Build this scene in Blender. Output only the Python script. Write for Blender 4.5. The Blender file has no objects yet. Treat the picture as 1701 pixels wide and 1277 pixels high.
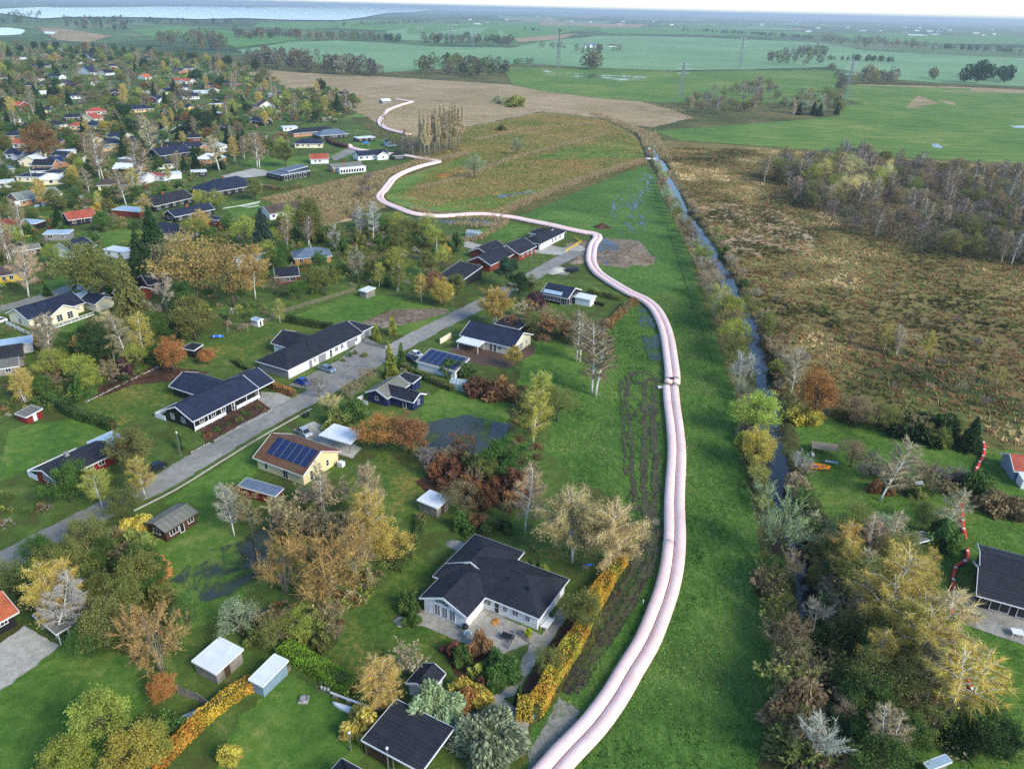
import bpy, math, random
import numpy as np
from mathutils import Vector, Matrix
R = math.radians
sc = bpy.context.scene
COL = sc.collection

# ------------------------------------------------------------------ camera
F, CX, CY, CAMH = 1295.0, 850.5, 638.5, 80.0          # focal length and centre in photo pixels, height in metres
PITCH, ROLL = R(25.7), R(1.41)
_f = Vector((0, math.cos(PITCH), -math.sin(PITCH))); _u0 = Vector((0, math.sin(PITCH), math.cos(PITCH))); _r0 = Vector((1, 0, 0))
_r = _r0*math.cos(ROLL) + _u0*math.sin(ROLL); _u = _u0*math.cos(ROLL) - _r0*math.sin(ROLL)
cam = bpy.data.cameras.new('camera'); camo = bpy.data.objects.new('camera', cam); COL.objects.link(camo)
cam.sensor_width = 36; cam.lens = 36*F/1701; cam.clip_start = 1; cam.clip_end = 120000
m = Matrix((_r, _u, -_f)).transposed().to_4x4(); m.translation = (0, 0, CAMH); camo.matrix_world = m
sc.camera = camo
# ------------------------------------------------------------------ sky, sun, exposure
SUN_EL, SUN_AZ = R(33), R(128)      # azimuth measured clockwise from +Y
w = bpy.data.worlds.new('World'); sc.world = w; w.use_nodes = True
nt = w.node_tree; bg = nt.nodes['Background']
sky = nt.nodes.new('ShaderNodeTexSky'); sky.sky_type = 'NISHITA'; sky.sun_disc = False
sky.sun_elevation = SUN_EL; sky.sun_rotation = SUN_AZ; sky.air_density = 1.0; sky.dust_density = 0.0; sky.ozone_density = 4.0
nt.links.new(sky.outputs[0], bg.inputs[0]); bg.inputs[1].default_value = 0.11
sl = bpy.data.lights.new('sun', 'SUN'); sl.energy = 1.9; sl.angle = R(24); sl.color = (1, .92, .78)
slo = bpy.data.objects.new('sun', sl); COL.objects.link(slo)
sd = Vector((math.sin(SUN_AZ)*math.cos(SUN_EL), math.cos(SUN_AZ)*math.cos(SUN_EL), math.sin(SUN_EL)))
slo.rotation_euler = sd.to_track_quat('Z', 'Y').to_euler(); slo.location = (0, 0, 300)
sc.view_settings.view_transform = 'Standard'; sc.view_settings.look = 'None'; sc.view_settings.gamma = 1
sc.view_settings.exposure = 1.35
sc.view_settings.use_curve_mapping = False
sc.cycles.use_denoising = False
sc.cycles.max_bounces = 5; sc.cycles.diffuse_bounces = 3; sc.cycles.glossy_bounces = 2; sc.cycles.transmission_bounces = 4
sc.cycles.transparent_max_bounces = 8; sc.cycles.volume_bounces = 0; sc.cycles.caustics_reflective = False; sc.cycles.caustics_refractive = False

# ------------------------------------------------------------------ helpers
def G(x, y, z=0.0):
    """photo pixel -> point where its sight line meets height z"""
    d = _f + _r*((x-CX)/F) - _u*((y-CY)/F)
    t = (z-CAMH)/d.z
    return Vector((d.x*t, d.y*t, z))
def c(h):
    h = h.lstrip('#'); v = [int(h[i:i+2], 16)/255 for i in (0, 2, 4)]
    return tuple(x/12.92 if x <= .04045 else ((x+.055)/1.055)**2.4 for x in v)
def tag(o, label=None, cat=None, group=None, kind=None):
    if label: o['label'] = label
    if cat: o['category'] = cat
    if group: o['group'] = group
    if kind: o['kind'] = kind
    return o
def empty(name, loc=(0, 0, 0), rz=0.0):
    o = bpy.data.objects.new(name, None); COL.objects.link(o); o.location = loc; o.rotation_euler = (0, 0, rz); o.empty_display_size = .5
    return o
def link(name, me, parent=None, loc=None):
    o = bpy.data.objects.new(name, me); COL.objects.link(o)
    if parent: o.parent = parent
    if loc is not None: o.location = loc
    return o
def mesh(name, v, f, mats=(), smooth=False, mi=None):
    me = bpy.data.meshes.new(name)
    if isinstance(v, np.ndarray): v = v.tolist()
    if isinstance(f, np.ndarray): f = f.tolist()
    me.from_pydata(v, [], f)
    for mm in (mats if isinstance(mats, (list, tuple)) else [mats]): me.materials.append(mm)
    if mi is not None: me.polygons.foreach_set('material_index', mi)
    if smooth: me.polygons.foreach_set('use_smooth', [True]*len(me.polygons))
    me.update(); return me
class MB:
    def __init__(s): s.v = []; s.f = []; s.a = []; s.lv = 0.0
    def box(s, x0, y0, z0, x1, y1, z1):
        i = len(s.v)
        s.v += [(x0, y0, z0), (x1, y0, z0), (x1, y1, z0), (x0, y1, z0), (x0, y0, z1), (x1, y0, z1), (x1, y1, z1), (x0, y1, z1)]
        s.f += [(i, i+3, i+2, i+1), (i+4, i+5, i+6, i+7), (i, i+1, i+5, i+4), (i+1, i+2, i+6, i+5), (i+2, i+3, i+7, i+6), (i+3, i, i+4, i+7)]
        return s
    def bar(s, a, b, w, h=None, up=(0, 0, 1)):
        a = Vector(a); b = Vector(b); h = h or w; d = (b-a).normalized(); up = Vector(up)
        x = d.cross(up)
        if x.length < 1e-3: x = d.cross(Vector((1, 0, 0)))
        x.normalize(); y = x.cross(d); i = len(s.v)
        for p in (a, b):
            for sx, sy in ((-1, -1), (1, -1), (1, 1), (-1, 1)): s.v.append(tuple(p + x*(sx*w/2) + y*(sy*h/2)))
        s.f += [(i+3, i+2, i+1, i), (i+4, i+5, i+6, i+7)] + [(i+k, i+(k+1) % 4, i+4+(k+1) % 4, i+4+k) for k in range(4)]
        return s
    def tube(s, pts, rad, n=6, cap=True):
        pts = [Vector(p) for p in pts]
        if not isinstance(rad, (list, tuple)): rad = [rad]*len(pts)
        i0 = len(s.v); ref = Vector((.3, .9, .2))
        for k, p in enumerate(pts):
            d = (pts[min(k+1, len(pts)-1)]-pts[max(k-1, 0)])
            if d.length < 1e-6: d = Vector((0, 0, 1))
            d.normalize(); x = d.cross(ref); x.normalize(); y = d.cross(x)
            for j in range(n):
                a = 2*math.pi*j/n; s.v.append(tuple(p + (x*math.cos(a) + y*math.sin(a))*rad[k]))
        for k in range(len(pts)-1):
            for j in range(n):
                a = i0+k*n+j; b = i0+k*n+(j+1) % n; s.f.append((a, b, b+n, a+n))
        if cap: s.f.append(tuple(range(i0+n-1, i0-1, -1))); e = i0+(len(pts)-1)*n; s.f.append(tuple(range(e, e+n)))
        return s
    def lathe(s, prof, n=12, at=(0, 0, 0)):
        i0 = len(s.v)
        for r_, z in prof:
            for j in range(n):
                a = 2*math.pi*j/n; s.v.append((at[0]+r_*math.cos(a), at[1]+r_*math.sin(a), at[2]+z))
        for k in range(len(prof)-1):
            for j in range(n):
                a = i0+k*n+j; b = i0+k*n+(j+1) % n; s.f.append((a, b, b+n, a+n))
        s.f.append(tuple(range(i0+n-1, i0-1, -1))); e = i0+(len(prof)-1)*n; s.f.append(tuple(range(e, e+n)))
        return s
    def poly(s, pts):
        i = len(s.v); s.v += [tuple(p) for p in pts]; s.f.append(tuple(range(i, i+len(pts)))); return s
    def obj(s, name, mat, parent=None, smooth=False, loc=None):
        return link(name, mesh(name, s.v, s.f, mat, smooth), parent, loc)

# ------------------------------------------------------------------ materials
def new_mat(name):
    mt = bpy.data.materials.new(name); mt.use_nodes = True
    t = mt.node_tree; return mt, t, t.nodes['Principled BSDF']
def nd(t, typ, **kw):
    n = t.nodes.new(typ)
    for k, v in kw.items(): setattr(n, k, v)
    return n
def noise(t, co, scale, detail=4, rough=.6, dist=0.0):
    n = nd(t, 'ShaderNodeTexNoise'); n.inputs['Scale'].default_value = scale; n.inputs['Detail'].default_value = detail
    n.inputs['Roughness'].default_value = rough; n.inputs['Distortion'].default_value = dist
    t.links.new(co, n.inputs['Vector']); return n.outputs['Fac']
def ramp(t, fac, stops):
    n = nd(t, 'ShaderNodeValToRGB'); e = n.color_ramp.elements
    while len(e) < len(stops): e.new(.5)
    for k, (p, col) in enumerate(stops): e[k].position = p; e[k].color = (*col, 1)
    t.links.new(fac, n.inputs[0]); return n.outputs[0]
def math_(t, op, a, b=None, clamp=False):
    n = nd(t, 'ShaderNodeMath', operation=op, use_clamp=clamp)
    for k, v in enumerate((a, b)):
        if v is None: continue
        if isinstance(v, (int, float)): n.inputs[k].default_value = v
        else: t.links.new(v, n.inputs[k])
    return n.outputs[0]
def mixc(t, fac, a, b, typ='MIX'):
    n = nd(t, 'ShaderNodeMix', data_type='RGBA', blend_type=typ)
    for k, v in ((0, fac), (6, a), (7, b)):
        if isinstance(v, (int, float)): n.inputs[k].default_value = v
        elif isinstance(v, tuple): n.inputs[k].default_value = (*v, 1)
        else: t.links.new(v, n.inputs[k])
    return n.outputs[2]
def bump(t, b, h, strength=.4, dist=.05):
    n = nd(t, 'ShaderNodeBump'); n.inputs['Strength'].default_value = strength; n.inputs['Distance'].default_value = dist
    t.links.new(h, n.inputs['Height']); t.links.new(n.outputs[0], b.inputs['Normal'])
def ground_mat(name, stops, s1=.03, s2=.35, s3=4., w3=.35, w2=.35, rough=.95, bmp=.5, stretch=None, rot=0):
    """three octaves of world-scale noise through one colour ramp"""
    mt, t, b = new_mat(name); geo = nd(t, 'ShaderNodeNewGeometry'); co = geo.outputs['Position']
    cs = co
    if stretch:
        mp = nd(t, 'ShaderNodeMapping'); mp.inputs['Scale'].default_value = (*stretch, 1); mp.inputs['Rotation'].default_value = (0, 0, rot)
        t.links.new(co, mp.inputs[0]); cs = mp.outputs[0]
    n1 = noise(t, co, s1, 5, .6, .6); n2 = noise(t, cs, s2, 5, .65, .4); n3 = noise(t, co, s3, 4, .7)
    v = math_(t, 'ADD', math_(t, 'MULTIPLY', n1, 1-w2-w3), math_(t, 'ADD', math_(t, 'MULTIPLY', n2, w2), math_(t, 'MULTIPLY', n3, w3)))
    v = math_(t, 'ADD', math_(t, 'MULTIPLY', math_(t, 'SUBTRACT', v, .5), 3.8), .5, True)
    t.links.new(ramp(t, v, stops), b.inputs['Base Color']); b.inputs['Roughness'].default_value = rough
    b.inputs['Specular IOR Level'].default_value = .15
    if bmp: bump(t, b, math_(t, 'ADD', n2, n3), bmp, .15)
    return mt
def plain(name, col, rough=.6, var=.12, scale=1.2, bmp=0., metal=0., spec=.3, stretch=None):
    """one paint or stone colour with weathering"""
    mt, t, b = new_mat(name); tc = nd(t, 'ShaderNodeTexCoord'); co = tc.outputs['Object']
    if stretch:
        mp = nd(t, 'ShaderNodeMapping'); mp.inputs['Scale'].default_value = stretch; t.links.new(co, mp.inputs[0]); co = mp.outputs[0]
    n1 = noise(t, co, scale, 6, .65); n2 = noise(t, co, scale*9, 3, .6)
    v = math_(t, 'ADD', math_(t, 'MULTIPLY', n1, .65), math_(t, 'MULTIPLY', n2, .35))
    lo = tuple(x*(1-min(.6, var*1.6)) for x in col); hi = tuple(min(1, x*(1+var)) for x in col)
    t.links.new(ramp(t, v, [(.3, lo), (.7, hi)]), b.inputs['Base Color']); b.inputs['Roughness'].default_value = rough
    b.inputs['Metallic'].default_value = metal; b.inputs['Specular IOR Level'].default_value = spec
    if bmp: bump(t, b, n2, bmp, .03)
    return mt
def tile_roof(name, col, var=.5, moss=None, rough=.75, pitch=.3, course=.36):
    """roof tiles: rolls along x, courses down the slope; colour varies by patch"""
    mt, t, b = new_mat(name); tc = nd(t, 'ShaderNodeTexCoord'); co = tc.outputs['Object']
    br = nd(t, 'ShaderNodeTexBrick'); br.offset = 0.0; br.inputs['Scale'].default_value = 1; br.inputs['Brick Width'].default_value = pitch
    br.inputs['Row Height'].default_value = course; br.inputs['Mortar Size'].default_value = .045
    br.inputs['Color1'].default_value = (*[x*(1+var*.5) for x in col], 1); br.inputs['Color2'].default_value = (*[x*(1-var*.5) for x in col], 1)
    br.inputs['Mortar'].default_value = (*[x*.3 for x in col], 1)
    t.links.new(co, br.inputs['Vector'])
    n1 = noise(t, co, .5, 6, .7); n2 = noise(t, co, 7, 3, .6)
    cc = mixc(t, ramp(t, n1, [(.3, (0, 0, 0)), (.75, (.6, .6, .6))]), br.outputs[0], tuple(min(1, x*1.8+.008) for x in col))
    if moss:
        k = nd(t, 'ShaderNodeMapRange'); k.inputs[1].default_value = .48; k.inputs[2].default_value = .66; t.links.new(n1, k.inputs[0])
        cc = mixc(t, math_(t, 'MULTIPLY', k.outputs[0], .85), cc, moss)
    t.links.new(cc, b.inputs['Base Color']); b.inputs['Roughness'].default_value = rough; b.inputs['Specular IOR Level'].default_value = .3
    bump(t, b, math_(t, 'ADD', br.outputs['Fac'], math_(t, 'MULTIPLY', n2, -.6)), .8, -.05)
    return mt
def board(name, col, axis=0, wid=.16, var=.15, rough=.7, gap=.5):
    """vertical or horizontal boarding on walls: fine relief only"""
    mt, t, b = new_mat(name); tc = nd(t, 'ShaderNodeTexCoord'); sp = nd(t, 'ShaderNodeSeparateXYZ'); t.links.new(tc.outputs['Object'], sp.inputs[0])
    s = math_(t, 'ADD', sp.outputs[0], sp.outputs[1]) if axis == 0 else sp.outputs[2]
    fr = math_(t, 'FRACT', math_(t, 'DIVIDE', s, wid)); ln = math_(t, 'LESS_THAN', fr, .12)
    n1 = noise(t, tc.outputs['Object'], 1.1, 5, .65)
    base = ramp(t, n1, [(.3, tuple(x*(1-var*1.5) for x in col)), (.7, tuple(min(1, x*(1+var)) for x in col))])
    t.links.new(mixc(t, math_(t, 'MULTIPLY', ln, gap), base, tuple(x*.4 for x in col)), b.inputs['Base Color'])
    b.inputs['Roughness'].default_value = rough; bump(t, b, ln, .4, -.02); return mt
def water_mat(name, col, rough=.06, wav=.15, scale=1.2):
    mt, t, b = new_mat(name); geo = nd(t, 'ShaderNodeNewGeometry')
    b.inputs['Base Color'].default_value = (*col, 1); b.inputs['Roughness'].default_value = rough; b.inputs['Specular IOR Level'].default_value = .6
    bump(t, b, noise(t, geo.outputs['Position'], scale, 3, .5), wav, .05); return mt
def leaf_mat(name, use_obj=True, trans=.38):
    """leaf colour is the object's own colour, varied leaf by leaf"""
    mt = bpy.data.materials.new(name); mt.use_nodes = True; t = mt.node_tree; t.nodes.clear()
    out = nd(t, 'ShaderNodeOutputMaterial'); at = nd(t, 'ShaderNodeAttribute', attribute_name='lv')
    if use_obj: oi = nd(t, 'ShaderNodeObjectInfo'); col = oi.outputs['Color']
    else: ca = nd(t, 'ShaderNodeAttribute', attribute_name='col'); col = ca.outputs['Color']
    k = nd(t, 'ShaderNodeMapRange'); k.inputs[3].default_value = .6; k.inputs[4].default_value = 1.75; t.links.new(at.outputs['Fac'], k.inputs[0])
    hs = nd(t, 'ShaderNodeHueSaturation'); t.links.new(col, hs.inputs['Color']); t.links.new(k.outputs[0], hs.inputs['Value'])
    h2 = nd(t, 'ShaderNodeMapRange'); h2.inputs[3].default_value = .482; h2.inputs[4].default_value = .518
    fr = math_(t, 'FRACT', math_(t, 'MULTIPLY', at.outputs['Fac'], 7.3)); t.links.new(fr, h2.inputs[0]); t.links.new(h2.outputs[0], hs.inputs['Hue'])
    d = nd(t, 'ShaderNodeBsdfDiffuse'); t.links.new(hs.outputs[0], d.inputs[0])
    if trans:
        tr = nd(t, 'ShaderNodeBsdfTranslucent'); t.links.new(hs.outputs[0], tr.inputs[0]); mx = nd(t, 'ShaderNodeMixShader'); mx.inputs[0].default_value = trans
        t.links.new(d.outputs[0], mx.inputs[1]); t.links.new(tr.outputs[0], mx.inputs[2]); t.links.new(mx.outputs[0], out.inputs[0])
    else: t.links.new(d.outputs[0], out.inputs[0])
    return mt
def mud_mat(rot=-32, hi=.56, lo=.43):
    mt, t, b = new_mat('wet mud'); geo = nd(t, 'ShaderNodeNewGeometry'); co = geo.outputs['Position']
    n1 = noise(t, co, .5, 6, .7, .5); n2 = noise(t, co, 5, 4, .7)
    v = math_(t, 'ADD', math_(t, 'MULTIPLY', n1, .6), math_(t, 'MULTIPLY', n2, .4))
    mp = nd(t, 'ShaderNodeMapping'); mp.inputs['Scale'].default_value = (2.2, .25, 1); mp.inputs['Rotation'].default_value = (0, 0, R(rot)); t.links.new(co, mp.inputs[0])
    n3 = noise(t, mp.outputs[0], 1.1, 5, .65, .3); v = math_(t, 'ADD', math_(t, 'MULTIPLY', v, .4), math_(t, 'MULTIPLY', n3, .6))
    out = t.nodes['Material Output']; tp = nd(t, 'ShaderNodeBsdfTransparent'); mx = nd(t, 'ShaderNodeMixShader'); kk = nd(t, 'ShaderNodeMapRange'); kk.inputs[1].default_value = hi; kk.inputs[2].default_value = lo; t.links.new(math_(t, 'ADD', math_(t, 'MULTIPLY', v, .75), math_(t, 'MULTIPLY', noise(t, co, .18, 4, .6), .25)), kk.inputs[0])
    t.links.new(kk.outputs[0], mx.inputs[0]); t.links.new(tp.outputs[0], mx.inputs[1]); t.links.new(b.outputs[0], mx.inputs[2]); t.links.new(mx.outputs[0], out.inputs[0])
    t.links.new(ramp(t, v, [(.36, c('#23201d')), (.47, c('#3b352e')), (.52, c('#3c4426')), (.6, c('#45602e'))]), b.inputs['Base Color'])
    t.links.new(ramp(t, v, [(.36, (.1,)*3), (.42, (.85,)*3)]), b.inputs['Roughness']); bump(t, b, math_(t, 'ADD', n2, n3), .8, .15); return mt
def flood_mat(name, gcol, thr=.5, sc_=.25, stretch=(1, 1), rot=0):
    """standing water with grass showing through: wet where the ground is low"""
    mt, t, b = new_mat(name); geo = nd(t, 'ShaderNodeNewGeometry'); mp = nd(t, 'ShaderNodeMapping')
    mp.inputs['Scale'].default_value = (*stretch, 1); mp.inputs['Rotation'].default_value = (0, 0, rot); t.links.new(geo.outputs['Position'], mp.inputs[0])
    n1 = noise(t, mp.outputs[0], sc_, 7, .72, .6); n2 = noise(t, geo.outputs['Position'], 3, 4, .7)
    k = nd(t, 'ShaderNodeMapRange'); k.inputs[1].default_value = thr-.05; k.inputs[2].default_value = thr+.07; t.links.new(n1, k.inputs[0])
    k2 = math_(t, 'MULTIPLY', k.outputs[0], math_(t, 'ADD', .35, math_(t, 'MULTIPLY', ramp(t, n2, [(.38, (0, 0, 0)), (.5, (1, 1, 1))]), .65)))
    b.inputs['Base Color'].default_value = (*c('#3a4038'), 1); b.inputs['Roughness'].default_value = .07; b.inputs['Specular IOR Level'].default_value = .6
    bump(t, b, n2, .06, .03); out = t.nodes['Material Output']; tp = nd(t, 'ShaderNodeBsdfTransparent'); mx = nd(t, 'ShaderNodeMixShader')
    t.links.new(k2, mx.inputs[0]); t.links.new(tp.outputs[0], mx.inputs[1]); t.links.new(b.outputs[0], mx.inputs[2]); t.links.new(mx.outputs[0], out.inputs[0]); return mt

def tube_mat():
    """pale pink coated fabric: cross folds, faint stains, mud along the foot"""
    mt, t, b = new_mat('pale pink vinyl'); geo = nd(t, 'ShaderNodeNewGeometry'); co = geo.outputs['Position']; sp = nd(t, 'ShaderNodeSeparateXYZ'); t.links.new(co, sp.inputs[0])
    n1 = noise(t, co, .5, 5, .65); n2 = noise(t, co, 3.5, 4, .65, .8); n3 = noise(t, co, 14, 3, .6)
    cc = ramp(t, n1, [(.3, c('#f2cbc0')), (.55, c('#f9d8cd')), (.75, c('#fce1d6'))])
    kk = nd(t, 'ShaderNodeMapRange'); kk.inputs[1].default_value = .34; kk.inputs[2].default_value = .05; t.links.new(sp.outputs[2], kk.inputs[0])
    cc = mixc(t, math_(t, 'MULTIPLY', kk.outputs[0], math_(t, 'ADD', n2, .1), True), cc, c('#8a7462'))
    cc = mixc(t, math_(t, 'MULTIPLY', ramp(t, n2, [(.62, (0, 0, 0)), (.74, (1, 1, 1))]), .22), cc, c('#c9a49c'))
    t.links.new(cc, b.inputs['Base Color']); b.inputs['Roughness'].default_value = .48; b.inputs['Specular IOR Level'].default_value = .35
    bump(t, b, math_(t, 'ADD', n2, math_(t, 'MULTIPLY', n3, .35)), .35, .12); return mt
M = {}
M['leaf'] = leaf_mat('leaves'); M['leafc'] = leaf_mat('leaves mixed', False); M['twig'] = leaf_mat('twigs', True, 0); M['reed'] = leaf_mat('reeds', False, .15)
M['bark'] = plain('bark', c('#5b5046'), .9, .35, 3, .4); M['birchbark'] = plain('birch bark', c('#d9d6cc'), .8, .45, 5, .2, stretch=(1, 1, 2.5))
M['palebark'] = plain('pale bark', c('#a39a88'), .9, .3, 3, .3)
M['asphalt'] = ground_mat('asphalt', [(.1, c('#76746e')), (.5, c('#8a8880')), (.9, c('#a3a096'))], .05, .6, 9, .3, .35, .9, .25)
M['gravel'] = ground_mat('gravel', [(.2, c('#8e8b80')), (.5, c('#aaa89c')), (.8, c('#c2c0b4'))], .06, .8, 10, .4, .3, .95, .4)
M['paving'] = ground_mat('paving', [(.2, c('#7f7b72')), (.5, c('#99958a')), (.8, c('#b3ada0'))], .15, 1.5, 9, .35, .3, .9, .25)
M['mud'] = mud_mat(); M['mud2'] = mud_mat(3, .5, .4)
M['soil'] = ground_mat('bare soil', [(.2, c('#5a4a3a')), (.5, c('#7a6a58')), (.8, c('#9c8d7b'))], .1, .8, 5, .3, .4, .95, .7)
M['darkbed'] = ground_mat('planting bed', [(.2, c('#33271d')), (.5, c('#4d382a')), (.8, c('#6a4a38'))], .2, 1.2, 6, .35, .35, .95, .7)
M['white'] = plain('white paint', (.78, .79, .78), .55, .06, .8); M['trim'] = plain('white trim', (.8, .8, .79), .5, .05)
M['black'] = board('black boarding', c('#15161a')); M['redwood'] = board('red boarding', c('#7e1e1a')); M['whitewood'] = board('white boarding', (.76, .78, .78), gap=.25)
M['cream'] = plain('cream render', c('#e9dfbe'), .8, .08, .7); M['yellow'] = plain('yellow render', c('#e6d6a2'), .8, .1, .7); M['brightyellow'] = plain('bright yellow paint', c('#e3bd3a'), .7, .1)
M['brick'] = plain('orange brick', c('#c08a63'), .85, .18, 2.5, .3); M['redbrick'] = plain('red brick', c('#7e3a2c'), .85, .22, 2.5, .3); M['yellowbrick'] = plain('yellow brick', c('#d6b888'), .85, .15, 2.5, .3)
M['bluewood'] = board('navy boarding', c('#1c2a55')); M['greyblue'] = board('grey blue boarding', c('#7f98a6')); M['brownwood'] = board('brown boarding', c('#4a3324')); M['greywood'] = board('weathered boarding', c('#8c867c'), var=.3)
M['greywall'] = plain('grey plinth', c('#8a8b8c'), .85, .12); M['paleblue'] = plain('pale blue wall', c('#b9ccd2'), .8, .1); M['tan'] = board('tan boarding', c('#b98a4e'))
M['r_dark'] = tile_roof('charcoal tile', c('#22262f')); M['r_black'] = tile_roof('black tile', c('#2a2b2f')); M['r_navy'] = tile_roof('blue black tile', c('#222b40'))
M['r_slate'] = tile_roof('slate grey sheet', c('#5a6878'), .15, pitch=1.0, course=2.4); M['r_brown'] = tile_roof('brown tile', c('#54443c'), moss=c('#5b5a45'))
M['r_thatch'] = tile_roof('rusty brown tile', c('#6b4a34'), .4, moss=c('#5f5538')); M['r_moss'] = tile_roof('mossy grey sheet', c('#7c837c'), .25, moss=c('#5d6b52'), pitch=1.0, course=1.2)
M['r_red'] = tile_roof('red tile', c('#a8543f')); M['r_orange'] = tile_roof('orange tile', c('#bd6540'), .35); M['r_white'] = plain('white sheet roof', (.74, .78, .79), .45, .12, .6, 0, 0, .4)
M['r_blue'] = plain('pale blue sheet roof', c('#a3bccb'), .4, .12, .5, 0, 0, .4); M['r_felt'] = tile_roof('black felt', c('#23262d'), .3, pitch=6, course=.55); M['r_grey'] = tile_roof('grey felt', c('#6d6c64'), .25, moss=c('#626b4c'), pitch=3, course=1.)
M['glass'] = plain('window glass', c('#20262b'), .12, .2, .6, 0, 0, .6); M['paneglass'] = plain('greenhouse glass', c('#8fa6a8'), .1, .15, .8, 0, 0, .7)
M['solar'] = plain('solar cell', c('#1d2f57'), .18, .2, 1.5, 0, 0, .6); M['metal'] = plain('galvanised steel', c('#9aa0a3'), .45, .15, 2, 0, .6); M['darkmetal'] = plain('dark metal', c('#2a2d30'), .5, .15, 2, 0, .3)
M['wood'] = plain('grey timber', c('#8d7f6c'), .85, .25, 2, .3, stretch=(1, 6, 1)); M['deck'] = board('deck boards', c('#5f4636'), 0, .15, .2); M['brownsteel'] = plain('red brick chimney', c('#9a5138'), .85, .2, 3)
M['stone'] = plain('pale stone', c('#a9a397'), .9, .25, 1.5, .5); M['rubber'] = plain('tyre rubber', c('#1a1a1b'), .85, .1); M['plastic'] = plain('dark bin plastic', c('#24302c'), .5, .15)
M['carblue'] = plain('blue car paint', c('#1f4fb0'), .25, .05, 1, 0, .2, .6); M['carsilver'] = plain('silver car paint', c('#b8c2c6'), .25, .05, 1, 0, .3, .6); M['cargrey'] = plain('steel blue car paint', c('#7c93a2'), .25, .05, 1, 0, .3, .6)
M['carwhite'] = plain('white car paint', (.8, .81, .82), .25, .04, 1, 0, 0, .6); M['cardark'] = plain('dark car paint', c('#1a2733'), .25, .05, 1, 0, .2, .6)
M['orange'] = plain('orange fibreglass', c('#e08a1f'), .35, .1); M['barrier'] = plain('red barrier vinyl', c('#d8452f'), .45, .15, 1.5); M['barrierwhite'] = plain('white barrier patch', (.85, .84, .82), .5, .06)
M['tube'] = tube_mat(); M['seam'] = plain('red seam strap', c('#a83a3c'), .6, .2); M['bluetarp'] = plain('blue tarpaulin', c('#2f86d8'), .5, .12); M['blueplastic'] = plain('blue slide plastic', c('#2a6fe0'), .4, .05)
M['strap'] = plain('green strap', c('#2e4a3c'), .7, .2); M['litter'] = ground_mat('leaf litter', [(.3, c('#7a4f26')), (.5, c('#a8743a')), (.75, c('#c79a55'))], .3, 2, 8, .4, .3, .95, .5)
FOOT = []      # occupied circles (x, y, r) that scattered plants keep clear of
def occupy(p, r): FOOT.append((p[0], p[1], r))
LAWNS = []     # lawn outlines kept open
def free_many(X, r):
    F_ = np.array(FOOT); ok = np.ones(len(X), bool)
    for a in range(0, len(F_), 400):
        q = F_[a:a+400]; ok &= (((X[:, None, 0]-q[None, :, 0])**2+(X[:, None, 1]-q[None, :, 1])**2) > (q[None, :, 2]+r)**2).all(1)
    return ok
def vnoise(x, y, s, seed=0):
    """smooth value noise, 0..1"""
    g_ = np.random.default_rng(seed); T_ = g_.random((64, 64)); u, v = np.asarray(x)*s+500, np.asarray(y)*s+500; i, j = np.floor(u).astype(int), np.floor(v).astype(int); a, b = u-i, v-j; a = a*a*(3-2*a); b = b*b*(3-2*b)
    return (T_[i % 64, j % 64]*(1-a)+T_[(i+1) % 64, j % 64]*a)*(1-b)+(T_[i % 64, (j+1) % 64]*(1-a)+T_[(i+1) % 64, (j+1) % 64]*a)*b
def free(x, y, r=0.0):
    return all((x-a)**2+(y-b)**2 > (q+r)**2 for a, b, q in FOOT)
# ------------------------------------------------------------------ ground and land cover
rng = random.Random(7); HAZE = 1.1e-4
def catmull(pts, step):
    out = []
    for i in range(len(pts)-1):
        p0 = pts[max(i-1, 0)]; p1 = pts[i]; p2 = pts[i+1]; p3 = pts[min(i+2, len(pts)-1)]
        n = max(1, int((p2-p1).length/step))
        for k in range(n):
            u = k/n
            out.append(((2*p1) + (p2-p0)*u + (2*p0-5*p1+4*p2-p3)*u*u + (3*p1-p0-3*p2+p3)*u**3)*.5)
    out.append(pts[-1].copy()); return out
LAYER = [0]
def patch(name, px, mat, label, cat, jit=.35, world=False, z=None, kind='structure', group=None, rnd=True):
    """a sheet of land cover whose outline was read from the photo"""
    P = [Vector((a, b, 0)) if world else G(a, b) for a, b in px]
    LAYER[0] += 1
    zz = .004*LAYER[0] if z is None else z
    out = []
    for i, a in enumerate(P):
        b = P[(i+1) % len(P)]; L = (b-a).length; d = ((a+b)/2 - Vector((0, 0, CAMH))).length
        st = max(.8, d/220); n = max(1, min(60, int(L/st)))
        for k in range(n):
            q = a.lerp(b, k/n); j = jit*max(1, d/160)
            if not rnd: j = 0
            out.append((q.x + rng.gauss(0, j)*.8, q.y + rng.gauss(0, j)*.8, zz*max(1, d/300)))
    if name in ('lawn', 'drive', 'terrace', 'bare_soil', 'flood_water'): LAWNS.append([(q.x, q.y) for q in P])
    o = link(name, mesh(name, out, [tuple(range(len(out)))], mat)); me = o.data
    if me.polygons[0].normal.z < 0: me.flip_normals()
    tag(o, label, cat, group, kind); return o
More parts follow.
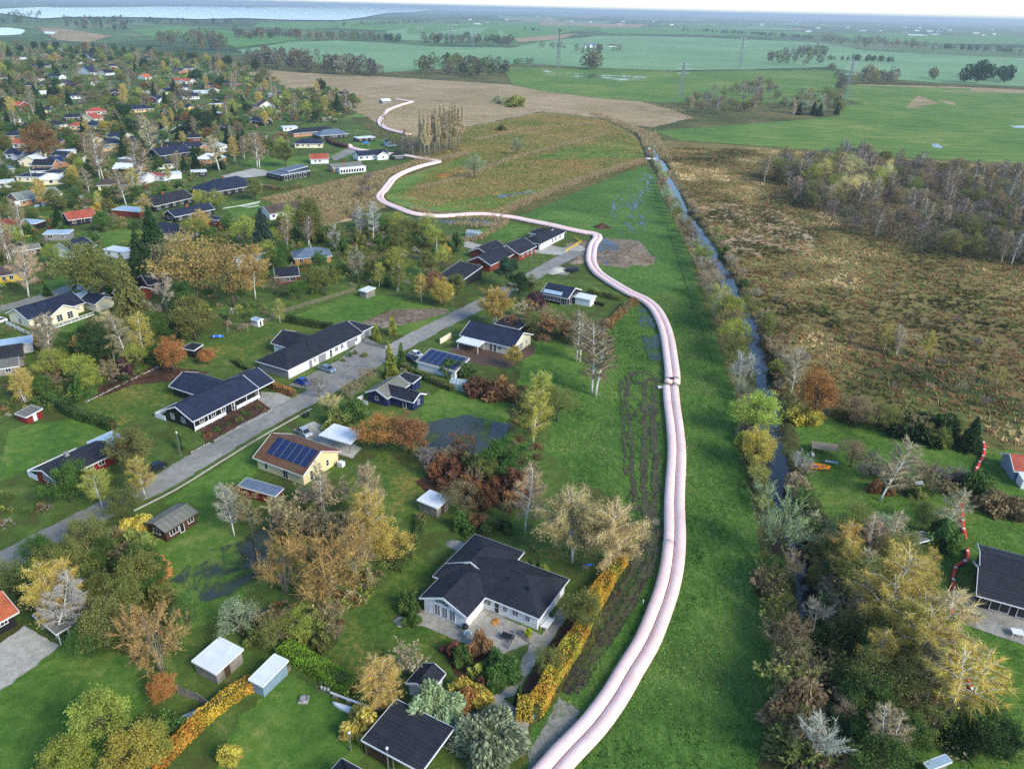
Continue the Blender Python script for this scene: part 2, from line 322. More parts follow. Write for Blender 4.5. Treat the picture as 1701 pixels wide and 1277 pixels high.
def ribbon(name, px, width, mat, label, cat, step=2., z=None, kind='structure', jit=.0, prof=None, world=False, side=0., group=None, parent=None):
    """a strip along a path; prof = [(offset, height)] across it"""
    P = [Vector((a, b, 0)) if world else G(a, b) for a, b in px]; P = catmull(P, step); LAYER[0] += 1
    zz = .004*LAYER[0] if z is None else z
    prof = prof or [(-width/2, 0), (width/2, 0)]; n = len(prof); v = []; f = []
    for i, p in enumerate(P):
        d = (P[min(i+1, len(P)-1)]-P[max(i-1, 0)]); d.z = 0; d.normalize(); s = Vector((d.y, -d.x, 0))
        dist = (p - Vector((0, 0, CAMH))).length; zl = zz*max(1, dist/300)
        for o_, h in prof:
            q = p + s*(o_+side+rng.gauss(0, jit)); v.append((q.x, q.y, zl+h*(1+rng.uniform(-.2, .2)*(jit > 0))))
    for i in range(len(P)-1):
        for k in range(n-1): f.append((i*n+k, i*n+k+1, (i+1)*n+k+1, (i+1)*n+k))
    o = link(name, mesh(name, v, f, mat, True), parent)
    if o.data.polygons[0].normal.z < 0: o.data.flip_normals()
    tag(o, label, cat, group, kind); return o
M['rut'] = ground_mat('rut mud', [(.05, c('#2a2621')), (.35, c('#423a30')), (.55, c('#575138')), (.75, c('#4f6132')), (.95, c('#5a7034'))], .2, 1.1, 5, .35, .4, .55, 1.)
# --- tramlines in the drilled wheat
def tramlines(mt, ang, gap=18.):
    t = mt.node_tree; b = t.nodes['Principled BSDF']; src = b.inputs['Base Color'].links[0].from_socket; geo = nd(t, 'ShaderNodeNewGeometry'); mp = nd(t, 'ShaderNodeMapping'); mp.inputs['Rotation'].default_value = (0, 0, ang); t.links.new(geo.outputs['Position'], mp.inputs[0]); sp = nd(t, 'ShaderNodeSeparateXYZ'); t.links.new(mp.outputs[0], sp.inputs[0])
    k = math_(t, 'LESS_THAN', math_(t, 'FRACT', math_(t, 'DIVIDE', sp.outputs[1], gap)), .09); t.links.new(mixc(t, math_(t, 'MULTIPLY', k, .3), src, c('#8c8a5c')), b.inputs['Base Color'])
# base sheet, reaching past the horizon
M['rough'] = ground_mat('rough grassland', [(.15, c('#39431f')), (.4, c('#4d5329')), (.6, c('#63602f')), (.85, c('#7d7146'))], .02, .25, 2.5, .3, .35)
M['garden'] = ground_mat('garden grass', [(.05, c('#4a4526')), (.3, c('#4c5225')), (.5, c('#4a6228')), (.7, c('#5a7030')), (.95, c('#857c48'))], .035, .3, 3, .3, .35)
M['lawn'] = ground_mat('mown lawn', [(.02, c('#3a5424')), (.32, c('#466725')), (.6, c('#5a7a2e')), (.8, c('#788440')), (.96, c('#969052'))], .06, .5, 5, .4, .3, bmp=.35)
M['litterlawn'] = ground_mat('lawn strewn with fallen leaves', [(.02, c('#32491e')), (.4, c('#436022')), (.6, c('#576f2c')), (.74, c('#85773a')), (.95, c('#a88a48'))], .08, .9, 7, .45, .3, bmp=.4)
M['meadow'] = ground_mat('wet meadow', [(.02, c('#36461f')), (.22, c('#3f5a27')), (.55, c('#4e722d')), (.95, c('#7c9046'))], .035, .6, 5, .4, .3, bmp=.5, stretch=(1.6, .5), rot=R(8))
M['farbase'] = ground_mat('far country', [(.2, c('#35482f')), (.45, c('#4d6138')), (.6, c('#5a7a45')), (.8, c('#77785a'))], .0012, .006, .05, .25, .35, bmp=0)
M['fieldblue'] = ground_mat('young winter wheat', [(.1, c('#668c62')), (.5, c('#75996a')), (.9, c('#88a878'))], .004, .03, .6, .25, .35, bmp=.15, stretch=(.25, 2.2), rot=R(20))
M['fieldgreen'] = ground_mat('green field', [(.1, c('#4a7838')), (.5, c('#5a8842')), (.9, c('#7a9656'))], .006, .05, .8, .3, .35, bmp=.2)
M['fieldwet'] = ground_mat('patchy pasture', [(.05, c('#47662c')), (.4, c('#587831')), (.65, c('#6d8438')), (.92, c('#938f52'))], .012, .08, 1.2, .3, .4, bmp=.4, stretch=(.5, 1.6), rot=R(-10))
M['tanfield'] = ground_mat('mown reed bed', [(.05, c('#77734a')), (.3, c('#8f7f58')), (.6, c('#a68f6c')), (.92, c('#b8a180'))], .01, .06, .8, .3, .4, bmp=.4, stretch=(.6, 1.6), rot=R(15))
M['ochre'] = ground_mat('ochre fen', [(.08, c('#5c6030')), (.35, c('#777238')), (.6, c('#8a7c44')), (.78, c('#8d7044')), (.92, c('#a38c58'))], .018, .14, 1.6, .3, .4, bmp=.8)
M['marsh'] = ground_mat('brown marsh', [(.05, c('#4a4526')), (.28, c('#6a5a34')), (.48, c('#857046')), (.6, c('#6f7038')), (.72, c('#8a7a48')), (.95, c('#b39a68'))], .02, .16, 1.4, .32, .4, bmp=1.0)
M['water'] = water_mat('ditch water', c('#1a2124'), .04, .05, 1.2); M['sea'] = water_mat('inlet water', c('#6d8796'), .18, .2, .02); M['bank'] = ground_mat('dark bank', [(.15, c('#2c2a1a')), (.45, c('#474526')), (.7, c('#55602e')), (.9, c('#75683e'))], .1, .7, 4, .35, .4, bmp=1.)

tramlines(M['fieldblue'], R(14)); tramlines(M['fieldgreen'], R(-20), 24.)
S = 60000
g = link('ground', mesh('ground', [(-S, -2000, 0), (S, -2000, 0), (S, S, 0), (-S, S, 0)], [(0, 1, 2, 3)], M['farbase'])); tag(g, 'open countryside stretching out to the hazy horizon', 'ground', kind='structure')
patch('land', [(-300, 1700), (2000, 1700), (2300, 330), (1800, 150), (1000, 112), (500, 98), (-250, 60)], M['rough'], 'rough grassland under the whole valley floor', 'ground', z=.01)
# --- far water and fields
patch('sea_inlet', [(-60, 20), (60, 14), (130, 15), (240, 13.5), (350, 13), (420, 15), (520, 13.5), (600, 13.6), (690, 15.5), (718, 19), (690, 22), (640, 24), (610, 30), (567, 35.5), (480, 35), (400, 32), (330, 34), (250, 31), (120, 30), (70, 33), (0, 24)], M['sea'], 'wide pale inlet beyond the fields', 'water', jit=0, z=.3)
patch('sea_inlet', [(730, 17), (830, 18.5), (960, 20.5), (960, 22.2), (840, 21), (740, 19.2)], M['sea'], 'thin far strip of water below the horizon', 'water', jit=0, z=.3)
patch('pond', [(-20, 47), (15, 47), (42, 50), (36, 58), (5, 60), (-20, 58)], M['sea'], 'small pond at the edge of the far reed bed', 'water', jit=.2, z=.1)
patch('pond', [(74, 53), (93, 54), (88, 58), (76, 57)], M['sea'], 'tiny pond beside the tan reed bed', 'water', jit=.2, z=.1)
patch('reed_bed', [(62, 47), (110, 49), (185, 61), (150, 71), (95, 68), (80, 58)], M['tanfield'], 'tan reed bed beside the small ponds', 'reed bed', z=.09)
for nm, px, mt, lb in [
    ('field', [(395, 84), (480, 71), (560, 68), (640, 72), (715, 78), (850, 80), (900, 70), (1000, 60), (1140, 62), (1230, 66), (1350, 71), (1440, 85), (1560, 92), (1740, 99), (1760, 147), (1560, 138), (1470, 132), (1380, 112), (1240, 116), (1100, 118), (960, 112), (880, 106), (840, 108), (700, 118), (620, 122), (540, 108), (470, 98), (410, 92)], 'fieldblue', 'broad blue green wheat field below the farmhouse'),
    ('field', [(560, 36), (640, 34), (760, 38), (880, 37), (985, 46), (930, 58), (860, 64), (780, 62), (690, 58), (640, 52), (560, 48)], 'fieldgreen', 'bright green field beyond the dark hedge line'),
    ('field', [(640, 53), (700, 44), (820, 46), (850, 62), (740, 72), (650, 66)], 'fieldblue', 'smaller blue green field between two hedge lines'),
    ('field', [(215, 50), (300, 44), (420, 56), (505, 62), (490, 68), (395, 80), (372, 74), (300, 64), (250, 62)], 'fieldgreen', 'green field in front of the inlet'),
    ('field', [(430, 38), (560, 37), (560, 47), (500, 50), (420, 46)], 'fieldgreen', 'narrow green field on the inlet shore'),
    ('field', [(985, 48), (1140, 44), (1240, 50), (1350, 56), (1300, 62), (1140, 58), (1010, 57)], 'fieldgreen', 'green strip of field above the wheat'),
    ('field', [(1380, 55), (1510, 60), (1700, 62), (1760, 75), (1560, 74), (1400, 66)], 'fieldgreen', 'green field in front of the long white greenhouse'),
    ('field', [(1134, 40), (1230, 42), (1240, 47), (1140, 46)], 'fieldgreen', 'small far green field near the horizon'),
    ('field', [(850, 60), (960, 57), (930, 66), (860, 71)], 'tanfield', 'pale stubble strip on the ridge'),
    ('field', [(835, 112), (960, 114), (1130, 120), (1260, 118), (1380, 118), (1402, 142), (1365, 168), (1300, 172), (1180, 168), (1100, 172), (1000, 164), (900, 152), (850, 142)], 'fieldwet', 'patchy green pasture below the lattice mast'),
    ('field', [(1408, 142), (1760, 152), (1760, 184), (1560, 188), (1440, 176), (1400, 164)], 'fieldwet', 'green pasture strip beside the dark conifers'),
    ('field', [(1420, 157), (1500, 153), (1540, 164), (1610, 170), (1595, 180), (1520, 181), (1440, 172)], 'tanfield', 'tan patch of reeds within the pasture strip'),
    ('field', [(1420, 141), (1560, 144), (1760, 152), (1760, 157), (1560, 152), (1430, 148)], 'tanfield', 'thin tan strip below the dark conifers'),
    ('field', [(1085, 218), (1200, 210), (1330, 200), (1392, 194), (1402, 176), (1440, 174), (1560, 186), (1760, 182), (1760, 275), (1560, 266), (1400, 254), (1260, 243), (1130, 234)], 'fieldwet', 'large green pasture behind the birch wood'),
    ]:
    patch(nm, px, M[mt], lb, 'field', z=.06+.01*len(lb)/60, jit=.25)
rf_ = random.Random(12)
for i in range(34):      # far patchwork of fields
    x = rf_.uniform(560, 1700); y0 = 17+(x-850)*.0247+rf_.choice((5, 8, 11, 15, 19, 24)); w_ = rf_.uniform(60, 190); h_ = rf_.uniform(1.5, 4.5)*(y0-14-(x-850)*.0247)/12; sl_ = .0247
    k = rf_.choice(('fieldgreen', 'fieldgreen', 'tanfield', 'fieldwet', 'fieldblue')); nm_ = {'fieldgreen': 'green', 'tanfield': 'pale stubble', 'fieldwet': 'olive', 'fieldblue': 'blue green'}[k]
    patch('field', [(x, y0), (x+w_, y0+w_*sl_), (x+w_*rf_.uniform(.85, 1.1), y0+w_*sl_+h_), (x-w_*rf_.uniform(-.1, .15), y0+h_)], M[k], 'far hazy %s field below the horizon' % nm_, 'field', z=.03+.0012*i, jit=.1, group='far hazy %s fields' % nm_)
patch('reed_bed', [(400, 120), (460, 118), (540, 124), (640, 128), (700, 132), (860, 142), (960, 153), (1050, 166), (1120, 184), (1150, 196), (1085, 212), (1040, 208), (1000, 197), (900, 186), (780, 210), (690, 228), (640, 215), (600, 190), (560, 176), (480, 145)], M['tanfield'], 'wide tan mown reed bed across the valley', 'reed bed', z=.05)
patch('fen', [(690, 228), (780, 211), (900, 187), (1000, 198), (1050, 222), (1066, 240), (1070, 266), (980, 294), (900, 324), (830, 354), (760, 352), (690, 347), (650, 330), (640, 318), (660, 297), (735, 273), (765, 250)], M['ochre'], 'ochre fen enclosed by the bend of the barrier', 'fen', z=.045)
patch('grass_strip', [(640, 330), (660, 300), (735, 276), (790, 250), (800, 258), (740, 286), (690, 306), (672, 325), (720, 340), (860, 318), (960, 308), (900, 324), (810, 349), (720, 352), (670, 344)], M['fieldwet'], 'green grass verge inside the barrier bend', 'grass', z=.06)
patch('grass_strip', [(885, 263), (980, 240), (1055, 232), (1070, 262), (1000, 262), (940, 268)], M['fieldwet'], 'green wedge of fen beside the landing', 'grass', z=.06)
patch('reed_slope', [(430, 330), (560, 300), (640, 282), (690, 266), (725, 270), (650, 292), (625, 330), (640, 345), (560, 372), (520, 378), (500, 352)], M['ochre'], 'brown reed slope behind the last houses', 'reed bed', z=.04)
patch('marsh', [(1085, 236), (1130, 235), (1260, 244), (1400, 255), (1560, 267), (1760, 276), (1860, 760), (1701, 748), (1600, 738), (1560, 712), (1420, 690), (1330, 684), (1290, 660), (1262, 560), (1225, 470), (1190, 410), (1150, 345), (1105, 275)], M['marsh'], 'brown tussocky marsh beyond the stream', 'marsh', z=.03)
patch('marsh_meadow', [(1370, 650), (1440, 612), (1540, 600), (1640, 640), (1760, 700), (1800, 752), (1610, 738), (1560, 712), (1420, 690), (1350, 684)], M['rough'], 'greener wet edge of the marsh behind the gardens', 'marsh', z=.033, jit=.4)
patch('reed_flat', [(1120, 345), (1190, 335), (1300, 350), (1360, 400), (1330, 430), (1230, 425), (1180, 395)], M['tanfield'], 'pinkish tan reed flat beside the upper stream', 'reed bed', z=.034, jit=.4)
patch('neighbourhood_ground', [(-260, 60), (60, 68), (120, 76), (260, 86), (400, 112), (480, 146), (560, 178), (640, 240), (700, 262), (640, 280), (560, 298), (430, 330), (500, 372), (640, 352), (830, 362), (870, 372), (990, 395), (975, 440), (1045, 490), (1000, 570), (930, 650), (900, 740), (960, 800), (1060, 930), (1000, 1010), (870, 1200), (860, 1300), (300, 1400), (-200, 1350)], M['garden'], 'gardens and verges under the whole housing area', 'ground', z=.02)
patch('meadow', [(862, 360), (960, 318), (1074, 274), (1112, 318), (1148, 420), (1165, 500), (1196, 580), (1222, 660), (1238, 780), (1262, 900), (1285, 1060), (1310, 1320), (860, 1320), (880, 1215), (935, 1150), (1010, 1030), (1062, 935), (1030, 830), (960, 800), (900, 742), (935, 652), (1003, 572), (1046, 500), (1046, 488), (978, 440), (992, 397), (900, 372)], M['meadow'], 'long wet green meadow along the barrier', 'meadow', z=.028)
patch('garden_lawn', [(1318, 690), (1400, 694), (1560, 716), (1610, 742), (1701, 752), (1850, 770), (1850, 1330), (1380, 1330), (1385, 1100), (1372, 1000), (1350, 880), (1322, 770)], M['lawn'], 'large lawn of the gardens across the stream', 'lawn', z=.034)
for i, (px, mt, lb) in enumerate([
    ([(478, 528), (590, 489), (672, 494), (640, 515), (600, 540), (550, 548)], 'lawn', 'bright open lawn beside the small grey shed'),
    ([(335, 570), (480, 530), (506, 545), (440, 580), (392, 607)], 'litterlawn', 'lawn with the swing frame and playhouse'),
    ([(140, 672), (260, 612), (300, 640), (248, 690), (200, 708)], 'litterlawn', 'curved lawn behind the black timber house'),
    ([(-40, 720), (128, 694), (205, 712), (160, 735), (60, 775), (-40, 815)], 'lawn', 'lawn behind the red timber house'),
    ([(-60, 1190), (0, 1148), (98, 1072), (215, 1085), (250, 1160), (190, 1230), (130, 1320), (-80, 1330)], 'lawn', 'broad dark lawn beside the gravel drive'),
    ([(330, 1330), (400, 1190), (480, 1118), (600, 1188), (600, 1330)], 'lawn', 'lawn with the upturned white canoe'),
    ([(560, 1060), (690, 915), (720, 940), (694, 1010), (760, 1060), (670, 1120), (600, 1140), (540, 1100)], 'litterlawn', 'leaf strewn lawn beside the white hipped house'),
    ([(575, 800), (640, 745), (690, 792), (745, 800), (700, 868), (600, 850)], 'litterlawn', 'lawn below the cream solar house'),
    ([(255, 900), (350, 850), (400, 905), (405, 1010), (310, 1050), (285, 965)], 'lawn', 'flooded lawn beside the brown cabin'),
    ([(690, 665), (760, 638), (850, 662), (840, 712), (770, 700), (705, 702)], 'lawn', 'lawn with the greenhouse'),
    ([(870, 590), (893, 565), (960, 575), (985, 645), (930, 655), (860, 640)], 'lawn', 'lawn beside the white house with the timber deck'),
    ([(300, 815), (430, 735), (425, 790), (400, 830), (330, 860), (270, 835)], 'lawn', 'roadside lawn beside the solar house'),
    ([(55, 565), (140, 530), (170, 545), (130, 585), (90, 585)], 'lawn', 'lawn below the cream house with the white fence'),
    ([(160, 390), (215, 378), (225, 398), (190, 415), (170, 408)], 'lawn', 'small lawn beside the tall spruces'),
    ([(790, 385), (830, 366), (880, 376), (870, 392), (830, 402)], 'lawn', 'lawn behind the pair of dark roofed houses'),
    ([(640, 440), (690, 430), (735, 442), (700, 460), (650, 452)], 'lawn', 'lawn with the small garden pond'),
    ([(640, 495), (660, 555), (705, 560), (780, 515), (740, 512)], 'lawn', 'verge lawn with two small golden conifers'),
    ([(370, 345), (400, 332), (455, 338), (440, 356), (395, 366)], 'lawn', 'small lawn with white painted loops'),
    ([(400, 270), (440, 258), (520, 262), (510, 280), (420, 285)], 'lawn', 'green verge behind the flat roofed black house'),
    ([(545, 260), (590, 236), (640, 232), (640, 262), (600, 268)], 'lawn', 'green plot around the white and black bungalow'),
    ([(575, 195), (620, 180), (650, 176), (640, 186), (600, 196)], 'fieldwet', 'green strip by the white hut'),
    ([(850, 880), (905, 870), (940, 905), (950, 935), (900, 925)], 'litterlawn', 'lawn under the big birches behind the white house'),
    ([(0, 500), (70, 470), (150, 440), (200, 430), (215, 455), (120, 490), (20, 520)], 'lawn', 'front lawn opposite the cream house'),
    ([(800, 480), (1040, 500), (990, 570), (900, 540)], 'garden', 'rough garden behind the solar carport')]):
    patch('lawn', px, M[mt], lb, 'lawn', z=.036+.0005*i, jit=.25)
# --- bare ground, drives, terraces
for i, (px, mt, nm, lb) in enumerate([
    ([(600, 536), (655, 514), (742, 513), (748, 520), (700, 532), (640, 546)], 'soil', 'bare_soil', 'bare churned soil beside the bright lawn'),
    ([(940, 405), (1000, 395), (1062, 400), (1080, 422), (1040, 446), (985, 438), (950, 428)], 'soil', 'bare_soil', 'bare earth around the barrier bend'),
    ([(872, 1300), (880, 1245), (905, 1205), (928, 1158), (966, 1182), (940, 1225), (886, 1300)], 'asphalt', 'drive', 'asphalt crossing the barrier beside the beech hedge'),
    ([(775, 1165), (800, 1148), (832, 1155), (880, 1200), (868, 1240), (830, 1240), (770, 1190)], 'paving', 'drive', 'paved drive of the white hipped house'),
    ([(-60, 1110), (40, 1040), (98, 1072), (60, 1105), (-60, 1190)], 'gravel', 'drive', 'pale gravel drive beside the orange tiled house'),
    ([(692, 1013), (705, 1012), (772, 1046), (805, 1010), (900, 1055), (930, 1008), (946, 1018), (905, 1078), (854, 1155), (828, 1160), (884, 1066), (818, 1092), (770, 1068), (692, 1036)], 'paving', 'terrace', 'paved terrace of the white hipped house'),
    ([(420, 650), (500, 655), (508, 668), (465, 690), (430, 668)], 'gravel', 'drive', 'gravel forecourt of the black timber house'),
    ([(480, 640), (560, 600), (610, 560), (645, 585), (560, 640), (525, 650)], 'asphalt', 'drive', 'forecourt of the long grey and white house'),
    ([(486, 715), (520, 700), (560, 718), (600, 745), (585, 762), (520, 740)], 'gravel', 'drive', 'gravel drive of the cream solar house'),
    ([(740, 590), (758, 572), (890, 575), (886, 588), (845, 612), (790, 605)], 'deck', 'terrace', 'brown timber deck of the white house'),
    ([(330, 708), (425, 660), (450, 680), (405, 705), (345, 742)], 'darkbed', 'planting_bed', 'brown planting bed in front of the black timber house'),
    ([(150, 648), (210, 628), (262, 605), (300, 612), (350, 618), (300, 632), (220, 640), (160, 662)], 'darkbed', 'planting_bed', 'leaf covered bed behind the curved lawn'),
    ([(365, 293), (420, 280), (450, 285), (440, 293), (380, 298)], 'gravel', 'drive', 'pale drive of the flat roofed black house'),
    ([(550, 262), (580, 245), (600, 248), (580, 258), (556, 268)], 'asphalt', 'drive', 'short lane ending at the heaped barrier tube'),
    ([(945, 1022), (968, 1040), (890, 1168), (862, 1152)], 'darkbed', 'planting_bed', 'bed between path and beech hedge, dark with painted hedge shadow'),  # dark brown sheet also stands in for the shadow cast by the hedge
    ([(735, 1075), (770, 1070), (830, 1095), (850, 1100), (830, 1140), (790, 1150), (755, 1120)], 'darkbed', 'planting_bed', 'shrub bed beside the paved terrace'),
    ([(1600, 985), (1701, 1015), (1750, 1040), (1750, 1085), (1701, 1072), (1610, 1040)], 'paving', 'terrace', 'stone terrace of the black roofed house'),
    ([(760, 395), (800, 408), (790, 416), (752, 404)], 'gravel', 'drive', 'pale slab path beside the garden greenhouse'),
    ([(880, 420), (905, 405), (935, 412), (960, 405), (975, 415), (940, 425)], 'gravel', 'drive', 'pale concrete forecourt of the white garage house'),
    ([(1070, 880), (1020, 960), (975, 1040), (935, 1150), (960, 1160), (1010, 1080), (1055, 1010), (1088, 930), (1096, 870)], 'mud', 'mud', 'churned mud track inside the barrier'),
    ([(690, 800), (730, 780), (790, 770), (770, 800), (720, 830)], 'darkbed', 'planting_bed', 'dark dug vegetable patch on the lawn'),
    ([(545, 700), (580, 690), (620, 700), (600, 715)], 'garden', 'verge', 'weedy verge behind the white roofed carport')]):
    patch(nm, px, M[mt], lb, nm.replace('_', ' '), z=.05+.002*i, jit=.12)
for i, (px, w_, lb) in enumerate([
    ([(1096, 636), (1078, 622), (1056, 618), (1042, 632), (1043, 680), (1049, 730), (1050, 790), (1058, 850)], .8, 'outer tyre rut curving from the barrier joint'),
    ([(1096, 632), (1074, 632), (1070, 660), (1072, 720), (1070, 790), (1072, 850), (1076, 900)], 1.2, 'deep tyre rut beside the barrier'),
    ([(1090, 640), (1084, 660), (1086, 720), (1089, 790), (1084, 850), (1084, 910)], 1.3, 'deep tyre rut nearest the barrier'),
    ([(1060, 622), (1036, 630), (1030, 650), (1036, 720), (1040, 790)], .45, 'faint outermost tyre rut in the meadow'),
    ([(1084, 900), (1068, 950), (1036, 1010), (1000, 1060), (965, 1110), (938, 1150)], .9, 'deep rut through the mud by the beech hedge'),
    ([(1072, 900), (1050, 950), (1015, 1005), (975, 1055), (948, 1100), (924, 1150)], .9, 'rut along the beech hedge'),
    ([(1096, 880), (1084, 940), (1060, 990), (1020, 1050), (985, 1100), (955, 1150)], .7, 'rut between mud and barrier')]):
    ribbon('tyre_rut', px, w_, M['rut'], lb, 'tyre rut', z=.12+.002*i, jit=.22, step=1.0)
# --- floods and puddles
for i, (px, th, sc_, st, rot, gc, lb) in enumerate([
    ([(690, 745), (712, 700), (775, 690), (850, 705), (830, 740), (760, 765), (720, 790)], .42, .12, (1, 1), 0, '#2f5a26', 'flood water pooling on the lawn behind the rust shrubs'),
    ([(285, 965), (330, 920), (400, 900), (455, 860), (458, 1010), (410, 1045), (395, 990), (340, 1000)], .46, .1, (1, 1), 0, '#2a6524', 'flood water on the lawn beside the willow'),
    ([(1020, 330), (1074, 288), (1095, 305), (1075, 330), (1085, 370), (1050, 410), (1010, 372)], .565, .12, (3, .5), R(-25), '#2e6a2a', 'silvery puddles in the wet meadow'),
    ([(680, 362), (760, 362), (840, 370), (820, 380), (720, 368)], .46, .1, (1, 1), 0, '#5a5a34', 'long puddle outside the barrier'),
    ([(820, 326), (880, 318), (890, 320), (830, 330)], .35, .1, (1, 1), 0, '#4a7a34', 'bright puddle in the fen'),
    ([(1058, 500), (1070, 505), (1100, 560), (1098, 600), (1075, 600), (1062, 540)], .5, .15, (1, 1), 0, '#2c4a2a', 'seep water along the inside of the barrier'),
    ([(985, 405), (1005, 395), (1030, 410), (1010, 440), (990, 430)], .45, .15, (1, 1), 0, '#6a5f50', 'wet pool on the bare earth'),
    ([(900, 118), (960, 122), (1080, 128), (1060, 136), (920, 128)], .55, .02, (1, 2), 0, '#4a8038', 'far puddles in the pasture'),
    ([(1545, 238), (1560, 240), (1570, 248), (1550, 245)], .3, .1, (1, 1), 0, '#4a7a34', 'puddle along the pasture furrow'),
    ([(1680, 210), (1720, 209), (1720, 214), (1684, 213)], .2, .1, (1, 1), 0, '#4a7a34', 'white puddle at the pasture edge')]):
    patch('flood_water', px, flood_mat('flood %d' % i, c(gc), th, sc_, st, rot), lb, 'water', z=.1+.002*i, jit=.3)
# --- roads
ROAD = [(-60, 968), (0, 936), (100, 885), (200, 834), (272, 799), (345, 755), (417, 712), (500, 668), (567, 631), (633, 593), (713, 549), (793, 509), (840, 485), (880, 462), (920, 438), (960, 418)]
patch('mud', [(1100, 618), (1050, 608), (1028, 628), (1030, 700), (1036, 790), (1044, 870), (1060, 900), (1098, 880), (1100, 760), (1096, 690)], M['mud2'], 'churned tyre mud below the strapped joint', 'mud', z=.105, jit=.4)
ribbon('road', ROAD, 6.0, M['asphalt'], 'grey asphalt lane running up through the houses', 'road', z=.11, jit=.13, step=1.2)
ribbon('road', [(905, 446), (925, 452), (945, 455)], 5, M['asphalt'], 'short turning stub by the sand heap', 'road', z=.114, jit=.05)
ribbon('road', [(-40, 528), (0, 514), (85, 490), (123, 476), (146, 480), (165, 470)], 5, M['asphalt'], 'lane behind the cream house', 'road', z=.11, jit=.05)
ribbon('path', [(520, 378), (560, 370), (600, 360), (622, 350)], 3, M['tanfield'], 'sandy track through the brown reeds', 'path', z=.1, jit=.2)
for hp in ([(470, 1085), (520, 1112), (560, 1135), (590, 1150)], [(858, 1185), (893, 1178), (930, 1110), (965, 1055), (985, 1010), (1010, 968), (1032, 935)], [(300, 1240), (350, 1190), (395, 1155), (420, 1140)]):
    for q in catmull([G(*p) for p in hp], 1.): occupy(q, 1.6)
for q in catmull([G(*p) for p in ((1606, 915), (1603, 935), (1588, 942), (1582, 965), (1584, 990), (1578, 1030), (1577, 1060), (1588, 1090), (1597, 1115), (1620, 1165))], 1.5): occupy(q, 2.6)
occupy(G(1365, 768), 7); occupy(G(1340, 780), 4)
ribbon('kerb', [(205, 838), (272, 805), (345, 761), (417, 718), (500, 673)], .3, M['stone'], 'low pale kerb along the lane', 'kerb', z=.0, prof=[(-.12, 0), (-.12, .24), (.12, .24), (.12, 0)], side=3.25)
for k, q in enumerate(ROAD):
    if k:
        a, b = G(*ROAD[k-1]), G(*q); n = int((b-a).length/4)+1
        for j in range(n): occupy(a.lerp(b, j/n), 4.6)
# --- stream with banks
STREAM = [(1066, 222), (1075, 232), (1083, 248), (1097, 272), (1112, 300), (1126, 335), (1140, 360), (1158, 385), (1178, 415), (1196, 440), (1212, 478), (1236, 515), (1252, 550), (1263, 590), (1272, 630), (1276, 690), (1280, 740), (1292, 790), (1318, 855), (1338, 920), (1350, 980), (1362, 1060), (1366, 1140), (1362, 1220), (1350, 1330)]
ribbon('stream', STREAM, 5.4, M['water'], 'narrow dark stream between bushy banks', 'stream', z=.05, jit=.2, step=3)
ribbon('stream_bank', STREAM, 3, M['bank'], 'dark overgrown bank on the meadow side of the stream', 'bank', z=.0, jit=.3, step=2, prof=[(-2.2, 0), (-.6, .6), (.4, .4), (1.2, .03)], side=-3.6)
ribbon('stream_bank', STREAM, 3, M['bank'], 'steep dark bank on the marsh side of the stream', 'bank', z=.0, jit=.3, step=2, prof=[(-1.2, .03), (-.3, .8), (.9, .7), (2.6, 0)], side=3.7)
for q in catmull([G(*p) for p in STREAM], 4): occupy(q, 2.2)
# ------------------------------------------------------------------ the pink flood barrier: twin water filled tubes
def smooth_path(px, z, step=1.5): return catmull([G(a, b, z) for a, b in px], step)
def barrier_tube(path, side, label, ra=.94, rb=.64, taper=(0, 0), sag=.03, group=None):
    """one tube of the pair: swept squashed circle lying on the ground, with wrinkles and joint rings"""
    n = 14; v = []; f = []; rg = random.Random(len(label)*7+int(side*10)); cen = []
    N = len(path); ph = rg.uniform(0, 6); nxt = 3; ring = 0
    for i, p in enumerate(path):
        d = path[min(i+1, N-1)]-path[max(i-1, 0)]; d.z = 0; d.normalize(); s = Vector((d.y, -d.x, 0))
        a = ra*(1+.025*math.sin(i*.37+ph)+rg.uniform(-.012, .012)); b = rb*(1+.03*math.sin(i*.21+ph*2)+rg.uniform(-.015, .015))
        k = 1.0
        if taper[0] and i < 3: k = (.35, .72, .93)[i]
        if taper[1] and i > N-4: k = (.35, .72, .93)[N-1-i]
        cpt = Vector((p.x, p.y, 0)) + s*side*ra*1.0; cen.append((cpt, s, a, b))
        for j in range(n):
            t = 2*math.pi*j/n; zz = b*k*(1+math.sin(t)); q = cpt + s*(a*k*math.cos(t))
            v.append((q.x, q.y, max(.02, zz-.06)+.02))
        occupy(cpt, 1.4)
    for i in range(N-1):
        for j in range(n): f.append((i*n+j, i*n+(j+1) % n, (i+1)*n+(j+1) % n, (i+1)*n+j))
    f.append(tuple(range(n-1, -1, -1))); f.append(tuple(range((N-1)*n, N*n)))
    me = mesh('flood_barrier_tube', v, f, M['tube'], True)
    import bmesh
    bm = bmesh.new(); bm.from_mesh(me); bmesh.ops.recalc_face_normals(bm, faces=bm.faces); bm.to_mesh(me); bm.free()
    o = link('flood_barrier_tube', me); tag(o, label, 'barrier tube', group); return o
TA = [(870, 1330), (895, 1300), (918, 1274), (941, 1248), (986, 1201), (1021, 1153), (1046, 1110), (1072, 1068), (1089, 1030), (1107, 980), (1116.5, 938), (1121, 889), (1120.6, 833), (1122, 798), (1124, 760), (1124, 736), (1121, 703), (1116, 666), (1114, 640)]
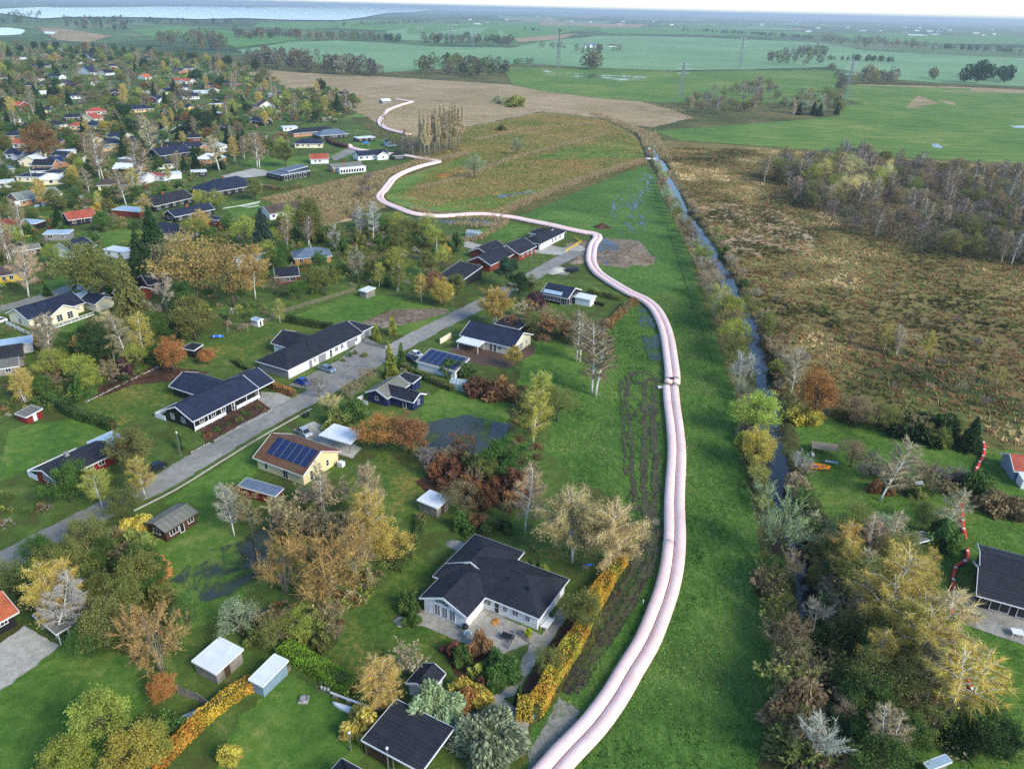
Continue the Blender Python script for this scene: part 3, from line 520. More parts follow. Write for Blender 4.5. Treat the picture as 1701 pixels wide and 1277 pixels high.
TB = [(1117, 634), (1117.4, 619), (1114, 592), (1109, 559), (1101, 533.6), (1088, 511), (1070, 496), (1046, 485), (1016, 467.4), (993, 451), (983, 435), (982.4, 420), (986, 404.5), (993, 394), (988, 388), (969.5, 384.7), (946, 380), (911, 372), (876, 365), (853, 360.3), (832, 358)]
TC = [(830, 357.6), (807, 355), (783, 354.8), (736, 358), (710, 357), (683, 352.8), (657, 343), (636, 334), (630.5, 324.6), (637.6, 315.8), (646, 305), (655, 294.6), (675, 284), (701, 275), (724, 269.5), (728, 268), (724, 266.5), (701, 262.9), (675, 258), (648, 255), (622, 252), (596, 248), (582, 244.6)]
TD = [(657, 164.5), (670, 166.3), (681, 168), (684, 169), (680, 170.3), (673, 172), (657, 177.3), (643, 183.5), (636, 191.5), (631, 200), (633, 207), (643, 213.5), (659, 218), (680, 223)]
pa, pb, pc, pd = [smooth_path(t, .9) for t in (TA, TB, TC, TD)]
k = min(range(len(pa)), key=lambda i: (pa[i]-G(1118, 926, .9)).length)
barrier_tube(pa[:k+4], -1, 'pale pink barrier tube on the house side, swinging past the asphalt crossing')
barrier_tube(pa[k+1:], -1, 'pale pink barrier tube on the house side, straight stretch beside the mud track', ra=.91, rb=.62)
barrier_tube(pa, 1, 'pale pink barrier tube on the meadow side, from asphalt crossing to strapped joint')
barrier_tube(pb, -1, 'pale pink barrier tube on the house side, curving round the bare earth heap')
barrier_tube(pb, 1, 'pale pink barrier tube on the meadow side, curving round the bare earth heap')
barrier_tube(pc, -1, 'pale pink barrier tube on the house side of the fen bend')
barrier_tube(pc, 1, 'pale pink barrier tube on the fen side of the fen bend')
barrier_tube(pd, -1, 'far pale tube on the house side of the tan reed bed', ra=1.0)
barrier_tube(pd, 1, 'far pale tube on the reed side of the tan reed bed', ra=1.0)
# heap of folded tube at the lane end
hp = G(580, 245); e = empty('folded_tube_heap', hp); tag(e, 'heap of folded pale pink tube ending at the short lane', 'tube heap')
for i in range(5):
    a = i*1.3; MB().tube([(math.cos(a)*2.2, math.sin(a)*1.6, .5), (math.cos(a)*.6, math.sin(a)*.4, 1.6-.1*i), (-math.cos(a+.4)*2, -math.sin(a+.4)*1.4, .5)], [.5, .62, .45], 8).obj('fold', M['tube'], e, True)
# straps and fittings at the joint
jp = G(1114.5, 637, 0); e = empty('strap_joint', jp); tag(e, 'dark green straps lashing the twin tubes at their joint', 'strap')
for q, dx in ((0, -.95), (1, .95)):
    pts = [(dx+1.02*math.cos(t), .25*math.sin(t*2)+q*.25, .8+.86*math.sin(t)) for t in [math.pi*i/10 for i in range(11)]]
    MB().tube(pts, .09, 5).obj('strap', M['strap'], e)
MB().box(-.3, -.3, 1.3, .5, .25, 1.62).obj('buckle', M['darkmetal'], e)
MB().tube([(1.2, -.8, .9), (2.0, -.6, .6), (2.1, .3, .5), (1.4, .5, 1.2)], .1, 5).obj('loose_strap', M['strap'], e)
# yellow caution figures and tags along the barrier
for i, (x, y) in enumerate([(1142, 728), (1142, 745), (1137, 760), (1140, 790), (1130, 620)]):
    p = G(x, y); o = MB().tube([(0, 0, 0), (0, 0, .5)], .04, 5).obj('marker_peg', M['white'], None, loc=p); tag(o, 'short white marker peg beside the meadow side tube', 'peg', 'white pegs along the tubes')
# ------------------------------------------------------------------ houses
_wc = {}
def window_mesh(w, h, nx, ny, both):
    key = (round(w, 2), round(h, 2), nx, ny, both)
    if key in _wc: return _wc[key]
    b = MB(); t = .09
    b.box(-w/2, -.07, 0, -w/2+t, .02, h); b.box(w/2-t, -.07, 0, w/2, .02, h); b.box(-w/2+t, -.07, 0, w/2-t, .02, t); b.box(-w/2+t, -.07, h-t, w/2-t, .02, h)
    for i in range(1, nx): x = -w/2+w*i/nx; b.box(x-.03, -.06, t, x+.03, .02, h-t)
    for j in range(1, ny):
        z = h*j/ny
        for i in range(nx): b.box(-w/2+w*i/nx+(.03 if i else t), -.058, z-.025, -w/2+w*(i+1)/nx-(.03 if i < nx-1 else t), .018, z+.025)
    nf = len(b.f); p = MB().box(-w/2+t/2, -.03, t/2, w/2-t/2, .015, h-t/2)
    if both:
        off = len(b.v); me = mesh('window', b.v+p.v, b.f+[tuple(k+off for k in q) for q in p.f], [M['trim'], M['glass']], mi=[0]*nf+[1]*len(p.f)); r = (me, None)
    else: r = (mesh('window', b.v, b.f, M['trim']), mesh('pane', p.v, p.f, M['glass']))
    _wc[key] = r; return r
def window(root, blk, face, pos, w=1.2, h=1.2, sill=.95, nx=2, ny=1, far=False, name='window', mat=None):
    x0, x1, y0, y1 = blk['wall']; L = (x1-x0) if face in 'fb' else (y1-y0); q = L*pos
    loc, rz = {'f': ((x0+q, y0, sill), 0), 'r': ((x1, y0+q, sill), math.pi/2), 'b': ((x1-q, y1, sill), math.pi), 'l': ((x0, y1-q, sill), -math.pi/2)}[face]
    a, p = window_mesh(w, h, nx, ny, far); o = link(name, a, root, loc); o.rotation_euler.z = rz
    if p: link('pane', p, o)
    return o
def garage_door(root, blk, face, pos, w=2.4, h=2.1, mat='white', name='garage_door'):
    x0, x1, y0, y1 = blk['wall']; L = (x1-x0) if face in 'fb' else (y1-y0); q = L*pos
    loc, rz = {'f': ((x0+q, y0, .05), 0), 'r': ((x1, y0+q, .05), math.pi/2)}[face]
    b = MB().box(-w/2, -.05, 0, w/2, .02, h)
    for i in range(1, 5): b.box(-w/2+.04, -.065, h*i/5-.02, w/2-.04, -.05, h*i/5+.02)
    o = b.obj(name, M[mat], root, loc=loc); o.rotation_euler.z = rz; return o
def block(root, x0, x1, y0, y1, eave=2.6, slope=25, axis='x', hip=(0, 0), over=.5, wall='white', roof='r_dark', trim='trim', kind='pitch', fascia=True, base=0., posts=False, gable=None):
    """one wing: walls under a pitched, hipped, mono or flat roof; x0..y1 is the roof's eave rectangle"""
    th = .2; sw = axis == 'y'
    if sw: a0, a1, b0, b1 = y0, y1, x0, x1
    else: a0, a1, b0, b1 = x0, x1, y0, y1
    T = (lambda a, b, z: (b, a, z)) if sw else (lambda a, b, z: (a, b, z))
    half = (b1-b0)/2; tn = math.tan(R(slope)); rz = eave+half*tn; cb = (b0+b1)/2
    wx0, wx1, wy0, wy1 = x0+over, x1-over, y0+over, y1-over
    blk = dict(wall=(wx0, wx1, wy0, wy1), eave=eave, rz=rz, rect=(x0, x1, y0, y1), T=T, cb=cb, tn=tn, a=(a0, a1), b=(b0, b1))
    RB = MB(); FB = MB()
    if kind == 'pitch':
        h0 = half*.98 if hip[0] else 0; h1 = half*.98 if hip[1] else 0
        E0, E1, E2, E3 = (a0, b0, eave), (a1, b0, eave), (a1, b1, eave), (a0, b1, eave); R0, R1 = (a0+h0, cb, rz), (a1-h1, cb, rz)
        P = [E0, E1, E2, E3, R0, R1]; tops = [(0, 1, 5, 4), (2, 3, 4, 5), (3, 0, 4), (1, 2, 5)]
        if not hip[0]: tops[2] = None
        if not hip[1]: tops[3] = None
        tops = [q for q in tops if q]
        RB.v = [T(*p) for p in P]+[T(p[0], p[1], p[2]-th) for p in P]
        RB.f = [q for q in tops]+[tuple(k+6 for k in reversed(q)) for q in tops]+[(0, 6, 7, 1), (2, 8, 9, 3)]
        RB.f += [(3, 9, 6, 0)] if hip[0] else [(0, 6, 10, 4), (4, 10, 9, 3)]
        RB.f += [(1, 7, 8, 2)] if hip[1] else [(1, 5, 11, 7), (5, 2, 8, 11)]
        for k, (aa, hp) in enumerate(((a0, hip[0]), (a1, hip[1]))):
            if fascia and not hp:
                s = -1 if k == 0 else 1
                for be in (b0, b1): FB.bar(T(aa+s*.035, be, eave-.1), T(aa+s*.035, cb, rz-.1), .07, .3)
        if fascia:
            for be, s in ((b0, -1), (b1, 1)): FB.bar(T(a0, be+s*.035, eave-.13), T(a1, be+s*.035, eave-.13), .07, .2)
            for aa, hp, s in ((a0, hip[0], -1), (a1, hip[1], 1)):
                if hp: FB.bar(T(aa+s*.035, b0, eave-.13), T(aa+s*.035, b1, eave-.13), .07, .2)
        if not hip[0] or not hip[1] or True:
            g = MB().tube([T(R0[0], cb, rz+.0), T(R1[0], cb, rz+.0)], .11, 6); blk['ridge'] = g
    else:
        z1 = eave + (b1-b0)*tn if kind == 'mono' else eave
        P = [(a0, b0, eave), (a1, b0, eave), (a1, b1, z1), (a0, b1, z1)]
        RB.v = [T(*p) for p in P]+[T(p[0], p[1], p[2]-th) for p in P]
        RB.f = [(0, 1, 2, 3), (7, 6, 5, 4), (0, 4, 5, 1), (1, 5, 6, 2), (2, 6, 7, 3), (3, 7, 4, 0)]
        if fascia:
            FB.bar(T(a0, b0-.035, eave-.1), T(a1, b0-.035, eave-.1), .07, .24); FB.bar(T(a0, b1+.035, z1-.1), T(a1, b1+.035, z1-.1), .07, .24)
            FB.bar(T(a0-.035, b0, eave-.1), T(a0-.035, b1, z1-.1), .07, .24); FB.bar(T(a1+.035, b0, eave-.1), T(a1+.035, b1, z1-.1), .07, .24)
        rz = z1
    ro = RB.obj('roof', M[roof], root)
    import bmesh
    bm = bmesh.new(); bm.from_mesh(ro.data); bmesh.ops.recalc_face_normals(bm, faces=bm.faces); bm.to_mesh(ro.data); bm.free()
    blk['roof'] = ro
    if fascia: FB.obj('fascia', M[trim], root)
    if 'ridge' in blk and fascia: blk['ridge'].obj('ridge_cap', M[roof], ro)
    if posts:
        for px_ in np.linspace(wx0+.1, wx1-.1, max(2, int((wx1-wx0)/3.2)+1)):
            for py_ in (wy0+.1, wy1-.1):
                zt = eave-.1+((py_-b0)*tn if kind == 'mono' and not sw else (px_-b0)*tn if kind == 'mono' else 0)
                MB().box(px_-.07, py_-.07, 0, px_+.07, py_+.07, zt).obj('post', M[posts], root)
    elif wall:
        wt = eave+over*tn-.1 if kind != 'flat' else eave-.1
        aw0, aw1, bw0, bw1 = (wy0, wy1, wx0, wx1) if sw else (wx0, wx1, wy0, wy1); WB = MB()
        if kind == 'pitch':
            top0 = rz-.12 if not hip[0] else wt; top1 = rz-.12 if not hip[1] else wt
            V = [(aw0, bw0, base), (aw1, bw0, base), (aw1, bw1, base), (aw0, bw1, base), (aw0, bw0, wt), (aw1, bw0, wt), (aw1, bw1, wt), (aw0, bw1, wt), (aw0, cb, top0), (aw1, cb, top1)]
            WB.v = [T(*p) for p in V]; WB.f = [(0, 1, 5, 4), (2, 3, 7, 6), (3, 0, 4, 8, 7), (1, 2, 6, 9, 5), (3, 2, 1, 0)]
        else:
            z1 = wt+(bw1-bw0)*tn if kind == 'mono' else wt
            V = [(aw0, bw0, base), (aw1, bw0, base), (aw1, bw1, base), (aw0, bw1, base), (aw0, bw0, wt), (aw1, bw0, wt), (aw1, bw1, z1), (aw0, bw1, z1)]
            WB.v = [T(*p) for p in V]; WB.f = [(0, 1, 5, 4), (1, 2, 6, 5), (2, 3, 7, 6), (3, 0, 4, 7), (3, 2, 1, 0)]
        wo = WB.obj('wall', M[wall], root); bm = bmesh.new(); bm.from_mesh(wo.data); bmesh.ops.recalc_face_normals(bm, faces=bm.faces); bm.to_mesh(wo.data); bm.free()
    mw = root.matrix_world if False else Matrix.Translation(root.location) @ Matrix.Rotation(root.rotation_euler.z, 4, 'Z')
    nx_ = max(1, int((x1-x0)/4)); ny_ = max(1, int((y1-y0)/4))
    for i in range(nx_+1):
        for j in range(ny_+1):
            q = mw @ Vector((x0+(x1-x0)*i/nx_, y0+(y1-y0)*j/ny_, 0)); occupy(q, 2.6)
    return blk
def chimney(blk, x, y, h=.9, w=.55, mat='brownsteel'):
    sw = blk['T'](1, 0, 0)[0] == 0; b = x if sw else y; z = blk['eave']+(blk['b'][1]-blk['b'][0])/2*blk['tn']-abs(b-blk['cb'])*blk['tn']
    o = MB().box(x-w/2, y-w/2, z-.3, x+w/2, y+w/2, z+h).box(x-w/2-.05, y-w/2-.05, z+h, x+w/2+.05, y+w/2+.05, z+h+.1).obj('chimney', M[mat], blk['roof']); return o
def roof_vent(blk, x, y):
    b = y if blk['T'](1, 0, 0)[0] == 1 else x; z = blk['eave']+(blk['b'][1]-blk['b'][0])/2*blk['tn']-abs(b-blk['cb'])*blk['tn']
    MB().tube([(x, y, z-.1), (x, y, z+.35)], .11, 8).obj('vent_pipe', M['darkmetal'], blk['roof'])
def solar(root, blk, u0, u1, v0, v1, nx, ny, slope_front=True):
    """solar panels on the slope over y0 (axis x): u along the ridge, v up the slope, both in metres of plan"""
    tn = blk['tn']; y0 = blk['b'][0]; e = blk['eave']
    du = (u1-u0)/nx; dv = (v1-v0)/ny
    for i in range(nx):
        for j in range(ny):
            b = MB(); g_ = .05; xa, xb = u0+du*i+g_, u0+du*(i+1)-g_; ya, yb = v0+dv*j+g_, v0+dv*(j+1)-g_
            za, zb = e+(ya-y0)*tn, e+(yb-y0)*tn
            b.v = [(xa, ya, za+.1), (xb, ya, za+.1), (xb, yb, zb+.1), (xa, yb, zb+.1), (xa, ya, za+.05), (xb, ya, za+.05), (xb, yb, zb+.05), (xa, yb, zb+.05)]
            b.f = [(0, 1, 2, 3), (7, 6, 5, 4), (0, 4, 5, 1), (1, 5, 6, 2), (2, 6, 7, 3), (3, 7, 4, 0)]
            b.obj('solar_panel', M['solar'], root)
        if i:
            x = u0+du*i; MB().bar((x, v0, e+(v0-y0)*tn+.09), (x, v1, e+(v1-y0)*tn+.09), .09, .05, up=(0, -tn, 1)).obj('rail', M['metal'], root)
def frame3(name, label, cat, Lp, Np, Rp, z=2.6, snap=None, group=None):
    """root at the left eave corner; x runs to the near corner, y to the far right corner"""
    a, n_, r_ = G(*Lp, z), G(*Np, z), G(*Rp, z); v = n_-a; ang = math.atan2(v.y, v.x); v2 = r_-n_; a2 = math.atan2(v2.y, v2.x)-math.pi/2
    if snap is not None: ang = R(snap)
    else: ang = (ang+a2)/2 if abs(ang-a2) < .5 else (ang if v.length > v2.length else a2)
    e1 = Vector((math.cos(ang), math.sin(ang), 0)); e2 = Vector((-e1.y, e1.x, 0))
    W_, D_ = v.dot(e1), v2.dot(e2); o = n_-e1*W_; root = empty(name, (o.x, o.y, 0), ang); tag(root, label, cat, group)
    return root, W_, D_
GRID = -28.5
# --- white hipped house with terrace
root, W_, D_ = frame3('white_house', 'white boarded house with charcoal hipped roof and paved terrace', 'house', (693.9, 995), (775.5, 1025.8), (805.5, 993), 2.7, GRID)
b1 = block(root, 0, 8.2, 0, 10.5, 2.7, 24, 'y', (0, 1), wall='whitewood'); b2 = block(root, -1.05, 17.05, 5.0, 14.9, 2.72, 24, 'x', (1, 1), wall='whitewood'); b3 = block(root, -1.07, 8.1, 8.4, 17.2, 2.71, 25.5, 'y', (0, 1), wall='whitewood')
for k in range(3): window(root, b1, 'f', .32+.18*k, 1.05, 2.05, .35, 2, 5)
a_ = MB()
for i in range(9):
    t0, t1 = math.pi*i/9, math.pi*(i+1)/9; a_.bar((3.65+1.35*math.cos(t0), .44, 2.75+.8*math.sin(t0)), (3.65+1.35*math.cos(t1), .44, 2.75+.8*math.sin(t1)), .1, .1)
for t0 in (45, 90, 135): a_.bar((3.65, .44, 2.75), (3.65+1.35*math.cos(R(t0)), .44, 2.75+.8*math.sin(R(t0))), .07, .07)
a_.bar((2.3, .44, 2.75), (5, .44, 2.75), .08, .08); wa = a_.obj('arched_window', M['trim'], root)
MB().poly([(3.65+1.3*math.cos(math.pi*i/12), .478, 2.76+.78*math.sin(math.pi*i/12)) for i in range(12, -1, -1)]).obj('pane', M['glass'], wa)
for p_, w_, nx_ in ((.51, 1.5, 2), (.69, .8, 2), (.79, 1.1, 2), (.91, .9, 2)): window(root, b2, 'f', p_, w_, 1.25 if p_ < .9 else .9, .95, nx_, 3 if p_ < .9 else 2)
window(root, b2, 'f', .61, .9, 2.05, .1, 1, 2, name='door'); window(root, b2, 'r', .35, 1.0, 1.2, .95, 2, 2); window(root, b2, 'r', .75, 1.0, 1.2, .95, 2, 2)
chimney(b2, 13.5, 8.2, .3, .3, 'darkmetal'); roof_vent(b2, 10, 8.5); roof_vent(b3, 1, 11)
tr = MB()
for x_ in (16.9, 17.9): 
    for y_ in (5.9, 8.2): tr.box(x_-.05, y_-.05, 0, x_+.05, y_+.05, 1.0)
tr.box(16.9, 5.86, .5, 17.95, 8.25, .55).box(16.88, 5.85, .95, 16.98, 8.26, 1.05).obj('trellis_bench', M['white'], root)
# --- cream house with solar roof
root, W_, D_ = frame3('solar_house', 'cream house with brown tiled roof covered by large solar array', 'house', (418, 760.6), (503.4, 790.4), (569, 749), 2.5, GRID)
b1 = block(root, 0, W_, 0, D_, 2.5, 27, 'x', (0, 0), .5, 'yellow', 'r_thatch')
solar(root, b1, 2.0, W_-.5, 1.5, D_/2-.25, 6, 4)
window(root, b1, 'f', .2, .8, 1.6, .5, 1, 1); window(root, b1, 'f', .62, 1.3, 2.05, .1, 2, 1, name='door'); window(root, b1, 'r', .68, .8, 1.4, .8, 1, 2); window(root, b1, 'r', .22, .9, 2.05, .1, 1, 2, name='door')
MB().bar((W_+.045, D_/2, b1['rz']+.0), (W_+.045, D_, b1['eave']+.0), .06, .16).obj('red_verge', M['seam'], root)
# --- black timber house with carport
root, W_, D_ = frame3('black_timber_house', 'long black timber house with navy tiled roof, white veranda rail and carport', 'house', (258, 675), (320, 700), (454, 631.7), 2.5, GRID)
b1 = block(root, W_-9.6, W_, 0, D_*.80, 2.5, 24, 'y', (0, 0), .7, 'black', 'r_navy'); X0 = W_-9.6
block(root, X0, W_, D_*.80+.02, D_, 2.5, 24, 'y', (0, 0), .7, None, 'r_navy', posts='black')
b3 = block(root, X0-8.2, X0+5, D_*.38, D_*.38+8.4, 2.45, 24, 'x', (0, 0), .6, 'black', 'r_navy')
window(root, b1, 'f', .22, 1.1, 1.3, .8, 2, 2); window(root, b1, 'f', .62, 1.1, 1.3, .8, 2, 2)
for p_ in (.12, .3, .46): window(root, b1, 'r', p_, 1.2, 1.2, .9, 2, 1)
window(root, b1, 'r', .62, .95, 2.0, .1, 1, 2, name='door')
rl = MB()
for y0_, y1_ in ((.2, D_*.37), (D_*.5, D_*.79)):
    rl.box(W_-.02, y0_, .25, W_+.05, y1_, 1.05)
    for q in np.arange(y0_, y1_, 2.2): rl.box(W_-.06, q, 0, W_+.08, q+.12, 1.12)
rl.obj('veranda_rail', M['whitewood'], root)
for q in np.linspace(.4, D_*.79, 6): MB().box(W_-.3, q, 0, W_-.18, q+.12, 2.4).obj('veranda_post', M['white'], root)
MB().box(X0-2.6, .2, 0, X0-2.45, 6, 1.1).box(X0-2.45, .2, 0, X0+.6, .35, 1.1).obj('side_fence', M['white'], root)
# --- long grey and white house
root, W_, D_ = frame3('grey_white_house', 'long white and grey house with charcoal roof beside two parked cars', 'house', (422.7, 600), (478, 615), (608, 554), 2.6, GRID)
b1 = block(root, 0, W_, 0, D_, 2.6, 24, 'y', (1, 0), .5, 'white', 'r_dark'); b2 = block(root, -5, 5.2, D_*.36, D_*.36+9, 2.62, 24, 'x', (0, 1), .5, 'white', 'r_dark'); block(root, 1.6, 9.4, D_-.3, D_+5.5, 2.45, 5, 'x', kind='flat', wall='greywall', roof='r_felt')
x0_, x1_, y0_, y1_ = b1['wall']; MB().box(x0_+.02, y0_-.03, 0, x1_+.02, y0_+.1, 2.3).obj('grey_plinth', M['greywall'], root)
garage_door(root, b1, 'r', .12, 4.6, 2.2); garage_door(root, b1, 'r', .285, 1.0, 2.1, 'greywall', 'door'); window(root, b1, 'r', .34, .7, 1.2, .9, 2, 3)
garage_door(root, b1, 'r', .44, 2.6, 2.1, 'greywall'); window(root, b1, 'r', .56, .9, 2.05, .1, 1, 2, name='door'); window(root, b1, 'r', .64, 1.2, 1.2, .9, 2, 3); window(root, b1, 'r', .72, 1.2, 1.2, .9, 2, 3); garage_door(root, b1, 'r', .85, 3.2, 2.2, 'greywall', 'grey_panel'); window(root, b1, 'r', .93, 1., 1.2, .9, 2, 2)
roof_vent(b1, 6.5, 11); roof_vent(b1, 6.6, 20)
# --- blue cottage
root, W_, D_ = frame3('blue_cottage', 'navy blue timber cottage with mossy grey roof and white trim', 'cottage', (607, 650.5), (640, 661), (672, 634), 2.4, GRID)
b1 = block(root, 0, 6.2, 0, 8.5, 2.4, 25, 'y', (0, 0), .5, 'bluewood', 'r_grey'); b2 = block(root, 3.2, 12.2, 1.4, 6.4, 2.42, 26, 'x', (0, 0), .45, 'bluewood', 'r_dark'); block(root, 1.5, 6.4, 9.2, 12.6, 2.4, 6, 'x', kind='mono', over=.25, wall='bluewood', roof='r_felt')
window(root, b1, 'f', .45, .9, 1.0, .9, 1, 1); window(root, b2, 'r', .5, .8, 1.2, .8, 2, 1); window(root, b2, 'f', .72, .9, 2., .1, 1, 1, name='door')
MB().box(-1.6, -1.2, 0, 1.6, -1.1, .95).box(-1.6, -1.1, 0, -1.5, 1.2, .95).obj('terrace_fence', M['white'], root)
# --- white house with timber deck
root, W_, D_ = frame3('deck_house', 'white house with navy roof and white porch over a brown timber deck', 'house', (763, 556.7), (853, 578), (888, 556), 2.6, GRID)
b1 = block(root, 0, W_, 0, D_, 2.6, 24, 'x', (0, 0), .5, 'cream', 'r_navy')
window(root, b1, 'f', .58, .8, 2.05, .1, 1, 2, name='door'); window(root, b1, 'f', .66, .8, 2.05, .1, 1, 2, name='door'); window(root, b1, 'f', .75, 1., 1., .95, 2, 1)
for k in range(3): window(root, b1, 'r', .3+.1*k, .8, 1.9, .3, 1, 2)
window(root, b1, 'r', .75, .6, 1., 1., 1, 1); roof_vent(b1, 5, 3); roof_vent(b1, 8, 3.4)
block(root, 1.2, 7.8, -3.4, .3, 2.35, 4, 'x', kind='mono', over=.2, wall=None, roof='r_white', posts='white')
MB().box(-4.5, -2.6, 0, -4.3, 2.5, 1.5).obj('screen_wall', M['cream'], root)
# --- solar carport beside it
root, W_, D_ = frame3('solar_carport', 'low white carport carrying a slanted array of solar panels', 'carport', (692, 599), (748, 615), (768, 595), 2.3, GRID)
b1 = block(root, 0, 11.5, 0, 6.4, 2.3, 10, 'x', kind='mono', over=.3, wall='white', roof='r_grey'); b1['b'] = (0, 6.4); solar(root, b1, .6, 10.9, .5, 6.0, 6, 4)
# --- black and white house by the barrier
root, W_, D_ = frame3('glazed_house', 'black house with white glazed gable and pale blue roof strip', 'house', (897, 487), (944, 496), (960, 480), 2.6, GRID)
b1 = block(root, 0, W_, 0, D_, 2.6, 22, 'x', (0, 0), .4, 'black', 'r_navy')
for k in range(5): window(root, b1, 'f', .12+.14*k, 1.1, 1.2, .8, 2, 1)
window(root, b1, 'f', .86, 2.2, 2.1, .1, 3, 1); [window(root, b1, 'r', .2+.2*k, 1.2, 2.1, .1, 1, 1) for k in range(4)]
MB().bar((.6, 1.0, 2.6+.62), (W_*.72, 1.0, 2.6+.62), 1.6, .12, up=(0, -.37, .93)).obj('glass_roof_strip', M['r_blue'], root)
block(root, W_+.5, W_+6, 3, 7.5, 2.4, 0, kind='flat', over=.3, wall='white', roof='r_white')
# --- red brick house and its white neighbour
root, W_, D_ = frame3('red_brick_house', 'red brick house with wide charcoal roof beside the sand heap', 'house', (777, 432.5), (815, 441), (848, 421), 2.6, GRID)
b1 = block(root, 0, W_, 0, D_, 2.6, 25, 'y', (0, 0), .5, 'redbrick', 'r_dark'); b2 = block(root, 1, W_+2.2, D_, D_+13, 2.75, 25, 'y', (0, 0), .5, 'redbrick', 'r_dark'); block(root, -6, 1.6, D_*.7, D_+8, 2.5, 22, 'y', (0, 0), .5, 'redbrick', 'r_dark')
for p_ in (.25, .55, .8): window(root, b2, 'r', p_, 1.2, 1.3, .9, 2, 2)
window(root, b1, 'f', .5, 1.1, 1.2, .9, 2, 1)
root, W_, D_ = frame3('white_garage_house', 'white garage house with charcoal hipped roof against the barrier', 'house', (866, 400.5), (898, 405.5), (943, 385), 2.6, GRID)
b1 = block(root, 0, W_, 0, D_, 2.6, 23, 'y', (1, 1), .5, 'white', 'r_dark'); block(root, -3.5, W_*.6, D_*.55, D_*.55+8, 2.6, 22, 'x', (1, 0), .5, 'white', 'r_dark')
garage_door(root, b1, 'f', .5, 5.6, 2.1, 'black', 'dark_panel'); garage_door(root, b1, 'r', .14, 2.4, 2.1); garage_door(root, b1, 'r', .3, 2.4, 2.1); [window(root, b1, 'r', p_, 1.2, 1.6, .6, 2, 2) for p_ in (.5, .64, .82)]
# --- cream house with white fence
root, W_, D_ = frame3('cream_house', 'cream house with navy roof, white fenced deck and glazed gable', 'house', (3.5, 521.7), (46, 532), (147, 504), 2.6)
b1 = block(root, 0, W_, 0, D_, 2.6, 24, 'y', (0, 0), .5, 'cream', 'r_navy'); b2 = block(root, W_-5, W_+2.4, D_*.28, D_*.28+8.5, 2.62, 26, 'x', (0, 0), .45, 'cream', 'r_navy'); b3 = block(root, W_-3.5, W_+3.5, D_+.5, D_+7, 2.5, 24, 'x', (0, 0), .45, 'cream', 'r_navy')
window(root, b1, 'f', .55, 1.6, 1.6, .5, 3, 2); window(root, b1, 'r', .16, 2.4, 1.5, .5, 3, 3); [window(root, b2, 'r', p_, 1.7, 2.0, .3, 2, 3) for p_ in (.3, .7)]; [window(root, b1, 'r', p_, 1.1, 1.1, 1., 2, 2) for p_ in (.75, .88)]
block(root, W_-9, W_-3.4, D_-1, D_+6, 2.4, 3, 'x', kind='mono', over=.2, wall='white', roof='r_blue'); chimney(b1, W_*.62, D_*.3, .7, .35, 'darkmetal')
fe = empty('deck_fence', G(11.5, 539)); tag(fe, 'white fence with round cut outs around the cream house deck', 'fence')
o0 = G(11.5, 539); cor = [G(11.5, 539), G(54, 560), G(92.6, 546), G(157, 524)]
for i in range(3):
    a, b = cor[i]-o0, cor[i+1]-o0; n = max(2, int((b-a).length/2.2))
    for j in range(n):
        p, q = a.lerp(b, j/n), a.lerp(b, (j+1)/n); pb_ = MB(); up = Vector((0, 0, 1))
        pb_.bar(p+up*.3, q+up*.3, .08, .25).bar(p+up*1.05, q+up*1.05, .1, .12); mid = (p+q)/2; d_ = (q-p).normalized()
        pb_.tube([mid+d_*(.28*math.cos(t))+up*(.7+.28*math.sin(t)) for t in [math.pi*2*k/10 for k in range(11)]], .05, 4, False).bar(p, p+up*1.15, .14)
        for s in (.15, .85): pb_.bar(p.lerp(q, s)+up*.3, p.lerp(q, s)+up*1.05, .1, .05)
        pb_.obj('fence_panel', M['white'], fe)
# --- red timber house
root, W_, D_ = frame3('red_timber_house', 'red timber house with long black felt roof and white gable windows', 'house', (47, 782), (92, 800), (200, 750), 2.4, GRID-1)
b1 = block(root, 0, W_, 0, D_, 2.4, 17, 'y', (0, 0), .6, 'redwood', 'r_felt'); [window(root, b1, 'f', .4+.13*k, .9, 1.2, .9, 1, 2) for k in range(4)]; [window(root, b1, 'r', p_, 1.3, 1.1, .9, 2, 1) for p_ in (.35, .55, .75)]
block(root, -.5, W_*.55, D_*.9, D_+4.2, 2.5, 3, kind='flat', over=.2, wall='redwood', roof='r_blue'); chimney(b1, W_*.3, D_*.45, .8, .7, 'greywall')
MB().box(-2.4, .5, .9, -2.3, D_*.8, 1.3).box(-2.4, .4, 0, .6, .5, 1.2).box(-2.35, D_*.4, 0, .4, D_*.4+.1, 1.25).obj('terrace_rail', M['white'], root)
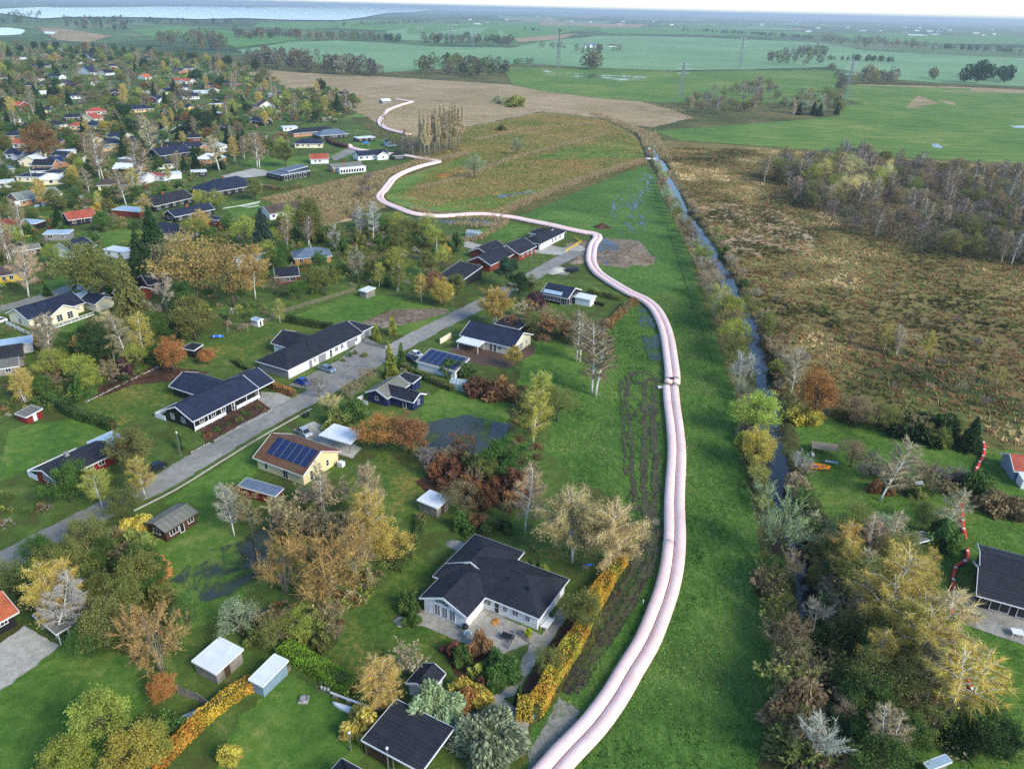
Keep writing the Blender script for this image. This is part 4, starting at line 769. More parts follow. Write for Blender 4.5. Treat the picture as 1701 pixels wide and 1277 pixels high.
# --- brown cabin, weathered hut, small outbuildings
root, W_, D_ = frame3('brown_cabin', 'dark brown timber cabin with mossy felt roof beside the flooded lawn', 'cabin', (238, 869), (274, 885), (332, 851), 2.2, GRID)
b1 = block(root, 0, W_, 0, D_, 2.2, 17, 'y', (0, 0), .35, 'brownwood', 'r_grey', trim='brownwood'); window(root, b1, 'f', .5, 1.6, 1.1, .8, 2, 1, name='window'); window(root, b1, 'r', .25, 1.8, 1.2, .7, 3, 1); window(root, b1, 'r', .5, .9, 1.9, .1, 1, 1, name='door'); window(root, b1, 'r', .8, 1.2, 1., .9, 2, 1)
root = empty('weathered_hut', G(-30, 620), R(30)); tag(root, 'weathered grey timber hut with dark panelled roof', 'hut')
b1 = block(root, -4, 9.2, 0, 8.5, 2.5, 24, 'x', (0, 0), .4, 'greywood', 'r_black', trim='greywood'); window(root, b1, 'f', .72, 1.3, 1.1, .8, 1, 1); b2 = block(root, -1, 8, -4.2, .5, 2.0, 8, 'x', kind='mono', over=.2, wall='greywood', roof='r_grey'); window(root, b2, 'f', .75, 1.2, 1.0, .8, 2, 1)
block(root, 2, 11, 8.6, 14, 2.6, 2, kind='flat', over=.2, wall='white', roof='r_blue')
root = empty('orange_tile_house', G(-52, 1088), math.atan2((G(41.7, 1033)-G(-10, 1062)).y, (G(41.7, 1033)-G(-10, 1062)).x)); tag(root, 'dark timber house with weathered orange tile roof by the gravel drive', 'house')
LL = (G(41.7, 1033, 2.4)-Vector((root.location.x, root.location.y, 2.4))).length; b1 = block(root, -6, LL, 0, 7.5, 2.4, 25, 'x', (0, 0), .5, 'black', 'r_orange'); window(root, b1, 'f', .86, 1.5, .8, 1.2, 3, 1)
def flat_shed(name, label, cat, a, b, c_, z, roof, wall, tilt=4, posts=None, over=.2, door=None):
    root, W_, D_ = frame3(name, label, cat, a, b, c_, z); blk = block(root, 0, W_, 0, D_, z, tilt, 'y' if tilt < 0 else 'x', kind='mono', over=over, wall=None if posts else wall, roof=roof, posts=posts or False)
    if door: garage_door(root, blk, door[0], door[1], door[2], 1.9, door[3], 'door')
    return root, blk, W_, D_
flat_shed('open_carport', 'grey roofed carport under the white leaning birch', 'carport', (48, 1024), (93, 1053), (118, 1040), 2.3, 'r_grey', None, 1, 'white')
flat_shed('garden_shed', 'timber shed with white sheet roof stained by leaves', 'shed', (320, 1096), (358, 1119), (403, 1079), 2.2, 'r_white', 'greywood', 3, door=('r', .4, .9, 'brownwood'))
flat_shed('log_shed', 'grey blue shed with white roof and stacked firewood at its end', 'shed', (412, 1128), (436, 1139.5), (480, 1099), 2.2, 'r_white', 'greyblue', 3)
root, W_, D_ = frame3('white_outbuilding', 'small white outbuilding with black gabled roof behind the grey willow', 'shed', (673, 1134.5), (712, 1152), (750.5, 1123), 2.2, GRID); b1 = block(root, 0, W_, 0, D_, 2.2, 26, 'y', (0, 0), .3, 'white', 'r_dark')
root, W_, D_ = frame3('felt_carport', 'large open carport with striped black felt roof', 'carport', (598, 1231), (700, 1282), (760, 1213), 2.6, GRID)
b1 = block(root, 0, W_, 0, D_, 2.6, 1.5, 'x', kind='mono', over=.25, wall=None, roof='r_felt', posts='wood'); MB().box(.3, .3, 0, 3.6, .45, 2.4).box(.3, .45, 0, .45, D_-.4, 2.4).obj('back_wall', M['brownwood'], root)
root, W_, D_ = frame3('hip_roof_hut', 'small hut with dark ribbed hipped roof beside the felt carport', 'hut', (520, 1312), (590, 1350), (628, 1292), 2.3, GRID); block(root, 0, W_, 0, D_, 2.3, 24, 'y', (1, 1), .3, 'brownwood', 'r_dark')
flat_shed('red_shed', 'red shed with blue grey roof and green door', 'shed', (399, 803), (457, 824), (470, 812), 2.2, 'r_slate', 'redwood', 6, door=('r', .5, .8, 'strap'))
flat_shed('white_carport', 'open carport with bright white roof beside the silver car', 'carport', (533, 720), (581, 737), (603, 718), 2.5, 'r_white', None, 2, 'wood')
flat_shed('white_roof_shed', 'small timber shed with snow white roof on the lawn', 'shed', (694, 829), (726, 844), (746, 827), 2.3, 'r_white', 'greywood', 2, door=('r', .5, .9, 'brownwood'))
flat_shed('grey_shed', 'small grey garden shed at the edge of the bright lawn', 'shed', (598, 481), (608, 485), (621, 478), 2.3, 'r_white', 'greywood', 2)
flat_shed('black_shed', 'small black shed beside the orange maple', 'shed', (305, 577), (322, 582), (334, 573), 2.1, 'r_felt', 'black', 4)
flat_shed('log_store', 'dark shed with a heap of brown leaves on its roof behind the deck house', 'shed', (823, 536), (862, 547), (878, 534), 2.2, 'r_dark', 'black', 3)
flat_shed('red_playhouse', 'tiny red hut with white trim by the hedge', 'hut', (26, 686), (43, 693), (70, 680), 1.8, 'r_grey', 'redwood', 5, door=('r', .5, .8, 'white'))
flat_shed('thatched_shelter', 'low black shelter with sagging dark roof behind the pines', 'shed', (733, 456), (765, 468), (790, 450), 2.2, 'r_black', 'black', 10)
flat_shed('garden_hut', 'dark garden hut half hidden in the shrubs across the stream', 'hut', (1495, 892), (1512, 905), (1550, 897), 2.2, 'r_grey', 'black', 3)
flat_shed('metal_roof_shed', 'shed with blue grey metal roof among dark shrubs', 'shed', (1520, 1270), (1545, 1278), (1580, 1268), 2.2, 'r_blue', 'greywood', 8)
# --- houses across the stream
root = empty('black_roof_house', G(1622, 988, 2.5)*1.0, R(-25)); root.location.z = 0; tag(root, 'house with stepped black roof and white gutters beside the red barrier', 'house')
b1 = block(root, 0, 14, 0, 9, 2.5, 24, 'x', (0, 0), .7, 'black', 'r_felt'); b2 = block(root, .5, 14.5, 6, 12.6, 3.6, 14, 'x', (0, 0), .5, 'black', 'r_dark'); window(root, b1, 'f', .22, 2.6, 1.9, .2, 2, 1); window(root, b1, 'f', .5, 2.6, 1.9, .2, 2, 1)
root = empty('red_roof_cottage', G(1683, 800), R(-10)); tag(root, 'blue cottage with red tiled roof and white porch roof across the stream', 'cottage'); b1 = block(root, -.5, 9, 0, 7, 2.4, 27, 'x', (0, 0), .4, 'greyblue', 'r_red'); block(root, .2, 6, -2.6, .2, 2.2, 4, 'x', kind='mono', over=.2, wall='white', roof='r_white')
# --- small things with roofs: playhouse, greenhouse
root = empty('playhouse', G(418, 541), R(-30)); tag(root, 'small white playhouse with pale roof on the lawn', 'playhouse'); b1 = block(root, 0, 2.6, 0, 2.2, 1.9, 12, 'x', (0, 0), .2, 'white', 'r_blue'); window(root, b1, 'f', .4, .7, .7, .8, 1, 1); window(root, b1, 'r', .5, .7, 1.6, .05, 1, 1, name='door')
def greenhouse(px, ang, L, W_, label):
    root = empty('greenhouse', G(*px), R(ang)); tag(root, label, 'greenhouse'); fr = MB(); h, rz = 1.7, 2.4
    for x in np.linspace(0, L, 5):
        for y in (0, W_): fr.bar((x, y, 0), (x, y, h), .05)
        fr.bar((x, 0, h), (x, W_/2, rz), .05); fr.bar((x, W_, h), (x, W_/2, rz), .05)
    for y, z in ((0, h), (W_, h), (W_/2, rz), (0, .05), (W_, .05)): fr.bar((0, y, z), (L, y, z), .06)
    fr.obj('frame', M['white'], root)
    for y0, z0, y1, z1 in ((0, h, W_/2, rz), (W_, h, W_/2, rz), (0, .1, 0, h), (W_, .1, W_, h)): MB().poly([(0.02, y0, z0-.03), (L-.02, y0, z0-.03), (L-.02, y1, z1-.03), (.02, y1, z1-.03)]).obj('glazing', M['paneglass'], root)
    for x in (.02, L-.02): MB().poly([(x, 0.02, .1), (x, W_-.02, .1), (x, W_-.02, h), (x, W_/2, rz), (x, .02, h)]).obj('end_glazing', M['paneglass'], root)
    occupy(root.location, 4)
greenhouse((747, 646), -20, 3.8, 2.6, 'small white framed greenhouse on the lawn'); greenhouse((774, 393), -20, 5, 3.5, 'greenhouse beside a low white annex behind the brick house')
# --- houses of the further neighbourhood: left and right end of the front eave, depth, roof form, colours
RN = {'r_dark': 'charcoal', 'r_navy': 'navy', 'r_black': 'black', 'r_brown': 'brown', 'r_red': 'red', 'r_orange': 'orange', 'r_slate': 'slate grey', 'r_moss': 'mossy', 'r_white': 'white', 'r_blue': 'pale blue', 'r_grey': 'grey'}
WN = {'white': 'white', 'whitewood': 'white boarded', 'cream': 'cream', 'yellow': 'yellow', 'yellowbrick': 'yellow brick', 'brick': 'orange brick', 'redbrick': 'red brick', 'black': 'black', 'paleblue': 'pale blue', 'brightyellow': 'bright yellow', 'redwood': 'red', 'greywood': 'grey timber', 'tan': 'tan', 'greywall': 'grey'}
FN = {'g': 'gabled', 'h': 'hipped', 'e': 'gable fronted', 'f': 'flat roofed', 'L': 'winged'}
FAR = [  # x1 y1 x2 y2 depth form roof wall
 (40,132,79,130,9,'g','r_brown','cream'),(77,126,97,128,9,'g','r_dark','white'),(127,119,149,121,14,'e','r_navy','white'),(160,121,175,122,14,'e','r_dark','white'),(96,137,123,139,9,'g','r_navy','redwood'),
 (32,143,62,142,9,'h','r_black','brick'),(64,138,95,141,9,'g','r_navy','white'),(90,150,116,149,8,'f','r_red','white'),(116,160,158,159,10,'h','r_navy','white'),(170,155,198,155,10,'L','r_dark','black'),
 (173,172,201,172,9,'h','r_orange','cream'),(142,186,177,185,10,'h','r_red','white'),(208,183,256,180,11,'h','r_navy','yellowbrick'),(134,208,188,211,11,'h','r_navy','cream'),(8,226,56,224,10,'h','r_navy','brick'),
 (117,233,150,236,10,'g','r_navy','yellow'),(166,240,207,238,10,'h','r_navy','yellowbrick'),(206,234,226,237,10,'g','r_navy','white'),(226,233,241,235,12,'e','r_slate','white'),(256,229,281,228,8,'g','r_black','white'),
 (307,246,350,244,9,'L','r_navy','brick'),(364,246,383,244,10,'e','r_white','white'),(24,253,51,258,9,'g','r_navy','cream'),(96,252,127,250,6,'f','r_white','white'),(73,273,126,268,11,'h','r_brown','brick'),
 (113,366,156,356,9,'g','r_red','black'),(17,369,57,372,6,'f','r_blue','black'),(70,389,114,388,6,'f','r_blue','greywall'),(84,413,120,419,10,'e','r_navy','white'),(20,419,66,410,5,'g','r_grey','black'),
 (232,383,300,391,11,'h','r_navy','white'),(447,356,502,343,10,'g','r_brown','white'),(515,265,547,264,9,'g','r_red','white'),(488,239,536,239,10,'h','r_navy','cream'),(531,226,580,222,12,'h','r_slate','black'),
 (487,222,540,210,9,'h','r_dark','brick'),(594,230,624,228,7,'f','r_white','black'),(597,261,649,257,9,'L','r_navy','white'),(653,259,672,258,6,'h','r_black','black'),(642,237,661,236,7,'e','r_navy','paleblue'),
 (413,200,436,203,9,'g','r_navy','black'),(409,179,430,179,10,'h','r_brown','brick'),(430,177,456,175,10,'e','r_brown','white'),(470,212,495,211,8,'f','r_white','white'),(443,157,462,158,10,'e','r_dark','white'),
 (500,152,513,152,6,'f','r_blue','paleblue'),(562,157,580,157,9,'g','r_navy','black'),(635,168,650,167,6,'g','r_white','greywall'),(242,165,262,166,11,'e','r_navy','redwood'),(262,167,280,166,11,'e','r_navy','white'),
 (295,181,323,179,10,'L','r_dark','brightyellow'),(290,194,306,192,8,'h','r_orange','redbrick'),(303,161,332,160,10,'g','r_dark','white'),(322,152,346,151,8,'f','r_white','paleblue'),(357,166,387,165,11,'h','r_dark','black'),
 (352,174,383,171,7,'f','r_white','brightyellow'),(336,143,362,141,10,'h','r_black','brick'),(360,138,390,140,11,'h','r_navy','redbrick'),(280,134,312,136,10,'L','r_red','white'),(282,146,316,145,10,'g','r_dark','white'),
 (228,128,241,129,10,'e','r_orange','white'),(262,152,276,153,10,'e','r_dark','cream'),(352,151,363,150,9,'e','r_white','white'),(232,153,243,153,8,'f','r_white','white'),(236,209,265,211,9,'h','r_dark','paleblue'),
 (131,96,145,98,12,'e','r_dark','white'),(16,124,27,124,9,'f','r_white','white'),(-4,130,11,128,10,'g','r_brown','white'),(51,108,70,110,11,'h','r_navy','greywall'),(30,96,44,96,9,'f','r_white','white'),
 (150,138,162,138,10,'e','r_slate','white'),(-6,304,17,302,7,'f','r_white','white'),(-10,283,24,279,9,'h','r_slate','greywall'),(152,246,170,247,9,'h','r_grey','yellowbrick'),(195,263,224,266,6,'f','r_white','greywall'),
 (160,308,222,306,11,'h','r_brown','yellow'),(240,291,272,293,8,'f','r_red','white'),(272,290,302,288,7,'f','r_white','white'),(317,286,338,285,6,'f','r_white','black'),(185,348,230,352,7,'f','r_blue','redbrick'),
 (0,378,26,372,8,'g','r_red','white'),(170,414,206,419,5,'f','r_white','white'),(350,188,368,188,8,'f','r_white','redbrick'),(420,228,445,226,9,'h','r_brown','greywall'),(545,300,548,300,3,'g','r_red','redwood'),
 (457,461,482,459,8,'g','r_dark','redwood'),(488,430,552,425,9,'h','r_slate','tan'),(394,436,452,428,7,'f','r_white','white'),(-10,460,45,452,8,'g','r_brown','brightyellow'),(186,487,203,490,8,'g','r_dark','redbrick'),(335,362,362,366,5,'f','r_black','redwood'),
 (245,474,262,470,9,'g','r_black','redbrick')]
rx = random.Random(77)
for i in range(600):       # further roofs glimpsed between the trees
    if len(FAR) > 130: break
    x, y = rx.uniform(0, 560), rx.uniform(92, 300); p = G(x, y)
    if x > 140+y*1.5 or (x > 330 and y > 215) or (x > 480 and y < 150) or y < 84+x*.05 or not free(p.x, p.y, 4): continue
    if any(abs(x-(q[0]+q[2])/2) < 24+(q[2]-q[0])*.3 and abs(y-q[1]) < 9 for q in FAR): continue
    wd = rx.uniform(11, 17)*F/(p-Vector((0, 0, CAMH))).length; FAR.append((x, y, x+wd, y+rx.uniform(-2.5, 2), rx.uniform(8, 10), rx.choice('gghheLf'), rx.choice(('r_navy', 'r_dark', 'r_dark', 'r_navy', 'r_black', 'r_brown', 'r_red', 'r_white')), rx.choice(('white', 'white', 'black', 'cream', 'yellowbrick', 'brick', 'redwood'))))
seen = {}
for q in FAR:
    x1, y1, x2, y2, D_, fm, rf, wl = q
    if x2-x1 < 5: continue
    a, b = G(x1, y1, 2.6), G(x2, y2, 2.6); v = b-a; ang = max(-.5, min(.75, math.atan2(v.y, v.x))); W_ = min(32, max(7.5, v.length*math.cos(math.atan2(v.y, v.x)-ang)))
    area = 'far up the valley' if y1 < 150 else 'deep in the housing area' if y1 < 215 else 'in the middle of the housing area' if y1 < 300 else 'among gardens behind the cream house'
    nm = 'garage' if fm == 'f' and W_ < 12 else 'house'; lb = '%s %s %s with %s roof %s' % (WN[wl], FN[fm], nm, RN[rf], area)
    root = empty(nm, (a.x, a.y, 0), ang); seen.setdefault(lb, []).append(root); tag(root, lb, nm)
    if fm == 'f': bs = [block(root, 0, W_, 0, D_, 2.6, 2, 'x', kind='flat', over=.25, wall=wl, roof=rf)]
    elif fm == 'e': bs = [block(root, 0, W_, 0, D_, 2.6, 26, 'y', over=.45, wall=wl, roof=rf)]
    elif fm == 'L': bs = [block(root, 0, W_, 2.5, 2.5+D_, 2.6, 25, 'x', over=.45, wall=wl, roof=rf), block(root, W_*.55, W_*.55+min(8, W_*.4), -.5, D_*.8, 2.62, 26, 'y', over=.45, wall=wl, roof=rf)]
    else: bs = [block(root, 0, W_, 0, D_, 2.6, 25, 'x', (1, 1) if fm == 'h' else (0, 0), over=.45, wall=wl, roof=rf)]
    bk = bs[0]; rr = random.Random(x1*7+y1); n = max(1, int((bk['wall'][1]-bk['wall'][0])/3.2))
    for i in range(n):
        if rr.random() < .85: window(root, bk, 'f', (i+.5)/n, rr.choice((1.1, 1.3, 1.8)), 1.2, .9, 2, 1, True)
    if fm != 'f': window(root, bs[-1], 'r' if ang < .1 else 'f', .5, 1.2, 1.2, .9, 2, 1, True)
    if rr.random() < .45 and fm in 'gh': chimney(bk, W_*rr.uniform(.3, .7), D_/2, .8, .6, rr.choice(('brownsteel', 'greywall', 'darkmetal')))
    if q[0] == 73:
        solar(root, bk, W_*.25, W_*.8, 1.2, D_/2-.6, 4, 2)
for lb, os_ in seen.items():
    if len(os_) > 1:
        for o in os_: o['group'] = lb
# individually read houses of the middle distance
for Lp, Np, Rp, nm, lb, wl, rf, fm, wins in [
    ((10.6, 328), (31, 334), (103, 322), 'bungalow', 'orange brick bungalow with mossy grey roof and caravan beside it', 'brick', 'r_moss', (0, 0), 5),
    ((225.6, 337), (256, 343), (322, 327.6), 'black_gabled_house', 'black house with black tile roof and white gable boards', 'black', 'r_black', (0, 0), 5),
    ((322, 311), (348, 320.5), (429, 304), 'long_navy_house', 'long dark house with broad navy roof and white windows', 'black', 'r_navy', (1, 1), 7),
    ((270.5, 355), (290, 360.5), (357, 347), 'small_black_house', 'smaller black house with navy roof below the black gabled house', 'black', 'r_navy', (0, 0), 4),
    ((248, 254), (266, 259.5), (315, 250.5), 'dark_lodge', 'dark lodge with navy roof and glazed front terrace roof', 'black', 'r_navy', (0, 0), 4),
    ((533, 277), (553, 279.5), (603, 275), 'conservatory_house', 'pink brick house with long white conservatory and red roof panel', 'brick', 'r_grey', (0, 0), 3)]:
    root, W_, D_ = frame3(nm, lb, 'house', Lp, Np, Rp, 2.6); b1 = block(root, 0, W_, 0, D_, 2.6, 25, 'y', fm, .5, wl, rf)
    for i in range(wins): window(root, b1, 'r', (i+.5)/wins, 1.3, 1.3, .8, 2, 1, True)
    for p_ in (.3, .65): window(root, b1, 'f', p_, 1.1, 1.3, .8, 2, 1, True)
    chimney(b1, W_*.5, D_*.45, .9, .7)
    if nm == 'conservatory_house':
        block(root, W_-1, W_+4, 2, D_, 2.4, 8, 'y', kind='mono', over=.15, wall='white', roof='r_white'); [MB().box(W_+3.86, 2.6+1.5*i, .5, W_+3.92, 3.6+1.5*i, 2.0).obj('glazing', M['glass'], root) for i in range(int((D_-3)/1.5))]
root, W_, D_ = frame3('flat_black_house', 'flat roofed black house with blue grey roof beside the brown reeds', 'house', (434, 287), (467, 291.5), (523, 285), 2.9); b1 = block(root, 0, W_, 0, D_, 2.9, 0, kind='flat', over=.3, wall='black', roof='r_slate'); [window(root, b1, 'f', .2+.2*i, 1.1, .9, 1.1, 1, 1, True) for i in range(4)]; [window(root, b1, 'r', .15+.17*i, 1.6, 2.1, .1, 1, 1, True) for i in range(5)]; block(root, 1, W_*.7, D_*.4, D_*1.1, 3.5, 4, 'x', kind='mono', over=.2, wall='black', roof='r_slate')
fh = empty('farmhouse', G(972, 80), R(8)); tag(fh, 'white farmhouse with grey roof alone in the wheat field', 'farmhouse'); b1 = block(fh, 0, 26, 0, 10, 4.5, 42, 'x', over=.5, wall='white', roof='r_slate'); block(fh, 8, 17, -4, 6, 4.5, 45, 'y', over=.5, wall='white', roof='r_slate'); [window(fh, b1, 'f', p_, 1.6, 1.8, 1.2, 2, 1, True) for p_ in (.1, .22, .75, .9)]
fb = empty('farm_barn', G(1012, 79), R(4)); tag(fb, 'low white barn beside the farmhouse trees', 'barn'); block(fb, 0, 18, 0, 9, 3.5, 35, 'x', over=.4, wall='white', roof='r_brown')
gh = empty('long_greenhouse', G(1509, 59.5), R(-3)); tag(gh, 'long white greenhouse hall far off in the fields', 'greenhouse'); block(gh, 0, 78, 0, 30, 4, 8, 'x', over=.2, wall='white', roof='r_white')
rr = random.Random(5)
for i in range(46):     # far town and hamlets
    x, y = rr.choice([(rr.uniform(1330, 1480), rr.uniform(42, 54)), (rr.uniform(740, 1100), rr.uniform(27, 42)), (rr.uniform(1100, 1330), rr.uniform(34, 46)), (rr.uniform(1480, 1690), rr.uniform(46, 60))])
    p = G(x, y); s = max(1, p.length/3500); o = empty('far_house', p, rr.uniform(-.6, .6)); tag(o, 'pale far house dotted along the hazy horizon', 'house', 'pale far houses near the horizon')
    L = rr.uniform(14, 30)*s**.5; MB().box(0, 0, 0, L, 9*s**.5, 4*s**.5).obj('wall', M['white'], o); h0 = 4*s**.5; d = 9*s**.5
    b = MB(); b.v = [(-.3, -.3, h0), (L+.3, -.3, h0), (L+.3, d+.3, h0), (-.3, d+.3, h0), (0, d/2, h0+3), (L, d/2, h0+3)]; b.f = [(0, 1, 5, 4), (2, 3, 4, 5), (3, 0, 4), (1, 2, 5)]; b.obj('roof', M[rr.choice(('r_red', 'r_slate', 'r_white'))], o)
# ------------------------------------------------------------------ trees: prototypes with trunk and crown meshes
def leaf_mesh(name, cen, size, lv, mat, droop=0., col=None, seed=0, aspect=1.7):
    """many small leaf faces, each with its own turn"""
    g_ = np.random.default_rng(seed); cen = np.asarray(cen, float); n = len(cen); size = np.broadcast_to(np.asarray(size, float), (n,))
    d = g_.normal(size=(n, 3)); d[:, 2] -= droop*2; d /= np.linalg.norm(d, axis=1)[:, None]
    r_ = g_.normal(size=(n, 3)); s = np.cross(d, r_); s /= np.linalg.norm(s, axis=1)[:, None]+1e-9
    L = (size*aspect/2)[:, None]; W_ = (size/2)[:, None]
    v = np.stack([cen-d*L, cen+s*W_, cen+d*L, cen-s*W_], 1).reshape(-1, 3)
    me = bpy.data.meshes.new(name); me.vertices.add(4*n); me.vertices.foreach_set('co', v.astype(np.float32).ravel())
    me.loops.add(4*n); me.loops.foreach_set('vertex_index', np.arange(4*n, dtype=np.int32)); me.polygons.add(n)
    me.polygons.foreach_set('loop_start', np.arange(0, 4*n, 4, dtype=np.int32)); me.polygons.foreach_set('loop_total', np.full(n, 4, dtype=np.int32))
    at = me.attributes.new('lv', 'FLOAT', 'POINT'); at.data.foreach_set('value', np.repeat(np.asarray(lv, np.float32), 4))
    if col is not None:
        ca = me.attributes.new('col', 'FLOAT_COLOR', 'POINT'); cc = np.ones((4*n, 4), np.float32); cc[:, :3] = np.repeat(np.asarray(col, np.float32), 4, 0); ca.data.foreach_set('color', cc.ravel())
    me.materials.append(mat); me.update(calc_edges=True); return me
def twig_mesh(name, base, tip, wid, lv, mat, seed=0, col=None):
    """thin twigs: one slim triangle each"""
    g_ = np.random.default_rng(seed); base = np.asarray(base, float); tip = np.asarray(tip, float); n = len(base)
    d = tip-base; s = np.cross(d, g_.normal(size=(n, 3))); s /= np.linalg.norm(s, axis=1)[:, None]+1e-9; s *= np.broadcast_to(np.asarray(wid, float), (n,))[:, None]/2
    v = np.stack([base-s, base+s, tip], 1).reshape(-1, 3)
    me = bpy.data.meshes.new(name); me.vertices.add(3*n); me.vertices.foreach_set('co', v.astype(np.float32).ravel())
    me.loops.add(3*n); me.loops.foreach_set('vertex_index', np.arange(3*n, dtype=np.int32)); me.polygons.add(n)
    me.polygons.foreach_set('loop_start', np.arange(0, 3*n, 3, dtype=np.int32)); me.polygons.foreach_set('loop_total', np.full(n, 3, dtype=np.int32))
    at = me.attributes.new('lv', 'FLOAT', 'POINT'); at.data.foreach_set('value', np.repeat(np.asarray(lv, np.float32), 3))
    if col is not None:
        ca = me.attributes.new('col', 'FLOAT_COLOR', 'POINT'); cc = np.ones((3*n, 4), np.float32); cc[:, :3] = np.repeat(np.asarray(col, np.float32), 3, 0); ca.data.foreach_set('color', cc.ravel())
    me.materials.append(mat); me.update(calc_edges=True); return me
def join_mesh(a, b):
    """append the faces of mesh b to mesh a (same attributes)"""
    import bmesh
    off = len(a.materials)
    for mt in b.materials: a.materials.append(mt)
    bm = bmesh.new(); bm.from_mesh(a); n = len(bm.faces); bm.from_mesh(b); bm.faces.ensure_lookup_table()
    for f_ in bm.faces[n:]: f_.material_index += off
    bm.to_mesh(a); bm.free(); return a
def p_broadleaf(seed, Hh=10, Rr=4.2, nc=95, per=110, ls=.26, low=.22, thin=0.):
    g_ = np.random.default_rng(seed); cz = Hh*(low+(1-low)*.5); hz = Hh*(1-low)*.5
    cl = []
    while len(cl) < nc:
        d = g_.normal(size=3); d /= np.linalg.norm(d); rr_ = g_.uniform(.45, 1.0)**.6
        lump = 1+.22*math.sin(d[0]*3+seed)+.18*math.sin(d[1]*4+seed*2)+.12*g_.normal()
        if d[2] < -.75: continue
        cl.append((d[0]*Rr*rr_*lump, d[1]*Rr*rr_*lump, cz+d[2]*hz*rr_*(1+.12*g_.normal())))
    cl = np.array(cl); cen = []; lv = []
    for q in cl:
        k = int(per*g_.uniform(.4, 1.4)*(1-thin)); s = Rr*g_.uniform(.1, .19); e = g_.normal(size=(k, 3))*[s, s, s*.7]; cen.append(q+e); lv.append(np.clip(g_.uniform(.25, .75)+g_.normal(0, .13, k), 0, 1))
    crown = leaf_mesh('crown', np.concatenate(cen), ls*g_.uniform(.7, 1.3, sum(len(x) for x in cen)), np.concatenate(lv), M['leaf'], seed=seed)
    b = MB(); top = Vector((g_.normal(0, .3), g_.normal(0, .3), Hh*.62)); b.tube([(0, 0, -.2), (.05, 0, Hh*.15), top*.5, top], [Hh*.03, Hh*.022, Hh*.017, Hh*.006], 6)
    for q in cl[::4]:
        z0 = g_.uniform(.18, .5)*Hh; st = Vector((0, 0, z0)); en = Vector(q); mid = st.lerp(en, .5)+Vector((0, 0, -.2)); b.tube([st, mid, en], [Hh*.011, Hh*.007, Hh*.002], 4, False)
    return mesh('trunk', b.v, b.f, M['bark'], True), crown
def p_birch(seed, Hh=13, Rr=3.0, leaf=1., ls=.2, bark='birchbark', forks=1, twigs=True, limbs=34, tw=22, tws=.035):
    g_ = np.random.default_rng(seed); b = MB(); cen = []; lv = []; tb = []; tt = []; tl = []
    for fk in range(forks):
        ox, oy = (g_.normal(0, .5)*fk, g_.normal(0, .5)*fk); h = Hh*(1-.15*fk*g_.random()); lean = g_.normal(0, .05, 2)+np.array([.1*(fk-.5)*(forks > 1), .06*fk])
        ax = [Vector((ox+lean[0]*h*t+.12*math.sin(t*7+seed), oy+lean[1]*h*t, h*t-.1*(t == 0))) for t in np.linspace(0, 1, 8)]
        b.tube(ax, [Hh*.014*(1-.93*t)+.01 for t in np.linspace(0, 1, 8)], 6)
        for i in range(limbs):
            t = .22+.76*(i/limbs)**.9; k = t*7; a0 = ax[int(k)].lerp(ax[min(7, int(k)+1)], k % 1); ang = i*2.4+g_.normal(0, .4)
            prof = math.sin(min(1, (1-t)*1.6+.12)*math.pi/2)*(.55+.45*min(1, (t-.1)*3)); ln = Rr*prof*g_.uniform(.65, 1.2)
            dv = Vector((math.cos(ang), math.sin(ang), 0)); e = a0+dv*ln+Vector((0, 0, ln*g_.uniform(.35, .85))); mid = a0.lerp(e, .55)+Vector((0, 0, .18*ln))
            b.tube([a0, mid, e], [Hh*.0062*(1.2-t)+.016, .03, .012], 4, False)
            n = int(ln*58*leaf); u = g_.uniform(.2, 1.08, n)
            pts = np.array(a0)[None]*(1-u)[:, None]+np.array(e)[None]*u[:, None]; dr = g_.exponential(.5, n)*np.clip(u*1.2, .2, 1); sp = .16+.2*u
            pts = pts+g_.normal(size=(n, 3))*sp[:, None]; pts[:, 2] -= dr*.9; keep = pts[:, 2] > .6; cen.append(pts[keep]); lv.append(np.clip(g_.uniform(.3, .7)+g_.normal(0, .15, n), 0, 1)[keep])
            if twigs:
                m_ = int(ln*tw); u = g_.uniform(.25, 1, m_); p0 = np.array(a0)[None]*(1-u)[:, None]+np.array(e)[None]*u[:, None]; p1 = p0+np.array(dv)[None]*g_.uniform(.1, .7, m_)[:, None]+g_.normal(size=(m_, 3))*.35; p1[:, 2] += g_.uniform(-.5, .5, m_)
                tb.append(p0); tt.append(p1); tl.append(g_.uniform(.2, .8, m_))
    tw = twig_mesh('crown', np.concatenate(tb), np.concatenate(tt), tws, np.concatenate(tl), M['twig'], seed)
    if leaf > .01:
        cen = np.concatenate(cen); crown = leaf_mesh('crown', cen, ls*g_.uniform(.6, 1.3, len(cen)), np.concatenate(lv), M['leaf'], .5, seed=seed); crown = join_mesh(crown, tw)
    else: crown = tw
    return mesh('trunk', b.v, b.f, M[bark], True), crown
